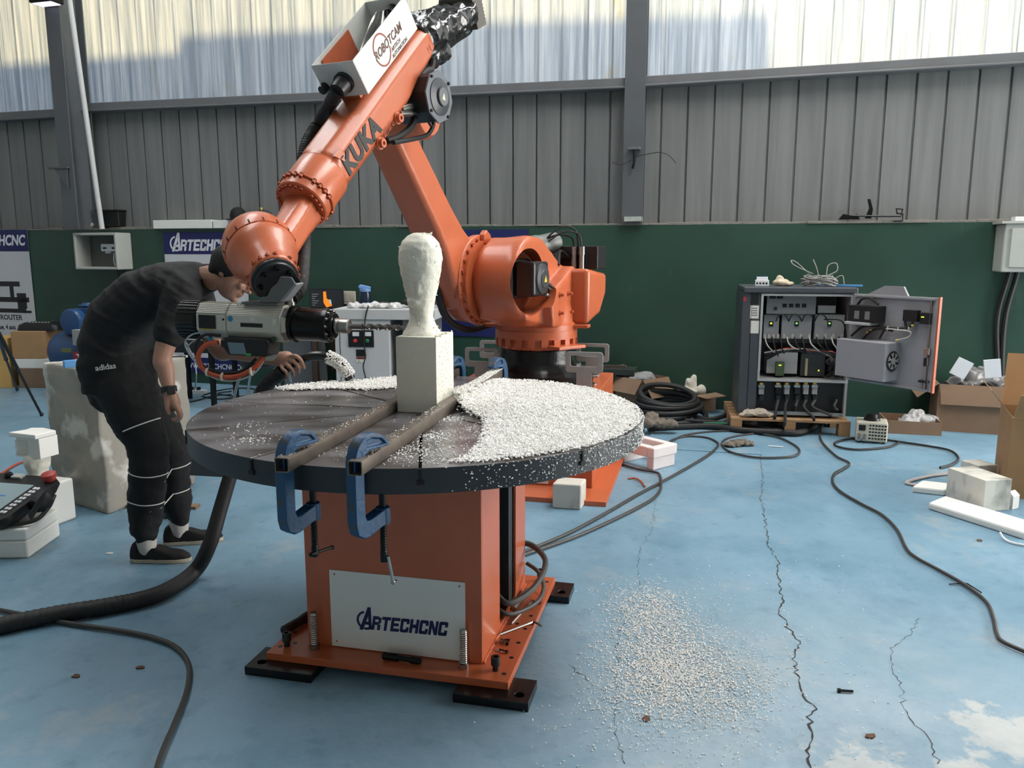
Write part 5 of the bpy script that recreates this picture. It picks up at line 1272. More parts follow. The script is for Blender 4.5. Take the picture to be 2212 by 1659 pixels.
mb = MB(WALL); mb.ball((cu, .0, FBZ + .045), (.055, .04, .045)); mb.tube([(cu - .04, 0, FBZ + .05), (cu - .06, -.02, FBZ + .09), (cu + .03, -.02, FBZ + .10), (cu + .09, 0, FBZ + .06)], .006, 6)
tag(fuse('dust_mask', mb, mat('mask_dark', (44, 46, 48), .7), None, .006, 2), 'dark rubber dust mask lying at the end of the foam board', 'mask')
for k, (x, lb) in enumerate(((163, 'pale torn rag lying on the ledge at the column foot'), (190, 'crumpled paper lump on the ledge under the white conduit'))):
    u, _ = PW(x, 492, -.0); mb = MB(WALL)
    for j in range(6): mb.ball((u + random.uniform(-.09, .09), random.uniform(-.04, .03), LZ + .022), (.05, .04, .03))
    tag(fuse('paper_scrap', mb, mat('paper_grey', (150, 148, 140), .9), None, .009, 2, fn=lambda p: p + V((mnoise.noise(p * 30), mnoise.noise(p * 31), 0)) * .012), lb, 'paper scrap')

# leaning white conduit, lamp and bracket at the left column
uA, _ = PW(147, 2, .30); uB, _ = PW(210, 490, .27); zA = PW(147, 2, .30)[1]
d_ = V((uA - uB, -.03, zA - 1.80)); top = V((uB, -.27, 1.80)) + d_ * 1.5
o = tag(MB(WALL).cyl((uB, -.20, GT + .0), top, .028, 14).build('conduit', mat('conduit_white', (196, 198, 196), .5)), 'white plastic conduit leaning up the left steel column', 'pipe')
uL, zL = PW(98, 6, .42); t = thing('flood_light', WALL @ V((uL, -.4, zL)), 'dark flood light fixed to the left steel column near the top', 'lamp')
MB(WALL).b2(uL - .14, uL + .16, -.50, -.33, zL - .01, zL + .15).build('lamp_housing', black_steel, t, smooth=False, bevel=.012)
MB(WALL).b2(uL - .11, uL + .13, -.48, -.35, zL - .016, zL - .01).build('lamp_glass', emat('lamp_glow', (236, 226, 255), 0.9), t, smooth=False)
MB(WALL).b2(uL + .02, uL + .12, -.34, -.318, zL + .03, zL + .12).build('lamp_arm', black_steel, t, smooth=False)
uK, zK = PW(135, 362, .33)
mb = MB(WALL); mb.b2(uK - .17, uK + .09, -.36, -.325, zK - .01, zK + .008); mb.prism([(uK - .10, -.345, zK - .01), (uK + .07, -.345, zK - .01), (uK + .06, -.345, zK - .23)], (0, .012, 0))
tag(mb.build('shelf_bracket', steel_grey, smooth=False), 'small triangular steel bracket on the left column', 'bracket')
# bracket and loose wires on the middle column
uC, zC = PW(1370, 321, .08); t = thing('pipe_bracket', WALL @ V((uC, -.08, zC - .15)), 'small steel hanger bracket on the middle column', 'bracket')
mb = MB(WALL); mb.b2(uC - .055, uC + .055, -.12, -.05, zC - .01, zC + .012); mb.build('bracket_top', steel_rail, t, smooth=False)
mb = MB(WALL); mb.tube([(uC, -.10, zC), (uC + .005, -.10, zC - .12), (uC - .01, -.085, zC - .18)], .012, 6); mb.build('bracket_hook', black_steel, t)
def wpx(l, off): return [WALL @ V((PW(x, y, off)[0], -off, PW(x, y, off)[1])) for x, y in l]
tag(MB().tube(wpx([(1372, 338), (1398, 333), (1425, 329), (1445, 336), (1460, 352)], .10), .004, 6).build('loose_wire', black_rubber), 'thin black wire sticking out right of the middle column', 'wire')
tag(MB().tube(wpx([(1322, 350), (1338, 355), (1352, 352), (1366, 345)], .10), .004, 6).build('loose_wire', black_rubber), 'thin black wire sticking out left of the middle column', 'wire')
uP, zP = PW(1369, 480, .06)
tag(MB(WALL).b2(uP - .09, uP + .07, -.075, .05, GT + .031, GT + .075).build('packing_piece', mat('packing_pale', (170, 178, 170), .8, var=.4, vscale=30), smooth=False), 'pale packing block at the foot of the middle column', 'block')

# stacked boxes by the left banner
M, w_ = ffr((44, 838), (108, 838)); Y0 = M.translation.y
def zz_(y): return PY(70, y, Y0).z
tag(MB(M).b2(-.01, w_, 0, .5, 0, zz_(796)).build('cardboard_box', card_d, smooth=False, bevel=.006), 'brown cardboard box at the bottom of the stack by the left banner', 'box')
tag(MB(M).b2(-.05, w_ + .02, 0, .52, zz_(796) + .001, zz_(775)).build('foam_slab', foam2, smooth=False, bevel=.006), 'white foam slab between two cardboard boxes at the left', 'foam slab')
o = tag(MB(M).b2(-.05, w_ - .02, 0, .55, zz_(775) + .002, zz_(716)).build('cardboard_box', card, smooth=False, bevel=.004), 'tan cardboard box carrying the black control pendant', 'box')
BT = zz_(716)
# pendant on top of that box
PMx = M @ Matrix.Translation((.20, .24, BT + .001))
t = thing('control_pendant', PMx @ V((0, 0, 0)), 'black control pendant lying flat on the tan cardboard box', 'controller')
mb = MB(PMx); mb.rings([[V((x, y, 0)) for x, y in rrect(.46, .36, .06)], [V((x, y, .06)) for x, y in rrect(.44, .34, .06)], [V((x, y, .085)) for x, y in rrect(.34, .26, .04)]]); mb.build('pendant_case', black_plastic, t, ang=50)
MB(PMx).b2(-.09, .11, -.06, .09, .0855, .087).build('pendant_screen', mat('screen_dead', (50, 58, 60), .15), t, smooth=False)
for k in range(7): MB(PMx).b2(-.12 + .035 * k, -.105 + .035 * k, -.10, -.088, .083, .090).build('pendant_key', print_w, t, smooth=False)
MB(PMx).cyl((.25, .05, .045), (.30, .05, .045), .03, 12).build('pendant_knob', mat('knob_grey', (150, 146, 130), .5), t)
M, w_ = ffr((-70, 841), (26, 838))
tag(MB(M).b2(0, w_, 0, .4, 0, PY(10, 733, M.translation.y).z).build('cardboard_box', card_y, smooth=False, bevel=.005), 'tall yellowish cardboard box at the left edge behind the tripod', 'box')
# tripod
t = thing('tripod', FL(0, 897), 'black tripod with thin jointed legs at the left edge', 'tripod')
TA = PY(-18, 690, 6.7); 
for q in (FL(90, 897, .01), FL(-120, 905, .01), FL(37, 842, .01)):
    mb = MB(); mid = TA.lerp(q, .5); mb.cyl(TA, mid, .016, 8); mb.cyl(mid, q, .011, 8); mb.ball(mid, .02, 8, 6); lg = mb.build('tripod_leg', black_plastic, t); MB().ball(q + V((0, 0, .008)), .018, 8, 6).build('rubber_foot', black_rubber, lg)
MB().cyl(TA - V((0, 0, .05)), TA + V((0, 0, .22)), .02, 10).build('tripod_column', black_plastic, t)

# air compressor
blue_p = mat('compressor_blue', (40, 74, 118), .3, var=.25, vscale=5)
CY = 8.35; cM = frame(PY(183, 760, CY), -WA); R_ = .21
t = thing('air_compressor', (cM.translation.x, CY, 0), 'blue piston air compressor with a red badge behind the concrete block', 'compressor')
mb = MB(cM); mb.lathe((-.36, 0, 0), (9, 0, 0), [(0, .04), (.015, .12), (.05, .18), (.10, R_), (.75, R_), (.80, .18), (.83, .04)], 32); mb.build('tank', blue_p, t)
MB(cM).b2(-.12, .40, -.12, .12, .20, .27).build('mount_plate', blue_p, t, smooth=False, bevel=.01)
mC = cM.inverted() @ PY(166, 694, CY - .1)
MB(cM).lathe((mC.x, -.20, mC.z), (mC.x, 9, mC.z), [(0, .08), (.01, .12), (.03, .135), (.32, .135), (.34, .11)], 28).build('motor', blue_p, t)
mP = cM.inverted() @ PY(198, 676, CY)
mb = MB(cM); mb.b2(mP.x - .08, mP.x + .10, -.10, .10, .27, mP.z + .06); mb.lathe((mP.x, 0, mP.z + .03), (mP.x, 0, 9), [(0, .07), (.04, .07), (.045, .10), (.06, .10), (.065, .06), (.08, .06)], 20); mb.build('pump', blue_p, t, bevel=.01)
MB(cM).b2(.10, .20, -.25, -.16, .10, .26).build('switch_box', mat('switch_grey', (150, 152, 150), .5), t, smooth=False, bevel=.006)
mb = MB(cM); sx0 = (cM.inverted() @ PY(160, 760, CY - .2)).x
mb.prism([(sx0, -.216, .03), (sx0 + .30, -.216, .03), (sx0 + .30, -.216, -.08), (sx0 + .10, -.216, -.14), (sx0 + .02, -.216, -.09)], (0, .006, 0)); bd = mb.build('badge', mat('badge_red', (150, 40, 44), .4), t, smooth=False)
text('badge_lettering', 'TE', .095, basis(cM @ V((sx0 + .10, -.219, -.03)), cM.to_3x3() @ V((1, 0, 0)), V((0, 0, 1))), print_w, bd, ext=.001, bold=.002)
MB(cM).b2(sx0 - .14, sx0 - .02, -.213, -.205, .02, .06).build('rating_plate', mat('plate_olive', (110, 116, 60), .5), t, smooth=False)
for x in (-.2, .3): MB(cM).b2(x - .02, x + .02, -.18, .18, -cM.translation.z + .0, -.16).build('support_foot', black_steel, t, smooth=False)
MB(cM).b2(-.26, -.2, .2, .28, .02, .3).build('filter', black_plastic, t, smooth=False)

# large concrete-coated block
stone = mat('concrete_block', (156, 152, 142), .9, col2=(206, 204, 196), vscale=4, c2lo=.56, c2hi=.64, bump=.5, bscale=14)
P, Pl, Pr = FL(232, 1112), FL(118, 1078), FL(424, 1046)
e1 = (Pl - P); e2 = (Pr - P); Hc = PY(228, 800, P.y).z
mb = MB(); nseg = 10
mb.prism([P, P + e2, P + e1 + e2, P + e1], (0, 0, Hc)); 
mb.ball(P + e1 * .5 + V((0, 0, Hc * .2)), .05)
def rough(p):
    n = mnoise.fractal(p * 5, .8, 2, 4); k = .012 if p.z < Hc - .02 else .006
    return p + V((mnoise.noise(p * 6), mnoise.noise(p * 6 + V((5, 2, 1))), 0)) * k + V((0, 0, n * .006 if p.z > .05 else 0)) + V((n, n, 0)) * .006
blk = tag(fuse('stone_block', mb, stone, None, .014, 3, fn=rough), 'large plaster-coated concrete block standing behind the man', 'block')
bt_ = lambda x, y: FL(x, y, Hc + .006)
q0, q1 = bt_(140, 797), bt_(252, 787)
MBq = frame(q0, math.atan2((q1 - q0).y, (q1 - q0).x))
tag(MB(MBq).b2(0, (q1 - q0).length, 0, .035, .004, .045).build('spirit_level', mat('level_blue', (92, 150, 206), .4), smooth=False, bevel=.003), 'light blue spirit level lying on top of the concrete block', 'level')
q0 = bt_(372, 774); mb = MB(frame(q0, R(10))); mb.b2(-.07, .06, -.008, .008, .006, .016); mb.lathe((.075, 0, .005), (.075, 0, 1), [(0, .022), (.012, .022), (.012, .012), (0, .012)], 14); mb.b2(-.10, -.07, -.018, -.006, .005, .018); mb.b2(-.10, -.07, .006, .018, .005, .018)
tag(mb.build('spanner', chrome, bevel=.001), 'chrome spanner lying on the concrete block beside the man', 'tool')
# steel channel on trestle behind the man's legs
a_, b_ = PY(368, 1000, 4.35), PY(470, 985, 4.30); Mx = frame((a_.x, a_.y, 0), math.atan2(b_.y - a_.y, b_.x - a_.x)); Lx = (b_ - a_).length + .12
t = thing('steel_trestle', Mx @ V((Lx / 2, 0, 0)), 'low dark steel trestle between the man and the round table', 'trestle')
mb = MB(Mx); zt_ = zt(962, 4.35, 380); mb.b2(-.09, Lx, -.03, .03, zt_ - .16, zt_); mb.build('trestle_beam', mat('steel_dull', (88, 90, 92), .5, metal=.4), t, smooth=False, bevel=.004)
for x in (.0, .06): MB(Mx).b2(x - .08, x - .04, -.02, .02, 0, zt_ - .16).build('trestle_leg', MATS['steel_dull'], t, smooth=False)
# strip of wood by the block
mb = MB(frame(FL(350, 1096, .0), R(-4))); mb.b2(-.22, .22, -.03, .03, .001, .018); tag(mb.build('wood_strip', card_d, smooth=False), 'thin wooden strip on the floor behind the man shoes', 'wood strip')

# foam slabs with the teach pendant, lower left
P, Q_ = FL(62, 1206), FL(131, 1157); d = (Q_ - P); yaw = math.atan2(d.y, d.x) - PI / 2; M = frame(P, yaw); Ls = d.length
zm, z1 = PY(58, 1168, P.y).z, PY(58, 1143, P.y).z
tag(MB(M).b2(-.62, 0, 0, Ls, 0, zm - .001).build('foam_slab', foam2, smooth=False, bevel=.01), 'white foam slab lying on the floor lower of the pair at left edge', 'foam slab', 'foam slabs under the pendant')
tag(MB(M).b2(-.62, 0, 0, Ls, zm, z1).build('foam_slab', foam2, smooth=False, bevel=.01), 'white foam slab directly under the black teach pendant', 'foam slab', 'foam slabs under the pendant')
Mp = M @ Matrix.Translation((-.245, .21, z1 + .085)) @ Matrix.Rotation(R(-16), 4, 'Z') @ Matrix.Rotation(R(15), 4, 'X') @ Matrix.Scale(1.2, 4)
t = thing('teach_pendant', Mp @ V((0, 0, -.05)), 'black robot teach pendant with lit screen on the white foam slabs', 'controller')
mb = MB(Mp); mb.rings([[V((x, y, -.03)) for x, y in rrect(.36, .33, .05)], [V((x, y, .0)) for x, y in rrect(.39, .36, .05)], [V((x, y, .022)) for x, y in rrect(.38, .35, .05)]]); mb.build('pendant_case', black_plastic, t, ang=50)
MB(Mp).b2(-.14, .11, -.11, .10, .0222, .0235).build('pendant_screen', emat('screen_grey', (112, 130, 134), .35), t, smooth=False)
MB(Mp).b2(-.12, .05, .0, .008, .0236, .024).build('screen_bar', mat('bar_blue', (60, 120, 190), .4), t, smooth=False)
for sx in (-1, 1):
    for k in range(8): 
        for j in (0, 1): MB(Mp).box((sx * (.133 + .016 * j) + .005, -.11 + .026 * k, .025), (.012, .016, .006)).build('pendant_key', print_w, t, smooth=False, bevel=.002)
MB(Mp).lathe((.15, .15, .02), Mp.inverted() @ (Mp @ V((.15, .15, 1))), [(0, .022), (.012, .022), (.014, .03), (.034, .03), (.038, .022)], 18).build('emergency_stop', mat('stop_red', (170, 62, 56), .45), t)
MB(Mp).lathe((-.07, .155, .02), (-.07, .155, 1), [(0, .018), (.014, .018), (.014, .012), (.022, .012)], 14).build('key_switch', black_plastic, t); MB(Mp).box((-.02, .155, .026), (.05, .03, .01)).build('selector', mat('selector_grey', (170, 172, 168), .5), t, smooth=False)
MB(Mp).lathe((.21, .05, -.0), (.21, -.02, -.0), [(0, .03), (.01, .038), (.06, .038), (.075, .028)], 18).build('jog_handle', black_rubber, t)
mb = MB(Mp); rs = []
for k in range(13):
    a = R(200 - 22 * k * .9); c_ = V((.20 + .055 * math.cos(a * .5), .10 - .20 * k / 12, .0 + .035 * math.sin(PI * k / 12))); rs.append([c_ + V((0, 0, -.015)), c_ + V((.004, 0, -.015)), c_ + V((.004, 0, .015)), c_ + V((0, 0, .015))])
mb.rings(rs); mb.build('hand_strap', black_rubber, t)
mb = MB(); sp0 = [Mp @ V((.10, -.17, -.01)), M @ V((.0, .05, z1 + .02)), M @ V((.03, .16, z1 + .05)), M @ V((.02, .26, z1 + .09))]; mb.tube(sp0, .010, 6); mb.build('strap_tail', black_rubber, t)
# small foam bust behind the pendant
def small_bust():
    Yb = 4.28; M = frame(FL(118, 1128), yaw); t0 = FL(118, 1128)
    b0 = PY(84, 1035, Yb); t = thing('foam_figure', (b0.x, Yb, 0), 'small unfinished white foam figure stacked behind the teach pendant', 'sculpture')
    Mb = frame((b0.x, Yb, 0), R(-18)); k = Yb / FPX
    def Z(y): return PY(84, y, Yb).z
    MB(Mb).b2(-.115, .115, -.08, .12, 0, Z(1040)).build('foam_base', foam2, t, smooth=False, bevel=.012)
    mb = MB(Mb); mb.lathe((0, 0, Z(1045)), (0, 0, 9), [(0, .075), (.04, .055), (.07, .05), (.10, .062), (.13, .068), (.155, .066), (.175, .05), (.19, .03)], 20)
    zc = Z(1010); 
    fuse('foam_head', mb, foam_white, t, .008, 2, fn=lambda p: p + V((mnoise.noise(p * 40), mnoise.noise(p * 41), mnoise.noise(p * 39))) * .004)
    z0, z1 = Z(985), Z(942)
    mb = MB(Mb); mb.b2(.0, .085, -.05, .07, z0, z1); mb.b2(-.085, .0, -.045, .07, z0 + .002, z1 - .002)
    for j in range(8): mb.b2(-.09, -.0, -.052, .06, z0 + .012 * j + .003, z0 + .012 * j + .010)
    mb.build('foam_neck_block', foam2, t, smooth=False, bevel=.004)
    MB(Mb).prism([(-.115, -.06, z1 + .001), (.085, -.07, z1 + .001), (.09, .06, z1 + .001), (-.03, .09, z1 + .001), (-.10, .07, z1 + .001), (-.085, .02, z1 + .001)], (0, 0, .026)).build('foam_top_plate', foam2, t, smooth=False, bevel=.005)
small_bust()

# bench with monitor, cable drum, bottle; power cabinet
DY = 7.15
# power cabinet
Cx0, Cx1 = PY(722, 700, DY).x, PY(843, 700, DY).x; cz1 = zt(672, DY); M = frame((Cx0, DY, 0), R(-6)); Wc_ = (Cx1 - Cx0) * 1.0; 
t = thing('power_cabinet', M @ V((Wc_ / 2, .3, 0)), 'white power cabinet with two meters and a black control panel behind the bit', 'cabinet')
MB(M).b2(0, Wc_, 0, .62, .0, zt(690, DY)).build('cabinet_body', mat('cabinet_white', (196, 198, 198), .45, var=.06), t, smooth=False, bevel=.006)
MB(M).b2(-.01, Wc_ + .42, -.015, .66, zt(690, DY) + .001, zt(672, DY) + .02).build('cabinet_top', MATS['cabinet_white'], t, smooth=False, bevel=.006)
MB(M).b2(Wc_ + .12, Wc_ + .36, .02, .6, 0, zt(690, DY)).build('side_cabinet', mat('mid_grey', (110, 112, 112), .5), t, smooth=False)  # side cabinet in one even mid grey
def cpx(x, y): P = M.inverted() @ PP(x, y, M @ V((0, -.002, 0)), M.to_3x3() @ V((0, 1, 0))); return P.x, P.z
x0, zA_ = cpx(752, 713); x1, zB_ = cpx(808, 750); pn = MB(M).b2(x0, x1, -.006, 0, zB_, zA_).build('control_panel', black_plastic, t, smooth=False)
for a, b_ in ((762, 776), (788, 802)):
    xa, za = cpx(a, 717); xb, zb = cpx(b_, 726); MB(M).b2(xa, xb, -.012, -.006, zb, za).build('meter', print_w, pn, smooth=False)
for xx, m_ in ((768, mat('btn_red', (190, 50, 44), .4)), (794, mat('btn_green', (30, 110, 70), .4))):
    xa, za = cpx(xx, 736); MB(M).lathe((xa, -.006, za), (xa, -9, za), [(0, .017), (.014, .017), (.018, .012)], 16).build('push_button', m_, pn)
xa, za = cpx(769, 755); xb, zb = cpx(790, 770); MB(M).b2(xa, xb, -.003, 0, zb, za).build('rating_label', black_plastic, t, smooth=False)
xa, za = cpx(770, 771); xb, zb = cpx(790, 776); MB(M).b2(xa, xb, -.003, 0, zb, za).build('warning_label', mat('label_red', (130, 50, 46), .5), t, smooth=False)
xb2, zb2 = cpx(790, 783); MB(M).b2(xa, xb2, -.0025, 0, zb2, zb).build('warning_text_label', print_w, t, smooth=False)
xt, zt2 = cpx(775, 779); MB(M).prism([(xt - .012, -.003, zt2 - .01), (xt + .012, -.003, zt2 - .01), (xt, -.003, zt2 + .012)], (0, -.001, 0)).build('warning_triangle', yellow, t, smooth=False)
MB(M).b2(.045, .05, -.002, 0, .05, zt(690, DY) - .02).build('door_gap', MATS['slot_dark'], t, smooth=False)
cw = [cpx(797, 660), cpx(790, 690), cpx(788, 745), cpx(791, 770), cpx(786, 790), cpx(790, 812), cpx(797, 835)]
MB(M).tube([(a, -.02, b_) for a, b_ in cw], .006, 6).build('hanging_lead', black_rubber, t)
ctz = zt(672, DY) + .021
mb = MB(M)
for j in range(7): mb.ball((.16 + .062 * j, .10 + .03 * (j % 2), ctz + .018), (.07, .06, .022 + .012 * (j % 3 == 0)))
tag(fuse('plastic_bag', mb, mat('bag_white', (222, 222, 222), .3, trans=.2), None, .01, 2, fn=lambda p: p + V((0, mnoise.noise(p * 30), mnoise.noise(p * 26))) * .02 if p.z > ctz + .01 else p), 'crumpled white plastic bag lying on the power cabinet', 'bag')
mb = MB(M); mb.ball((Wc_ + .22, .28, ctz + .045), (.17, .09, .045)); mb.tube([(Wc_ + .05, .25, ctz + .02), (Wc_ - .10, .28, ctz + .035), (Wc_ - .17, .3, ctz + .03)], .018, 8)
tag(fuse('tool_bag', mb, black_rubber, None, .01, 3), 'black cable pouch on the power cabinet next to the foam bust', 'bag')
# bench
BY = 7.98; bz = zt(672, BY); bM = frame((PY(600, 700, BY).x, BY, 0), R(-8)); bw = PY(800, 700, BY).x - PY(600, 700, BY).x
t = thing('workbench', bM @ V((bw / 2, .3, 0)), 'dark wooden workbench behind the spindle carrying the monitor', 'bench')
MB(bM).b2(0, bw, 0, .54, bz - .03, bz).build('bench_top', dark_wood, t, smooth=False)
MB(bM).b2(.0, .3, .1, .52, 0, bz - .031).build('bench_cabinet', mat('cab_grey', (96, 98, 100), .6), t, smooth=False)
MB(bM).b2(.36, bw, .47, .50, .25, bz - .031).build('back_panel', dark_wood, t, smooth=False)
for x in (.34, bw - .05): MB(bM).b2(x, x + .05, .02, .07, 0, bz - .031).build('bench_leg', dark_wood, t, smooth=False)
# monitor with a robot on the screen
mM = frame(PY(697, 669, BY - .02), R(-10)); mz = bz - mM.translation.z; sw, shh = .36, .20
t = thing('monitor', mM @ V((0, .2, mz)), 'flat monitor showing an orange robot beside the dress hose', 'monitor')
MB(mM).b2(-sw / 2, sw / 2, .10, .12, mz + .02, mz + .02 + shh).build('monitor_case', black_plastic, t, smooth=False, bevel=.003)
scr = MB(mM).b2(-sw / 2 + .008, sw / 2 - .008, .0985, .10, mz + .03, mz + .01 + shh).build('screen', emat('screen_dark', (34, 36, 40), .25), t, smooth=False)
mb = MB(mM); mb.b2(-.02, .02, .12, .15, mz, mz + .1); mb.b2(-.09, .09, .08, .2, mz, mz + .012); mb.build('monitor_stand', black_plastic, t, smooth=False)
so_ = emat('screen_orange', (226, 132, 36), .6); mb = MB(mM)
mb.prism([(-.03, .098, mz + .19), (.0, .098, mz + .19), (.005, .098, mz + .12), (.05, .098, mz + .10), (.06, .098, mz + .05), (.0, .098, mz + .03), (-.03, .098, mz + .08)], (0, -.0005, 0)); mb.build('robot_drawing', so_, scr, smooth=False)
MB(mM).b2(.035, .05, .097, .0975, mz + .07, mz + .11).build('blue_joint', emat('screen_blue', (120, 190, 220), .6), scr, smooth=False)
for k in range(6): MB(mM).b2(-.15, -.15 + .03 + .02 * (k % 3), .0975, .098, mz + .05 + .022 * k, mz + .056 + .022 * k).build('menu_line', emat('screen_text', (130, 136, 140), .3), scr, smooth=False)
# cable drum
dM = frame(PY(750, 660, BY + .2), 0); dz = bz - dM.translation.z
t = thing('cable_drum', dM @ V((0, 0, dz)), 'drum of pale wire standing on the bench beside the bottle', 'cable drum')
mb = MB(dM); mb.lathe((0, 0, dz + .06), (0, 0, 9), [(0, .09)] + [(.004 + .0075 * k, .088 if k % 2 else .0915) for k in range(16)] + [(.125, .09)], 28); mb.build('wound_wire', mat('wire_cream', (190, 184, 168), .6), t)
MB(dM).lathe((0, 0, dz), (0, 0, 9), [(0, .10), (.02, .10), (.02, .05), (.06, .05)], 24).build('drum_base', dark_wood, t)
# bottle
oM = frame(PY(790, 668, BY + .05), 0); oz = bz - oM.translation.z
t = thing('water_bottle', oM @ V((0, 0, oz)), 'dark blue drinking bottle with light blue flip cap on the bench', 'bottle')
MB(oM).lathe((0, 0, oz), (0, 0, 9), [(0, .052), (.01, .058), (.16, .056), (.19, .05)], 20).build('bottle_body', mat('bottle_blue', (32, 44, 66), .2), t)
mb = MB(oM); mb.lathe((0, 0, oz + .19), (0, 0, 9), [(0, .055), (.035, .056)], 20); mb.prism([(-.06, -.03, oz + .226), (.056, -.03, oz + .226), (.05, -.03, oz + .24), (-.045, -.03, oz + .262), (-.062, -.03, oz + .25)], (0, .06, 0)); mb.build('bottle_cap', mat('cap_blue', (120, 160, 214), .45), t, bevel=.004)
# metal stool with tube legs in front of the bench
SY = 6.6; ctr = PY(585, 800, SY); t = thing('stool', (ctr.x, SY, 0), 'dark padded stool on chrome tube legs behind the round table', 'stool')
sz = zt(772, SY)
MB(frame((ctr.x, SY, 0), 0)).lathe((-.06, 0, sz - .07), (-.06, 0, 9), [(0, .17), (.015, .19), (.055, .19), (.07, .17)], 28).build('stool_seat', black_plastic, t)
for sx, sy in ((-1, -1), (1, -1), (1, 1), (-1, 1)):
    MB().tube([(ctr.x - .06 + sx * .13, SY + sy * .13, sz - .07), (ctr.x - .06 + sx * .19, SY + sy * .17, .35), (ctr.x - .06 + sx * .24, SY + sy * .20, .008)], .012, 8).build('stool_leg', chrome, t)
# power strip and mess of leads
pM = frame(FL(424, 851), R(-8)); t = thing('power_strip', pM @ V((0, 0, 0)), 'white power strip on the floor behind the concrete block', 'power strip')
MB(pM).b2(-.11, .11, -.03, .03, 0, .045).build('strip_body', print_w, t, smooth=False, bevel=.004)
for k in (-.05, .03): MB(pM).cyl((k, -.0, .045), (k, -.0, .075), .022, 12).build('plug', black_plastic, t)
for k, (l, lb) in enumerate((([(440, 853), (480, 842), (530, 838), (560, 846), (520, 856), (470, 850), (500, 845)], 'black lead looping on the floor beside the power strip'), ([(436, 856), (470, 862), (510, 858), (560, 850), (600, 842)], 'straight black lead running from the power strip under the bench'), ([(400, 870), (430, 864), (460, 855), (500, 852)], 'short black lead at the concrete block foot'))):
    tag(MB().tube([FL(x, y, .008) for x, y in l], .007, 6).build('floor_lead', black_rubber), lb, 'cable')
tag(MB().tube([PY(400, 735, 7.4), PY(420, 780, 7.4), PY(424, 820, 7.4), FL(418, 845, .01), FL(410, 852, .01)], .006, 6).build('hanging_lead', mat('lead_grey', (140, 140, 136), .5)), 'thin grey lead hanging down to the power strip', 'cable')
# second desk edge by the man: dark shelf with clutter
sM = frame((PY(395, 730, 7.6).x, 7.6, 0), R(-10)); sz = zt(735, 7.6)
t = thing('side_table', sM @ V((0, .2, 0)), 'small dark table with papers behind the man', 'table')
MB(sM).b2(-.30, .30, 0, .5, sz - .12, sz).build('table_top', black_plastic, t, smooth=False)
for x in (-.28, .24): 
    for y in (.02, .44): MB(sM).b2(x, x + .04, y, y + .04, 0, sz - .12).build('table_leg', black_steel, t, smooth=False)
tag(MB(sM).b2(-.22, .22, .05, .35, sz + .001, sz + .035).build('paper_stack', print_w, smooth=False), 'stack of white papers on the small table behind the man', 'paper')
# ================================================================== RIGHT HALF OF THE BACKGROUND
wood = mat('pallet_wood', (168, 134, 98), .8, var=.35, vscale=5, stretch=(.3, 1, 1))
cab_dark = mat('cabinet_dark', (70, 74, 80), .45, var=.1)
cab_in = mat('cabinet_inner', (150, 150, 150), .5, var=.12)
cab_grey = mat('door_grey', (148, 148, 152), .5, var=.08)
led_y = emat('led_yellow', (220, 230, 60), 1.6); led_g = emat('led_green', (120, 220, 90), 1.6)
wire_w = mat('wire_white', (196, 194, 186), .6)
def wblob(name, M, balls, m_, label, cat, vox=.008, amp=.018, fr=26, parent=None, sm=2):
    mb = MB(M)
    for c_, r_ in balls: mb.ball(c_, r_)
    zmin = min((M @ V(c_)).z - (r_[2] if hasattr(r_, '__len__') else r_) for c_, r_ in balls)
    def f(p):
        k = min(1, max(0, (p.z - zmin) / .03))
        return p + V((mnoise.noise(p * fr), mnoise.noise(p * fr + V((7, 3, 1))), mnoise.noise(p * fr * 1.3 + V((1, 9, 4))) * k)) * amp
    o = fuse(name, mb, m_, parent, vox, sm, fn=f)
    return tag(o, label, cat) if label else o
rag_m = mat('rag_grey', (112, 104, 94), .95, var=.3, vscale=14, bump=.4, bscale=60)
bagm = mat('plastic_film', (186, 186, 186), .22, var=.3, vscale=9, trans=.25)
# pallet: deck boards on blocks
PLa, PLb = FL(1578, 934), FL(1836, 944); d = PLb - PLa; pM = frame(PLa, math.atan2(d.y, d.x)); pw = d.length; pd = .78; ph = .125
t = thing('pallet', pM @ V((pw / 2, pd / 2, 0)), 'wooden pallet under the robot control cabinet', 'pallet')
for k in range(6): MB(pM).b2(0, pw, .0 + k * .135, .10 + k * .135, ph - .02, ph).build('deck_board', wood, t, smooth=False, bevel=.002)
for x in (0.0, pw / 2 - .045, pw - .09):
    MB(pM).b2(x, x + .09, 0, pd, ph - .035, ph - .0205).build('stringer_board', wood, t, smooth=False)
    for y in (0, pd / 2 - .05, pd - .11): MB(pM).b2(x, x + .09, y, y + .1, .0, ph - .0355).build('pallet_block', wood, t, smooth=False, bevel=.002)

# control cabinet
cM = pM @ Matrix.Translation((.06, .10, ph + .001)); CY = cM.translation.y
cpn = cM.to_3x3() @ V((0, 1, 0))
def cx(x, y, off=0): q = cM.inverted() @ PP(x, y, cM @ V((0, off, 0)), cpn); return q.x, q.z
Wc = cx(1840, 700)[0]; Hc2 = cx(1700, 620)[1]; xo, zo1 = cx(1645, 634); _, zo0 = cx(1640, 818); x_in = cx(1832, 700)[0]
cab = thing('control_cabinet', cM @ V((Wc / 2, .3, 0)), 'open robot control cabinet full of wiring standing on the pallet', 'cabinet')
xl = cx(1597, 800)[0]; D_ = .55
mb = MB(cM); mb.b2(xl, xo, 0, D_, .02, Hc2 - .05); mb.build('side_column', cab_dark, cab, smooth=False, bevel=.006)
MB(cM).b2((xl + xo) / 2 - .003, (xl + xo) / 2 + .003, -.002, .0, .08, Hc2 - .08).build('column_gap', MATS['slot_dark'], cab, smooth=False)
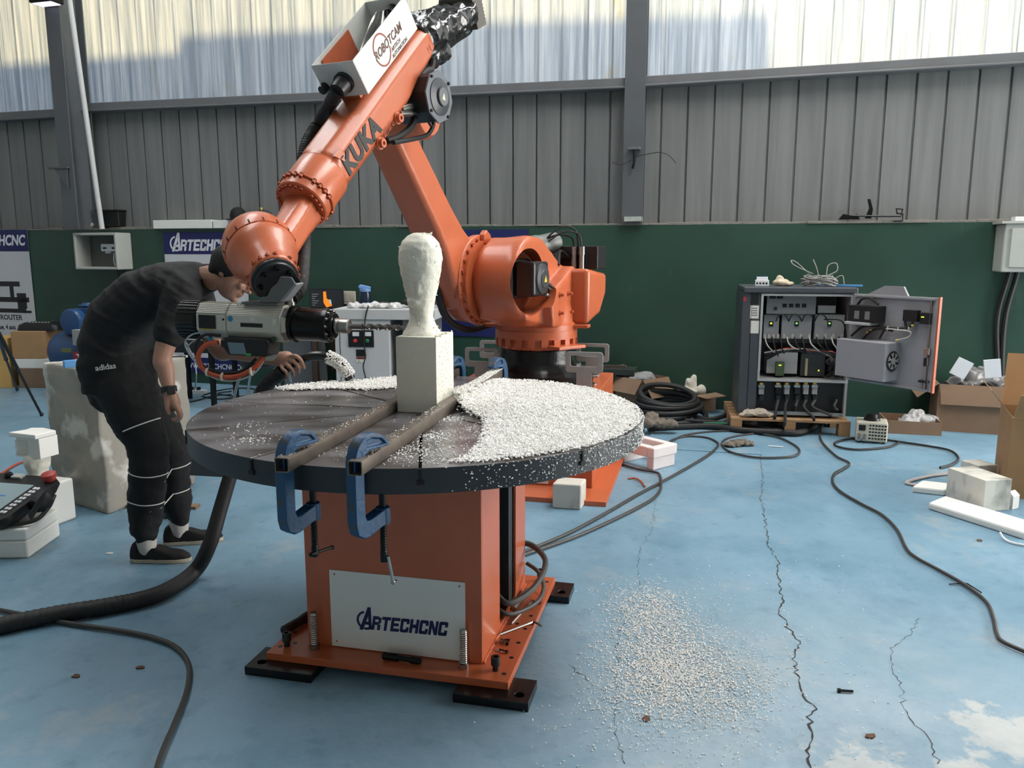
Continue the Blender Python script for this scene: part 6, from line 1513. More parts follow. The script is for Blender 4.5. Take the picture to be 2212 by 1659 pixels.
MB(cM).b2(xl + .005, Wc + .03, -.02, D_, Hc2 - .05, Hc2).build('cabinet_top', cab_dark, cab, smooth=False, bevel=.01)
mb = MB(cM); mb.b2(xo, Wc, D_ - .03, D_, .02, Hc2 - .05); mb.b2(Wc - .02, Wc, .0, D_ - .03, .02, Hc2 - .05); mb.b2(xo, Wc - .02, .0, D_ - .03, zo0 - .02, zo0); mb.build('cabinet_shell', cab_in, cab, smooth=False)
mb = MB(cM); fw = .018
for a in ((xo, Wc, zo1 - fw, zo1), (xo, Wc, zo0 - fw, zo0), (xo, xo + fw, zo0, zo1 - fw), (Wc - fw, Wc, zo0, zo1 - fw)): mb.b2(a[0], a[1], -.008, .0, a[2], a[3])
mb.build('door_gasket', mat('gasket', (176, 178, 178), .5), cab, smooth=False)
MB(cM).b2(xo, Wc, .05, .07, .02, zo0 - .02).build('connector_panel', black_plastic, cab, smooth=False)
# interior
def cbox(nm, x0, x1, y0, y1, d0, d1, m_, bev=.003, par=None):
    a, zb_ = cx(x0, y1, d0); b_, zt_ = cx(x1, y0, d0); return MB(cM).b2(a, b_, d0, d1, zb_, zt_).build(nm, m_, par or cab, smooth=False, bevel=bev)
u1 = cbox('power_unit', 1655, 1764, 638, 678, .06, .3, mat('unit_grey', (128, 130, 132), .5))
for k in range(4): cbox('vent_slot', 1690 + 14 * k, 1700 + 14 * k, 656, 664, .058, .06, MATS['slot_dark'], 0, u1)
for k in range(2): cbox('vent_slot', 1662 + 16 * k, 1676 + 16 * k, 638, 645, .058, .06, MATS['slot_dark'], 0, u1)
cbox('power_knob', 1672, 1679, 663, 670, .05, .06, black_plastic, .002, u1)
cbox('label_field', 1766, 1806, 660, 676, .10, .12, mat('unit_pale', (186, 186, 182), .5))
for k, (x0, x1) in enumerate(((1648, 1684), (1687, 1755), (1758, 1826))):
    dv = cbox('servo_drive', x0, x1, 680, 735, .10, .32, mat('drive_grey', (158, 158, 158), .5))
    xm = (x0 + x1) / 2; 
    cbox('drive_socket', xm - 5, xm + 5, 694, 705, .09, .10, black_plastic, .001, dv); cbox('drive_led', xm - 2, xm + 2, 697, 700, .085, .09, led_g if k else led_y, 0, dv)
    for s_ in (-.4, -.13, .13, .4): xx = xm + (x1 - x0) * s_; cbox('drive_plug', xx - 3, xx + 3, 722, 731, .088, .10, mat('plug_pale', (190, 188, 180), .5), 0, dv)
cbox('terminal_rail', 1648, 1828, 734, 740, .09, .11, black_plastic)
u2 = cbox('lower_unit', 1655, 1724, 762, 806, .12, .3, mat('unit_pale2', (176, 176, 174), .5)); cbox('unit_board', 1675, 1695, 783, 812, .08, .12, mat('pcb_green', (70, 90, 60), .6)); cbox('board_led', 1682, 1688, 788, 790, .078, .08, led_y)
cbox('computer_unit', 1728, 1784, 765, 812, .12, .3, mat('unit_dark', (52, 54, 54), .5)); cbox('terminal_block', 1738, 1746, 775, 812, .10, .12, mat('block_beige', (180, 170, 140), .5)); cbox('board_led', 1767, 1770, 799, 802, .118, .12, led_y)
rc = random.Random(9)
def cp(x, y, off): a, b_ = cx(x, y, off); return V((a, off, b_))
for k in range(11):
    x0 = 1652 + k * 16; x1 = x0 + rc.uniform(10, 34)
    MB(cM).tube([cp(x0, 728, .08), cp(x0 + 4, 742, .04), cp((x0 + x1) / 2, 752, .03), cp(x1, rc.uniform(755, 772), .06)], .006, 6).build('wire', black_rubber if k % 3 else wire_w, cab)
for k in range(6):
    x0 = 1690 + 28 * k; MB(cM).tube([cp(x0 - 14, 694, .07), cp(x0 - 8, 682, .04), cp(x0, 679, .04), cp(x0 + 8, 683, .04), cp(x0 + 14, 694, .07)] if k < 4 else [cp(1780, 690, .06), cp(1815, 692, .03), cp(1826, 710, .03), cp(1828, 740, .05)], .005, 6).build('wire', black_rubber, cab)
for k in range(9):
    MB(cM).tube([cp(1650 + rc.uniform(0, 10), 760 + 2 * k, .1), cp(1700, 756 + rc.uniform(-4, 6), .05), cp(1760, 758 + rc.uniform(-4, 6), .05), cp(1800 + rc.uniform(0, 15), 772 + rc.uniform(-8, 10), .04), cp(1805 + rc.uniform(0, 15), 800 + rc.uniform(-10, 10), .06)], .006, 6).build('wire', (black_rubber, wire_w, cab_o)[k % 3 if k < 4 else 0], cab)
for k in range(7):
    MB(cM).tube([cp(1785 + 5 * k, 765, .08), cp(1795 + rc.uniform(-10, 20), 782, .02), cp(1790 + rc.uniform(0, 34), 798, .05), cp(1780 + rc.uniform(0, 40), 814, .08)], .009, 6).build('wire', black_rubber, cab)
for k, x in enumerate((1645, 1681, 1700, 1722, 1741, 1760)):
    hd = cbox('connector_hood', x - 6, x + 6, 836, 852, -.02, .05, (cab_in, black_steel, cab_in, black_plastic, cab_in, cab_in)[k]); cbox('connector_latch', x - 7, x + 7, 832, 837, -.03, .05, steel, .001, hd); cbox('connector_boot', x - 5, x + 5, 853, 866, -.01, .04, black_plastic, .004, hd); cbox('connector_tag', x - 4, x + 4, 827, 831, .0, .05, mat('tag_gold', (190, 170, 90), .4), 0, hd)
MB(cM).b2(xo, Wc - .02, .0, .05, .02, .05).build('plinth_rail', steel, cab, smooth=False)
for k, (x, fx_, fy_) in enumerate(((1700, 1690, 925), (1681, 1668, 915), (1722, 1712, 905), (1741, 1752, 918), (1760, 1790, 912), (1806, 1812, 905))):
    MB().tube([cM @ cp(x, 864, .0), cM @ cp(x - 4, 880, -.06), FL(fx_ + 6, fy_ - 14, .15), FL(fx_, fy_, .015)], .012, 8).build('supply_cable', black_rubber, cab)
# labels on the side column, without the code print
for y0, y1 in ((660, 688), (693, 720)): cbox('side_label', 1620, 1640, y0, y1, -.002, -.0005, MATS['sticker_white'], 0)
for k in range(4): cbox('label_print', 1623, 1636, 665 + 5 * k, 667 + 5 * k, -.003, -.002, mat('print_grey', (120, 120, 120), .6), 0)
cbox('main_switch', 1622, 1640, 634, 656, -.006, -.0005, black_plastic)
cbox('red_badge', 1606, 1612, 641, 651, -.003, -.0005, mat('badge_red2', (170, 60, 60), .5), 0)
# door, swung open
H0 = cM @ V((Wc, -.012, 0)); dy0 = H0.y; Po = PY(2022, 740, 5.85); dd = V((Po.x - H0.x, Po.y - H0.y, 0)); dW = dd.length
dM = Matrix.Translation((H0.x, H0.y, 0)) @ Matrix.Rotation(math.atan2(dd.y, dd.x), 4, 'Z'); dn = dM.to_3x3() @ V((0, 1, 0))
if dn.x > 0: dsg = -1
else: dsg = 1
def dx(x, y, off=0): q = dM.inverted() @ PP(x, y, dM @ V((0, off, 0)), dn); return q.x, q.z
dz1, dz0 = zt(634, H0.y, 1840), zt(820, H0.y, 1840)
door = MB(dM).b2(.005, dW, -.012, .012, dz0, dz1).build('cabinet_door', cab_grey, cab, smooth=False, bevel=.003)
MB(dM).b2(dW, dW + .012, -.014, .014, dz0 - .005, dz1 + .005).build('door_edge', orange_d, door, smooth=False)
for z_a, z_b in ((dz1 - .02, dz1 - .008), (dz0 + .008, dz0 + .02)): MB(dM).b2(.02, dW - .02, min(dsg * .012, dsg * .03), max(dsg * .012, dsg * .03), z_a, z_b).build('door_rim', cab_grey, door, smooth=False)
def dbox(nm, xa, xb, za, zb_, d0, d1, m_, bev=.003, par=None): return MB(dM).b2(min(xa, xb), max(xa, xb), min(dsg * d0, dsg * d1), max(dsg * d0, dsg * d1), min(za, zb_), max(za, zb_)).build(nm, m_, par or door, smooth=False, bevel=bev)
hh = dz1 - dz0
inv = dbox('inverter_box', dW * .02, dW * .62, dz0 + hh * .08, dz0 + hh * .50, .012, .20, cab_grey, .004)
# fan on its outward end
fc_ = V((dW * .62, dsg * .10, dz0 + hh * .30))
mb = MB(dM); mb.lathe(fc_, fc_ + V((1, 0, 0)), [(0, .075), (.004, .078), (.006, .07), (.003, .02)], 24); fan = mb.build('fan_ring', black_plastic, inv)
for k in range(7):
    a = 2 * PI * k / 7; MB(dM).prism([fc_ + V((.008, .02 * math.cos(a), .02 * math.sin(a))), fc_ + V((.006, .066 * math.cos(a - .25), .066 * math.sin(a - .25))), fc_ + V((.008, .066 * math.cos(a + .35), .066 * math.sin(a + .35)))], (.002, 0, 0)).build('fan_blade', cab_in, fan, smooth=False)
MB(dM).lathe(fc_, fc_ + V((1, 0, 0)), [(.0, .026), (.012, .026)], 16).build('fan_hub', cab_in, fan)
bat = dbox('battery_pack', dW * .06, dW * .42, dz0 + hh * .70, dz0 + hh * .88, .012, .12, black_plastic); dbox('battery_tray', dW * .04, dW * .35, dz0 + hh * .665, dz0 + hh * .695, .012, .14, MATS['gasket'])
for k in range(2): dbox('battery_print', dW * (.14 + .13 * k), dW * (.20 + .13 * k), dz0 + hh * .73, dz0 + hh * .82, .12, .121, mat('print_grey', (120, 120, 120), .6), 0, bat)
dbox('door_relay', dW * .66, dW * .82, dz0 + hh * .74, dz0 + hh * .86, .012, .06, black_plastic); dbox('door_relay', dW * .84, dW * .95, dz0 + hh * .72, dz0 + hh * .84, .012, .05, black_plastic); dbox('relay_led', dW * .86, dW * .89, dz0 + hh * .79, dz0 + hh * .80, .05, .052, led_y, 0)
dbox('lock_rod', dW * .93, dW * .945, dz0 + hh * .03, dz0 + hh * .97, .012, .03, steel, .001); dbox('lock_case', dW * .91, dW * .97, dz0 + hh * .40, dz0 + hh * .47, .012, .045, steel); dbox('door_handle', dW * .93, dW * .97, dz0 + hh * .28, dz0 + hh * .37, .03, .06, black_plastic); dbox('lock_cam', dW * .88, dW * .98, dz0 + hh * .10, dz0 + hh * .125, .012, .05, black_plastic)
for k, l in enumerate(([(.1, .88), (.16, .95), (.26, .96), (.36, .90)], [(.05, .52), (.18, .63), (.34, .655), (.58, .655), (.74, .68), (.78, .76)], [(.20, .50), (.30, .60), (.42, .63), (.55, .62)], [(.68, .75), (.70, .68), (.72, .655)], [(.40, .52), (.44, .60), (.47, .64)])):
    MB(dM).tube([(dW * a, dsg * .05, dz0 + hh * b_) for a, b_ in l], .009, 6).build('door_cable', black_rubber, door)
MB(dM).tube([(dW * a, dsg * .06, dz0 + hh * b_) for a, b_ in ((.48, .64), (.6, .64), (.76, .63), (.74, .57), (.6, .52))], .005, 6).build('door_cable', wire_w, door)
for a, b_ in ((.50, .645), (.62, .645), (.74, .66)): MB(dM).box((dW * a, dsg * .05, dz0 + hh * b_), (.008, .03, .03)).build('cable_tie', wire_w, door, smooth=False)
for a, b_ in ((.26, .58), (.30, .61), (.62, .53), (.78, .70)): MB(dM).box((dW * a, dsg * .06, dz0 + hh * b_), (.016, .012, .012)).build('wire_marker', yellow, door, smooth=False)
mb = MB(dM); mb.prism([(dW * .10, dsg * .02, dz1), (dW * .52, dsg * .02, dz1), (dW * .46, dsg * .02, dz1 + .06), (dW * .20, dsg * .02, dz1 + .06)] if False else [(.12, 0, dz1 + .001), (.46, 0, dz1 + .001), (.42, 0, dz1 + .07), (.26, 0, dz1 + .07)], (0, -dsg * .02, 0)); mb.build('back_tray', cab_grey, door, smooth=False)
# things on the cabinet
ctop = cM @ V((0, 0, Hc2 + .001)); ctz = ctop.z
def ont(x, y=612): P = PP(x, y, cM @ V((0, .16, 0)), cpn); return V((P.x, P.y, ctz))
bM_ = frame(ont(1646), -WA); t = thing('circuit_breaker', bM_ @ V((0, 0, 0)), 'white circuit breaker block on top of the control cabinet', 'circuit breaker')
MB(bM_).b2(-.055, .055, -.035, .035, 0, .05).build('breaker_body', print_w, t, smooth=False, bevel=.003); MB(bM_).b2(-.045, .045, -.022, .03, .0505, .075).build('breaker_top', print_w, t, smooth=False, bevel=.003)
for k in range(4): MB(bM_).b2(-.047 + .025 * k, -.032 + .025 * k, -.036, -.035, .015, .03).build('terminal', MATS['slot_dark'], t, smooth=False); MB(bM_).b2(-.047 + .025 * k, -.033 + .025 * k, -.015, .0, .0755, .082).build('toggle', mat('toggle_blue', (80, 110, 160), .5), t, smooth=False)
wblob('tape_roll', frame(ont(1692), 0), [((-.02, 0, .03), (.07, .05, .03)), ((-.03, 0, .06), (.03, .03, .03)), ((.04, 0, .02), (.05, .04, .02))], mat('film_beige', (196, 182, 158), .4), 'crumpled film and tape on the control cabinet between breaker and coil', 'film', amp=.008)
MBp = frame(ont(1770), -WA); rc2 = random.Random(4)
t = thing('wire_coil', MBp @ V((0, 0, 0)), 'tangled coil of grey wire lying on top of the control cabinet', 'wire coil')
mb = MB(MBp)
for k in range(15):
    a0 = rc2.uniform(0, 6); rx, ry = rc2.uniform(.10, .145), rc2.uniform(.04, .08); dx_, dz_ = rc2.uniform(-.02, .02), .012 + .006 * k * .8
    mb.tube([(dx_ + rx * math.cos(a0 + 2 * PI * j / 14), ry * math.sin(a0 + 2 * PI * j / 14), dz_ + .012 * math.sin(3 * 2 * PI * j / 14 + k)) for j in range(15)], .0045, 6, 3)
mb.build('coil_turns', mat('wire_grey', (150, 150, 146), .55), t, kind='stuff')
for l in ([(-.06, 0, .08), (-.18, .02, .19), (-.23, .02, .21), (-.20, 0, .17), (-.05, 0, .10)], [(.05, 0, .08), (.06, .01, .17), (.12, .01, .19), (.13, 0, .13), (.06, 0, .09)], [(.0, 0, .05), (-.03, -.01, .15), (-.06, 0, .22)], [(.1, 0, .05), (.17, -.01, .09), (.19, -.02, .02)]): MB(MBp).tube(l, .0045, 6).build('wire_end', MATS['wire_grey'], t)
mb = MB(frame(ont(1835, 614), -WA)); mb.b2(-.12, .10, -.012, .012, .0, .016); mb.b2(-.25, -.12, -.005, .005, .004, .012); tag(mb.build('screwdriver', mat('tool_blue', (80, 140, 200), .4), smooth=False, bevel=.003), 'blue handled tool lying on the control cabinet edge', 'tool')
# gloves, rag on pallet
wblob('work_glove', pM @ Matrix.Translation((.20, .06, ph + .002)), [((-.05, 0, .03), (.07, .05, .03)), ((.05, .0, .035), (.06, .05, .032)), ((.10, .02, .02), (.05, .03, .018)), ((-.09, -.02, .02), (.04, .03, .02))], mat('glove_pale', (176, 166, 150), .9), 'pale crumpled work glove on the pallet', 'glove', amp=.026, fr=28, sm=1)
# variac
vM = frame(FL(1880, 952), R(-22)); t = thing('variable_transformer', vM @ V((0, 0, 0)), 'cream variable transformer with slotted case and black dial on the floor', 'transformer')
vb = mat('variac_cream', (206, 202, 186), .5)
MB(vM).b2(-.115, .115, -.10, .10, .012, .17).build('case', vb, t, smooth=False, bevel=.012)
MB(vM).lathe((0, 0, .17), (0, 0, 9), [(0, .062), (.02, .058), (.022, .045), (.05, .042), (.055, .035)], 24).build('dial', black_plastic, t)
for r_ in range(5):
    for k in range(6): MB(vM).b2(-.02 + .022 * k, -.005 + .022 * k, -.1025, -.10, .035 + .026 * r_, .046 + .026 * r_).build('vent_slot', MATS['slot_dark'], t, smooth=False)
    for k in range(4): MB(vM).b2(.115, .1175, -.08 + .042 * k, -.052 + .042 * k, .035 + .026 * r_, .046 + .026 * r_).build('vent_slot', MATS['slot_dark'], t, smooth=False)
MB(vM).b2(-.095, -.045, -.105, -.10, .10, .145).build('meter', black_plastic, t, smooth=False)
for x, z in ((-.09, .03), (-.09, .065), (-.05, .03), (-.05, .065)): MB(vM).lathe((x, -.10, z), (x, -9, z), [(0, .013), (.03, .013)], 12).build('terminal_post', steel, t)
for x in (-.09, .09):
    for y in (-.08, .08): MB(vM).cyl((x, y, 0), (x, y, .013), .012, 10).build('foot', black_rubber, t)
# cardboard tray with film
def open_box(name, M, W_, D2, H_, m_, label, flaps=(), th=.006):
    t = thing(name, M @ V((W_ / 2, D2 / 2, 0)), label, 'box')
    mb = MB(M); mb.b2(0, W_, 0, D2, 0, th); mb.b2(0, W_, 0, th, th, H_); mb.b2(0, W_, D2 - th, D2, th, H_); mb.b2(0, th, th, D2 - th, th, H_); mb.b2(W_ - th, W_, th, D2 - th, th, H_)
    mb.build('box_body', m_, t, smooth=False)
    for sd_, L_, ang in flaps:                  # ang: 0 upright, 90 flat outwards, 180 hanging
        a = R(ang)
        if sd_ == 'f': F_ = M @ Matrix.Translation((0, 0, H_)) @ Matrix.Rotation(a, 4, 'X'); q = (W_, L_)
        if sd_ == 'b': F_ = M @ Matrix.Translation((W_, D2, H_)) @ Matrix.Rotation(PI, 4, 'Z') @ Matrix.Rotation(a, 4, 'X'); q = (W_, L_)
        if sd_ == 'l': F_ = M @ Matrix.Translation((0, D2, H_)) @ Matrix.Rotation(-PI / 2, 4, 'Z') @ Matrix.Rotation(a, 4, 'X'); q = (D2, L_)
        if sd_ == 'r': F_ = M @ Matrix.Translation((W_, 0, H_)) @ Matrix.Rotation(PI / 2, 4, 'Z') @ Matrix.Rotation(a, 4, 'X'); q = (D2, L_)
        MB(F_).prism([(.004, 0, 0.001), (q[0] - .004, 0, 0.001), (q[0] - .02, 0, q[1]), (.02, 0, q[1])], (0, th * .6, 0)).build('box_flap', m_, t, smooth=False)
    return t
M, w_ = ffr((1960, 952), (2041, 952)); M = M @ Matrix.Translation((0, .03, 0)); M = frame(M.translation, R(-8))
open_box('cardboard_tray', frame(FL(1912, 930), R(-33)) if False else frame(FL(1914, 936), R(-14)), .42, .34, .11, card_d, 'shallow cardboard tray with clear film beside the transformer')
wblob('plastic_wrap', frame(FL(1990, 925, .03), 0), [((-.08, .04, .05), (.10, .08, .05)), ((.06, .06, .06), (.12, .08, .055)), ((-.01, .08, .09), (.08, .06, .06))], bagm, 'clear plastic wrap heaped in the shallow cardboard tray', 'plastic wrap', amp=.03, fr=18)
# boxes in the right corner
M = frame(FL(2020, 930), R(-20)); open_box('cardboard_box', M, .62, .46, .40, card_d, 'big open cardboard box of packing material in the right corner', (('f', .17, 168), ('l', .2, 130), ('r', .2, 100)))
wblob('packing_bag', M @ Matrix.Translation((.30, .22, .33)), [((-.10, -.04, .04), (.13, .12, .08)), ((.12, .0, .05), (.15, .14, .09)), ((0, .02, .10), (.13, .09, .09))], mat('bag_grey', (126, 126, 126), .25, var=.4, vscale=9, trans=.2), 'grey plastic packing bags bulging out of the corner box', 'bag', amp=.05, fr=12, sm=1)
for dx_, dz_, a, m_, lb in ((-.13, .16, R(25), print_w, 'small white product carton leaning in the corner box left of the bag'), (.08, .17, R(-8), print_w, 'small white card standing in the corner box behind the bag')):
    tag(MB(M @ Matrix.Translation((.30 + dx_, .02, .40 + dz_)) @ Matrix.Rotation(a, 4, 'Y')).b2(-.06, .06, 0, .03, -.10, .05).build('carton', m_, smooth=False), lb, 'carton')
M2 = frame(FL(1985, 902), R(-WA * 57.3)); tag(MB(M2).b2(0, .85, .03, .08, .0, zt(772, 6.8, 2080)).build('flat_carton', card_d, smooth=False, bevel=.004), 'large flattened carton standing behind the corner boxes', 'carton')
tag(MB(M2 @ Matrix.Translation((.90, .02, .0)) @ Matrix.Rotation(R(10), 4, 'Y')).prism([(0, 0, .45), (.22, 0, .38), (.28, 0, .62), (.10, 0, .78), (-.04, 0, .66)], (0, .05, 0)).build('foam_piece', mat('foam_grey', (176, 178, 168), .8), smooth=False), 'pale foam piece leaning behind the corner boxes at the wall', 'foam piece')
M = frame(FL(2170, 1074), R(-24))
bb_ = open_box('cardboard_box', M, .60, .50, .50, card, 'large tall cardboard box with jackets cut by the right edge', (('l', .20, 38), ('b', .34, 12), ('f', .16, 22)))
wblob('jacket', M @ Matrix.Translation((.30, .27, .33)), [((-.05, .0, .12), (.18, .2, .10)), ((.12, -.05, .14), (.16, .14, .10)), ((.02, .06, .2), (.14, .12, .09))], mat('cloth_navy', (40, 44, 58), .9, var=.3, vscale=8), 'dark navy jackets stuffed into the large box at the right edge', 'clothes', amp=.035, fr=10)
# marble blocks and foam strips lower right
marble = mat('marble', (218, 216, 206), .5, col2=(140, 138, 130), vscale=5, c2lo=.48, c2hi=.70, stretch=(1, 2, 1))
def block_px(name, front, left, right, ytop, m_, label, cat, z0=0.0, bev=.004):
    P, L_, R2 = FL(*front, z0), FL(*left, z0), FL(*right, z0); h = PY(front[0], ytop, P.y).z - z0
    mb = MB(); mb.prism([P, R2, R2 + (L_ - P), L_], (0, 0, h)); return tag(mb.build(name, m_, smooth=False, bevel=bev), label, cat)
block_px('marble_block', (2122, 1106), (2042, 1074), (2180, 1102), 1038, marble, 'veined grey-white marble block on the floor at the right edge', 'stone block')
block_px('marble_offcut', (2110, 1052), (2072, 1038), (2150, 1050), 1006, marble, 'small white stone offcut behind the veined marble block', 'stone block')
block_px('foam_strip', (2212, 1167), (2004, 1100), (2246, 1148), 1150, foam2, 'long white foam strip lying in front of the marble block', 'foam strip', bev=.012)
block_px('foam_offcut', (2041, 1072), (1970, 1064), (2060, 1058), 1058, foam2, 'short white foam offcut left of the marble block', 'foam offcut', bev=.01)
block_px('white_offcut', (2186, 1102), (2176, 1090), (2200, 1098), 1072, foam2, 'tiny white offcut between the marble block and the large box', 'offcut')
tag(MB().tube([FL(2046, 1024, .01), FL(2010, 1028, .012), FL(1975, 1036, .012), FL(1958, 1043, .012), FL(1980, 1048, .012)], .010, 6).build('pink_tube', mat('tube_pink', (190, 176, 172), .5)), 'pale pink tube curling around the short foam offcut', 'tube')
tag(MB().tube([FL(2160, 1150, .03), FL(2168, 1162, .012), FL(2185, 1172, .008), FL(2225, 1180, .008)], .006, 6).build('white_wire', print_w), 'white wire coming out from under the long foam strip', 'wire')
tag(MB().tube([PY(2184, 1066, 4.6), PY(2178, 1085, 4.58), PY(2175, 1110, 4.5)], .009, 6).build('foam_tie', print_w), 'thin upright white strap leaning on the marble block', 'strap')
# wall box at right edge
off = .25; u0, z1 = PW(2172, 483, off); u1, _ = PW(2290, 483, off); _, z0 = PW(2172, 588, off); mW = WALL @ Matrix.Translation((u0, 0, z0))
t = thing('wall_enclosure', mW @ V((.2, -.1, 0)), 'closed grey enclosure on the green wall at the right edge', 'electrical box')
MB(mW).b2(0, u1 - u0, -off, -.002, 0, z1 - z0).build('enclosure_body', grey_box, t, smooth=False, bevel=.01); MB(mW).b2(.05, u1 - u0 - .05, -off - .012, -off, .04, z1 - z0 - .04).build('enclosure_door', grey_box, t, smooth=False, bevel=.004)
MB(mW).b2(-.03, u1 - u0 + .03, -off - .02, -.002, z1 - z0, z1 - z0 + .02).build('enclosure_lid', grey_box, t, smooth=False)
for k, x in enumerate((.12, .18)): MB(mW).tube([(x, -.06, 0), (x - .05, -.03, -.4), (x - .03 * k, -.03, -.9), (x + .02, -.04, -z0 + .01)], .022, 8).build('supply_cable', black_rubber, t)
tag(MB(mW).b2(.10, .34, -.14, -.03, z1 - z0 + .021, z1 - z0 + .06).build('white_bar', print_w, smooth=False), 'white plastic bar on top of the right-edge enclosure', 'bar')
# odds on the right ledge: folded metal and bent rod
u, _ = PW(1845, 470, .0); t = thing('metal_scrap', WALL @ V((u, 0, LZ)), 'dark folded sheet metal scrap with a bent rod on the right ledge', 'metal scrap')
def wl(x, y, off=.02): a, b_ = PW(x, y, off); return V((a, -off, b_))
MB(WALL).prism([wl(1812, 474), wl(1858, 474), wl(1852, 462), wl(1840, 466), wl(1822, 462)], (0, .06, 0)).build('folded_sheet', black_steel, t, smooth=False)
MB(WALL).prism([wl(1868, 472), wl(1882, 472), wl(1886, 452), wl(1880, 430), wl(1874, 430), wl(1878, 450)], (0, .02, 0)).build('upright_lug', black_steel, t, smooth=False)
MB(WALL).prism([wl(1811, 462), wl(1822, 458), wl(1824, 453), wl(1812, 456)], (0, .02, 0)).build('sheet_ear', steel_rail, t, smooth=False)
MB(WALL).tube([wl(1840, 466), wl(1900, 467), wl(1946, 467), wl(1950, 452), wl(1936, 451), wl(1938, 461), wl(1951, 462), wl(1950, 476), wl(1930, 477)], .009, 6, smooth=False).build('bent_rod', black_steel, t)

# boxes and hose coil between riser and cabinet
c1_ = FL(1386, 897); gM = frame(c1_, R(38)); h1 = PY(1386, 822, c1_.y).z
open_box('cardboard_box', gM, .36, .34, h1, card_d, 'open cardboard box with hanging flap behind the riser corner', (('f', .19, 148), ('l', .15, 150), ('b', .15, 60)))
wblob('grey_sack', gM @ Matrix.Translation((.17, .17, h1 - .04)), [((-.04, .04, .02), (.11, .11, .05)), ((.03, -.02, .03), (.10, .10, .05))], mat('sack_grey', (140, 142, 142), .85), 'grey sack lying in the open box behind the riser', 'sack', amp=.02, fr=14)
c2_ = FL(1498, 893); g2 = frame(c2_, R(34)); h2 = PY(1498, 855, c2_.y).z
open_box('cardboard_box', g2, .30, .34, h2, card_d, 'open cardboard box with white wrapping near the hose coil', (('f', .14, 95), ('l', .12, 100), ('b', .13, 30)))
wblob('white_wrapping', g2 @ Matrix.Translation((.13, .17, h2 - .04)), [((0, 0, .05), (.12, .11, .05)), ((.0, .0, .11), (.06, .06, .06)), ((.02, -.02, .16), (.025, .025, .045)), ((.08, -.06, .06), (.05, .04, .05))], mat('wrap_cream', (206, 202, 188), .7, trans=.1), 'crumpled cream wrapping sticking out of the box by the coil', 'wrapping', amp=.03, fr=13, sm=1)
tm = frame(V((.72, 7.58, 0)), -WA); t = thing('parts_table', tm @ V((.3, .1, 0)), 'low dark green table with loose parts behind the riser', 'table')
tz_ = zt(797, 7.5, 1380); MB(tm).b2(-.15, .46, -.06, .20, tz_ - .05, tz_).build('table_top', mat('dark_green', (44, 56, 52), .5), t, smooth=False)
for x in (-.13, .40):
    for y in (.0, .15): MB(tm).b2(x, x + .03, y, y + .03, 0, tz_ - .05).build('table_leg', black_steel, t, smooth=False)
tag(MB(tm @ Matrix.Translation((.2, .06, tz_ + .001)) @ Matrix.Rotation(R(8), 4, 'Z')).b2(-.2, .16, -.02, .02, 0, .025).build('metal_bar', raw_steel, smooth=False), 'short steel bar lying on the low dark green table', 'bar')
# coil of thick black hose
hc_ = FL(1452, 912); t = thing('hose_coil', hc_, 'coil of thick black hose on the floor behind the round table', 'hose')
rc3 = random.Random(6)
for k in range(6):
    rx, ry = .30 - .012 * k + rc3.uniform(-.02, .02), .25 - .02 * k; z = .026 + .026 * k; cx_ = hc_.x + rc3.uniform(-.03, .03); cy_ = hc_.y + .16 + rc3.uniform(-.02, .02)
    MB().tube([(cx_ + rx * math.cos(2 * PI * j / 24), cy_ + ry * math.sin(2 * PI * j / 24), z + .02 * math.sin(2 * PI * j / 24 + k) + (.012 + .010 * k) * (1 + math.sin(2 * PI * j / 24))) for j in range(25)], .024, 10, 3).build('hose_turn', black_rubber, t)
for l, r_, lb in (([(1500, 903, .03), (1540, 905, .04), (1580, 893, .06), (1620, 880, .14), (1650, 872, .2)], .02, 'thick black hose running from the coil to the pallet'), ([(1400, 925, .03), (1470, 922, .03), (1540, 921, .03), (1600, 929, .03), (1680, 934, .03), (1730, 934, .03), (1760, 920, .03)], .026, 'thick black cable lying along the pallet foot'), ([(1480, 908, .03), (1560, 914, .03), (1640, 926, .03), (1690, 930, .03)], .018, 'second black cable between the hose coil and the pallet')):
    tag(MB().tube([FL(x, y, z) for x, y, z in l], r_, 10).build('thick_cable', black_rubber), lb, 'cable')
wblob('rag', frame(FL(1412, 912, .10), 0), [((-.06, 0, .0), (.10, .07, .05)), ((.05, .0, -.01), (.09, .06, .04)), ((.14, .0, -.01), (.07, .05, .04)), ((-.02, .03, .04), (.06, .04, .04))], rag_m, 'grey rag thrown over the black hose coil', 'rag', amp=.02, fr=22, sm=1)
wblob('work_glove', frame(FL(1598, 964, .006), R(8)), [((-.05, 0, .022), (.08, .045, .022)), ((.06, .01, .02), (.07, .04, .02)), ((-.11, .01, .015), (.04, .03, .015)), ((.01, .02, .035), (.05, .03, .02))], rag_m, 'dirty grey work glove on the floor inside the cable loop', 'glove', amp=.022, fr=30, sm=1)
tag(MB(frame(FL(1674, 966), R(-20))).cyl((-.05, 0, .006), (.06, 0, .006), .005, 8).build('cigarette', print_w), 'thin white stick on the floor beside the cable loop', 'stick')
tag(MB(frame(FL(1555, 923), R(-3))).b2(-.14, .14, -.008, .008, .03, .042).build('green_strip', mat('strip_green', (70, 150, 110), .5), smooth=False), 'thin green strip lying across the black cable', 'strip')
wblob('film_scrap', frame(FL(1622, 925), 0), [((0, 0, .02), (.09, .05, .02)), ((.02, 0, .05), (.04, .03, .03))], bagm, 'small grey film scrap before the pallet', 'film scrap', amp=.02)
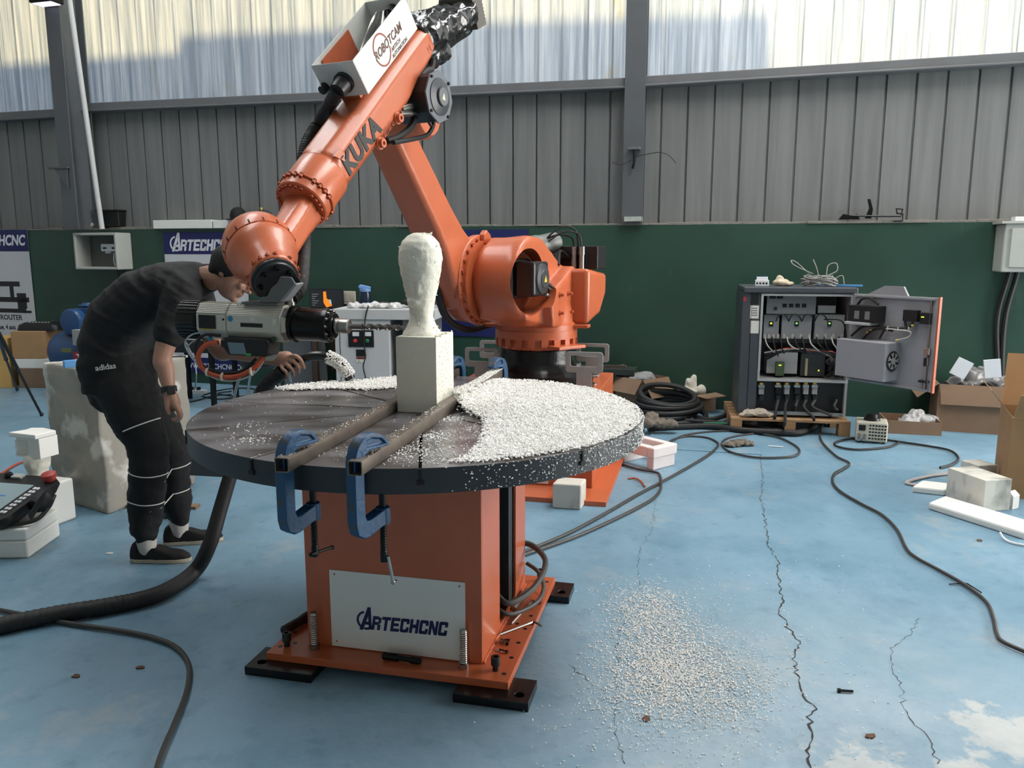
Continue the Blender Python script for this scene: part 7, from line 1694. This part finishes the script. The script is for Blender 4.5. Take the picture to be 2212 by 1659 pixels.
# white foam frame and stone cube near the riser
fM = frame(FL(1411, 1018), R(27))
P, L_, R2 = FL(1411, 1018), FL(1352, 1003), FL(1458, 1006)
ax_ = (R2 - P).normalized(); ay_ = V((-ax_.y, ax_.x, 0)); fM = basis(P, ax_, ay_); wA, wB = .25, .36; hF = .16
mb = MB(fM); th = .062
mb.b2(0, wA, 0, th, hF - .075, hF); mb.b2(0, wA, wB - th, wB, hF - .075, hF); mb.b2(0, th, th, wB - th, hF - .075, hF); mb.b2(wA - th, wA, th, wB - th, hF - .075, hF); mb.b2(0.01, wA - .01, 0.01, .07, 0, hF - .075); mb.b2(0.01, wA - .01, wB - .08, wB - .01, 0, hF - .075)
fM2 = fM
tag(mb.build('packing_foam', mat('foam_pinkish', (236, 226, 224), .6), smooth=False, bevel=.008), 'white foam packing frame with a square hole on the floor by the riser', 'foam frame')
block_px('stone_cube', (1254, 1102), (1193, 1098), (1266, 1086), 1048, mat('limestone', (208, 204, 194), .8, col2=(150, 146, 138), vscale=5, stretch=(3, 1, 1), c2lo=.55, c2hi=.8), 'rough white stone cube on the floor in front of the riser plate', 'stone block', bev=.008)
# raised floor patch
q = [FL(*c_) for c_ in ((1409, 923), (1637, 936), (1646, 983), (1398, 968))]
MB().prism([p + V((0, 0, .0005)) for p in q], (0, 0, .005)).build('floor_patch', MATS['floor_paint'], fl, smooth=False, bevel=.002)
# ================================================================== FLOOR CABLES AND LOOSE BITS
cab_grey2 = mat('cable_grey', (58, 56, 54), .5, var=.3, vscale=20)
def cable(px, r, label, m_=None, name='floor_cable'):
    pts = [FL(q[0], q[1], q[2] if len(q) > 2 else r + .0045) for q in px]
    return tag(MB().tube(pts, r, 8, 8).build(name, m_ or cab_grey2), label, 'cable')
cable([(1802, 868, .12), (1786, 900, .03), (1772, 932), (1776, 955), (1806, 985), (1834, 1000), (1822, 1012), (1802, 1024), (1799, 1042), (1816, 1062), (1860, 1088), (1905, 1112), (1938, 1145), (1958, 1185), (1980, 1205), (2030, 1232), (2085, 1264), (2130, 1300), (2146, 1335), (2154, 1370), (2170, 1388), (2240, 1418)], .0085, 'long grey cable winding from the cabinet along the right floor')
cable([(1702, 880, .12), (1690, 905, .03), (1668, 922), (1634, 935), (1590, 942), (1566, 950), (1560, 962), (1580, 977), (1634, 988), (1702, 987), (1726, 978), (1720, 964), (1690, 948), (1661, 940), (1607, 932), (1539, 932), (1480, 940), (1448, 955), (1436, 966)], .0085, 'black cable forming a wide loop before the pallet')
cable([(1436, 966, .012), (1450, 952), (1480, 943), (1525, 945), (1550, 957), (1545, 970), (1522, 988), (1471, 1018), (1425, 1043), (1374, 1070), (1300, 1113), (1220, 1155), (1120, 1196)], .0085, 'black cable running diagonally from the loop to the pedestal')
cable([(1352, 990, .012), (1336, 997), (1345, 1003), (1380, 1014), (1410, 1019), (1424, 1024), (1428, 1042), (1424, 1062), (1400, 1084), (1330, 1120), (1240, 1160), (1120, 1202)], .0085, 'black cable bending round the foam frame to the pedestal')
cable([(2031, 1010), (2056, 1003), (2070, 990), (2052, 973), (2002, 963), (1940, 954), (1896, 948), (1840, 947), (1806, 955), (1808, 964), (1850, 971), (1915, 966), (1942, 956)], .0085, 'black cable looping before the transformer to a bare end', black_rubber)
cable([(-900, 1180), (-400, 1250), (-60, 1305), (0, 1318), (90, 1335), (160, 1348), (270, 1364), (340, 1380), (385, 1402), (408, 1438), (404, 1490), (378, 1560), (350, 1625), (325, 1700), (240, 1900), (60, 2100)], .0095, 'dark cable passing under the vacuum hose at lower left')
cable([(-20, 1032), (0, 1024), (35, 1003), (62, 994), (120, 974)], .007, 'orange cord on the floor behind the foam figure', cab_o)
cable([(1356, 1034, .006), (1372, 1033), (1385, 1040), (1393, 1051)], .006, 'short curved copper pipe beside the riser foot', mat('copper', (176, 96, 66), .4))
cable([(2050, 1262), (2085, 1260), (2098, 1266), (2120, 1280)], .003, 'thin dark wire hooking off the long cable', black_rubber)
# leads coming out of the pedestal opening
pcl = [TF @ V(p) for p in ((.30, -.02, .17), (.36, -.04, .15), (.43, .10, .165), (.44, .28, .20), (.37, .36, .235), (.30, .355, .25))]
t = thing('pedestal_leads', TF @ V((.40, .2, .06)), 'two grey leads looping out of the pedestal side opening', 'cable')
MB().tube(pcl, .0125, 10, 8).build('thick_lead', mat('lead_dark', (76, 74, 72), .5), t)
MB().tube([TF @ V(p) for p in ((.30, -.03, .12), (.36, -.02, .095), (.43, .12, .085), (.44, .24, .10), (.40, .33, .13), (.34, .37, .15))], .009, 10, 8).build('thin_lead', MATS['lead_dark'], t)
# loose tools and hardware on the table's base plate
def tb(x, y, yaw=0): return TF @ Matrix.Translation((x, y, .0605)) @ Matrix.Rotation(yaw, 4, 'Z')
tag(MB(tb(.049, -.405, R(-3))).lathe((-.07, 0, .014), (.08, 0, .014), [(0, .009), (.004, .0135), (.06, .0135), (.064, .0095), (.105, .0095), (.11, .0125), (.145, .0125), (.147, .009)], 14).build('hand_tap', black_steel), 'dark steel hand tap lying on the orange plate below the name plate', 'tool')
tag(MB(tb(.355, .165, R(86))).lathe((-.09, 0, .0115), (.10, 0, .0115), [(0, .0075), (0, .011), (.19, .011), (.19, .0075)], 14).build('steel_pipe', steel), 'short bright steel pipe on the orange plate beside the pedestal', 'pipe')
def hexkey(M, L_, s_, label):
    mb = MB(M); mb.tube([(-L_ / 2, 0, .005), (0, 0, .005), (L_ / 2 - .01, 0, .005), (L_ / 2, .006, .005), (L_ / 2, s_, .005)], .0045, 6, 3); tag(mb.build('hex_key', steel), label, 'tool', 'hex keys on the base plate')
hexkey(tb(.385, .07, R(80)), .22, -.04, 'long hex key lying next to the bright steel pipe')
hexkey(tb(.395, -.07, R(52)), .17, -.05, 'hex key lying nearest the front corner on the orange plate')
for k, (x, y, lb) in enumerate(((.372, -.175, 'small dark screw lying flat near the hex keys on the plate'), (.388, -.19, 'small dark screw with its tip to the plate edge'), (.39, -.255, 'small dark screw beside the loose washers'))):
    mb = MB(tb(x, y, R(20 + 70 * k))); mb.lathe((-.016, 0, .006), (.02, 0, .006), [(0, .006), (.008, .006), (.008, .003), (.036, .003)], 10); tag(mb.build('loose_screw', black_steel), lb, 'screw', 'loose screws on the base plate')
mb = MB(tb(.366, -.19)); mb.lathe((0, 0, 0), (0, 0, 1), [(0, .006), (0, .011), (.011, .011), (.011, .006)], 6); tag(mb.build('hex_nut', steel), 'bright hex nut among the dark screws on the plate', 'nut')
for x, y, lb in ((.366, -.245, 'steel washer lying closer to the screws on the plate'), (.372, -.30, 'steel washer lying closer to the black socket screw')):
    mb = MB(tb(x, y)); mb.lathe((0, 0, 0), (0, 0, 1), [(0, .006), (0, .0125), (.0025, .0125), (.0025, .006)], 16); tag(mb.build('washer', steel), lb, 'washer', 'washers on the base plate')
mb = MB(TF); a_, b_ = V((-.452, -.33, .082)), V((-.40, -.10, .082)); mb.lathe(a_, b_, [(0, .012), (.006, .019), (.10, .017), (.12, .02), (.20, .02), (.235, .014)], 14)
tag(mb.build('hammer_handle', black_rubber), 'black rubber tool grip lying on the plate left of the pedestal', 'tool')
# bits on the floor
mb = MB(frame(FL(1823, 1496), R(-8))); mb.lathe((-.022, 0, .007), (.03, 0, .007), [(0, .0075), (.01, .0075), (.01, .0045), (.052, .0045)], 10); tag(mb.build('loose_bolt', black_steel), 'single black bolt lying on the blue floor at lower right', 'bolt')
rb = random.Random(31)
for x, y, lb in ((238, 1196, 'crumpled paper bit on the floor before the man shoe'), (165, 1462, 'brown debris flake on the floor at lower left'), (1397, 1553, 'brown debris flake below the scattered crumbs'), (2117, 1168, 'dry dark leaf on the floor at right'), (1880, 1592, 'dark debris flake near the lower right corner'), (305, 1443, 'rusty flake on the floor left of the front foot plate')):
    mb = MB(frame(FL(x, y), rb.uniform(0, 3))); n_ = 7
    mb.prism([(.018 * math.cos(2 * PI * k / n_) * rb.uniform(.6, 1.3), .012 * math.sin(2 * PI * k / n_) * rb.uniform(.6, 1.3), .0006) for k in range(n_)], (0, 0, .004))
    tag(mb.build('debris', mat('paper_bit', (214, 210, 200), .8) if x == 238 else mat('debris_brown', (96, 70, 54), .9), smooth=False), lb, 'debris')
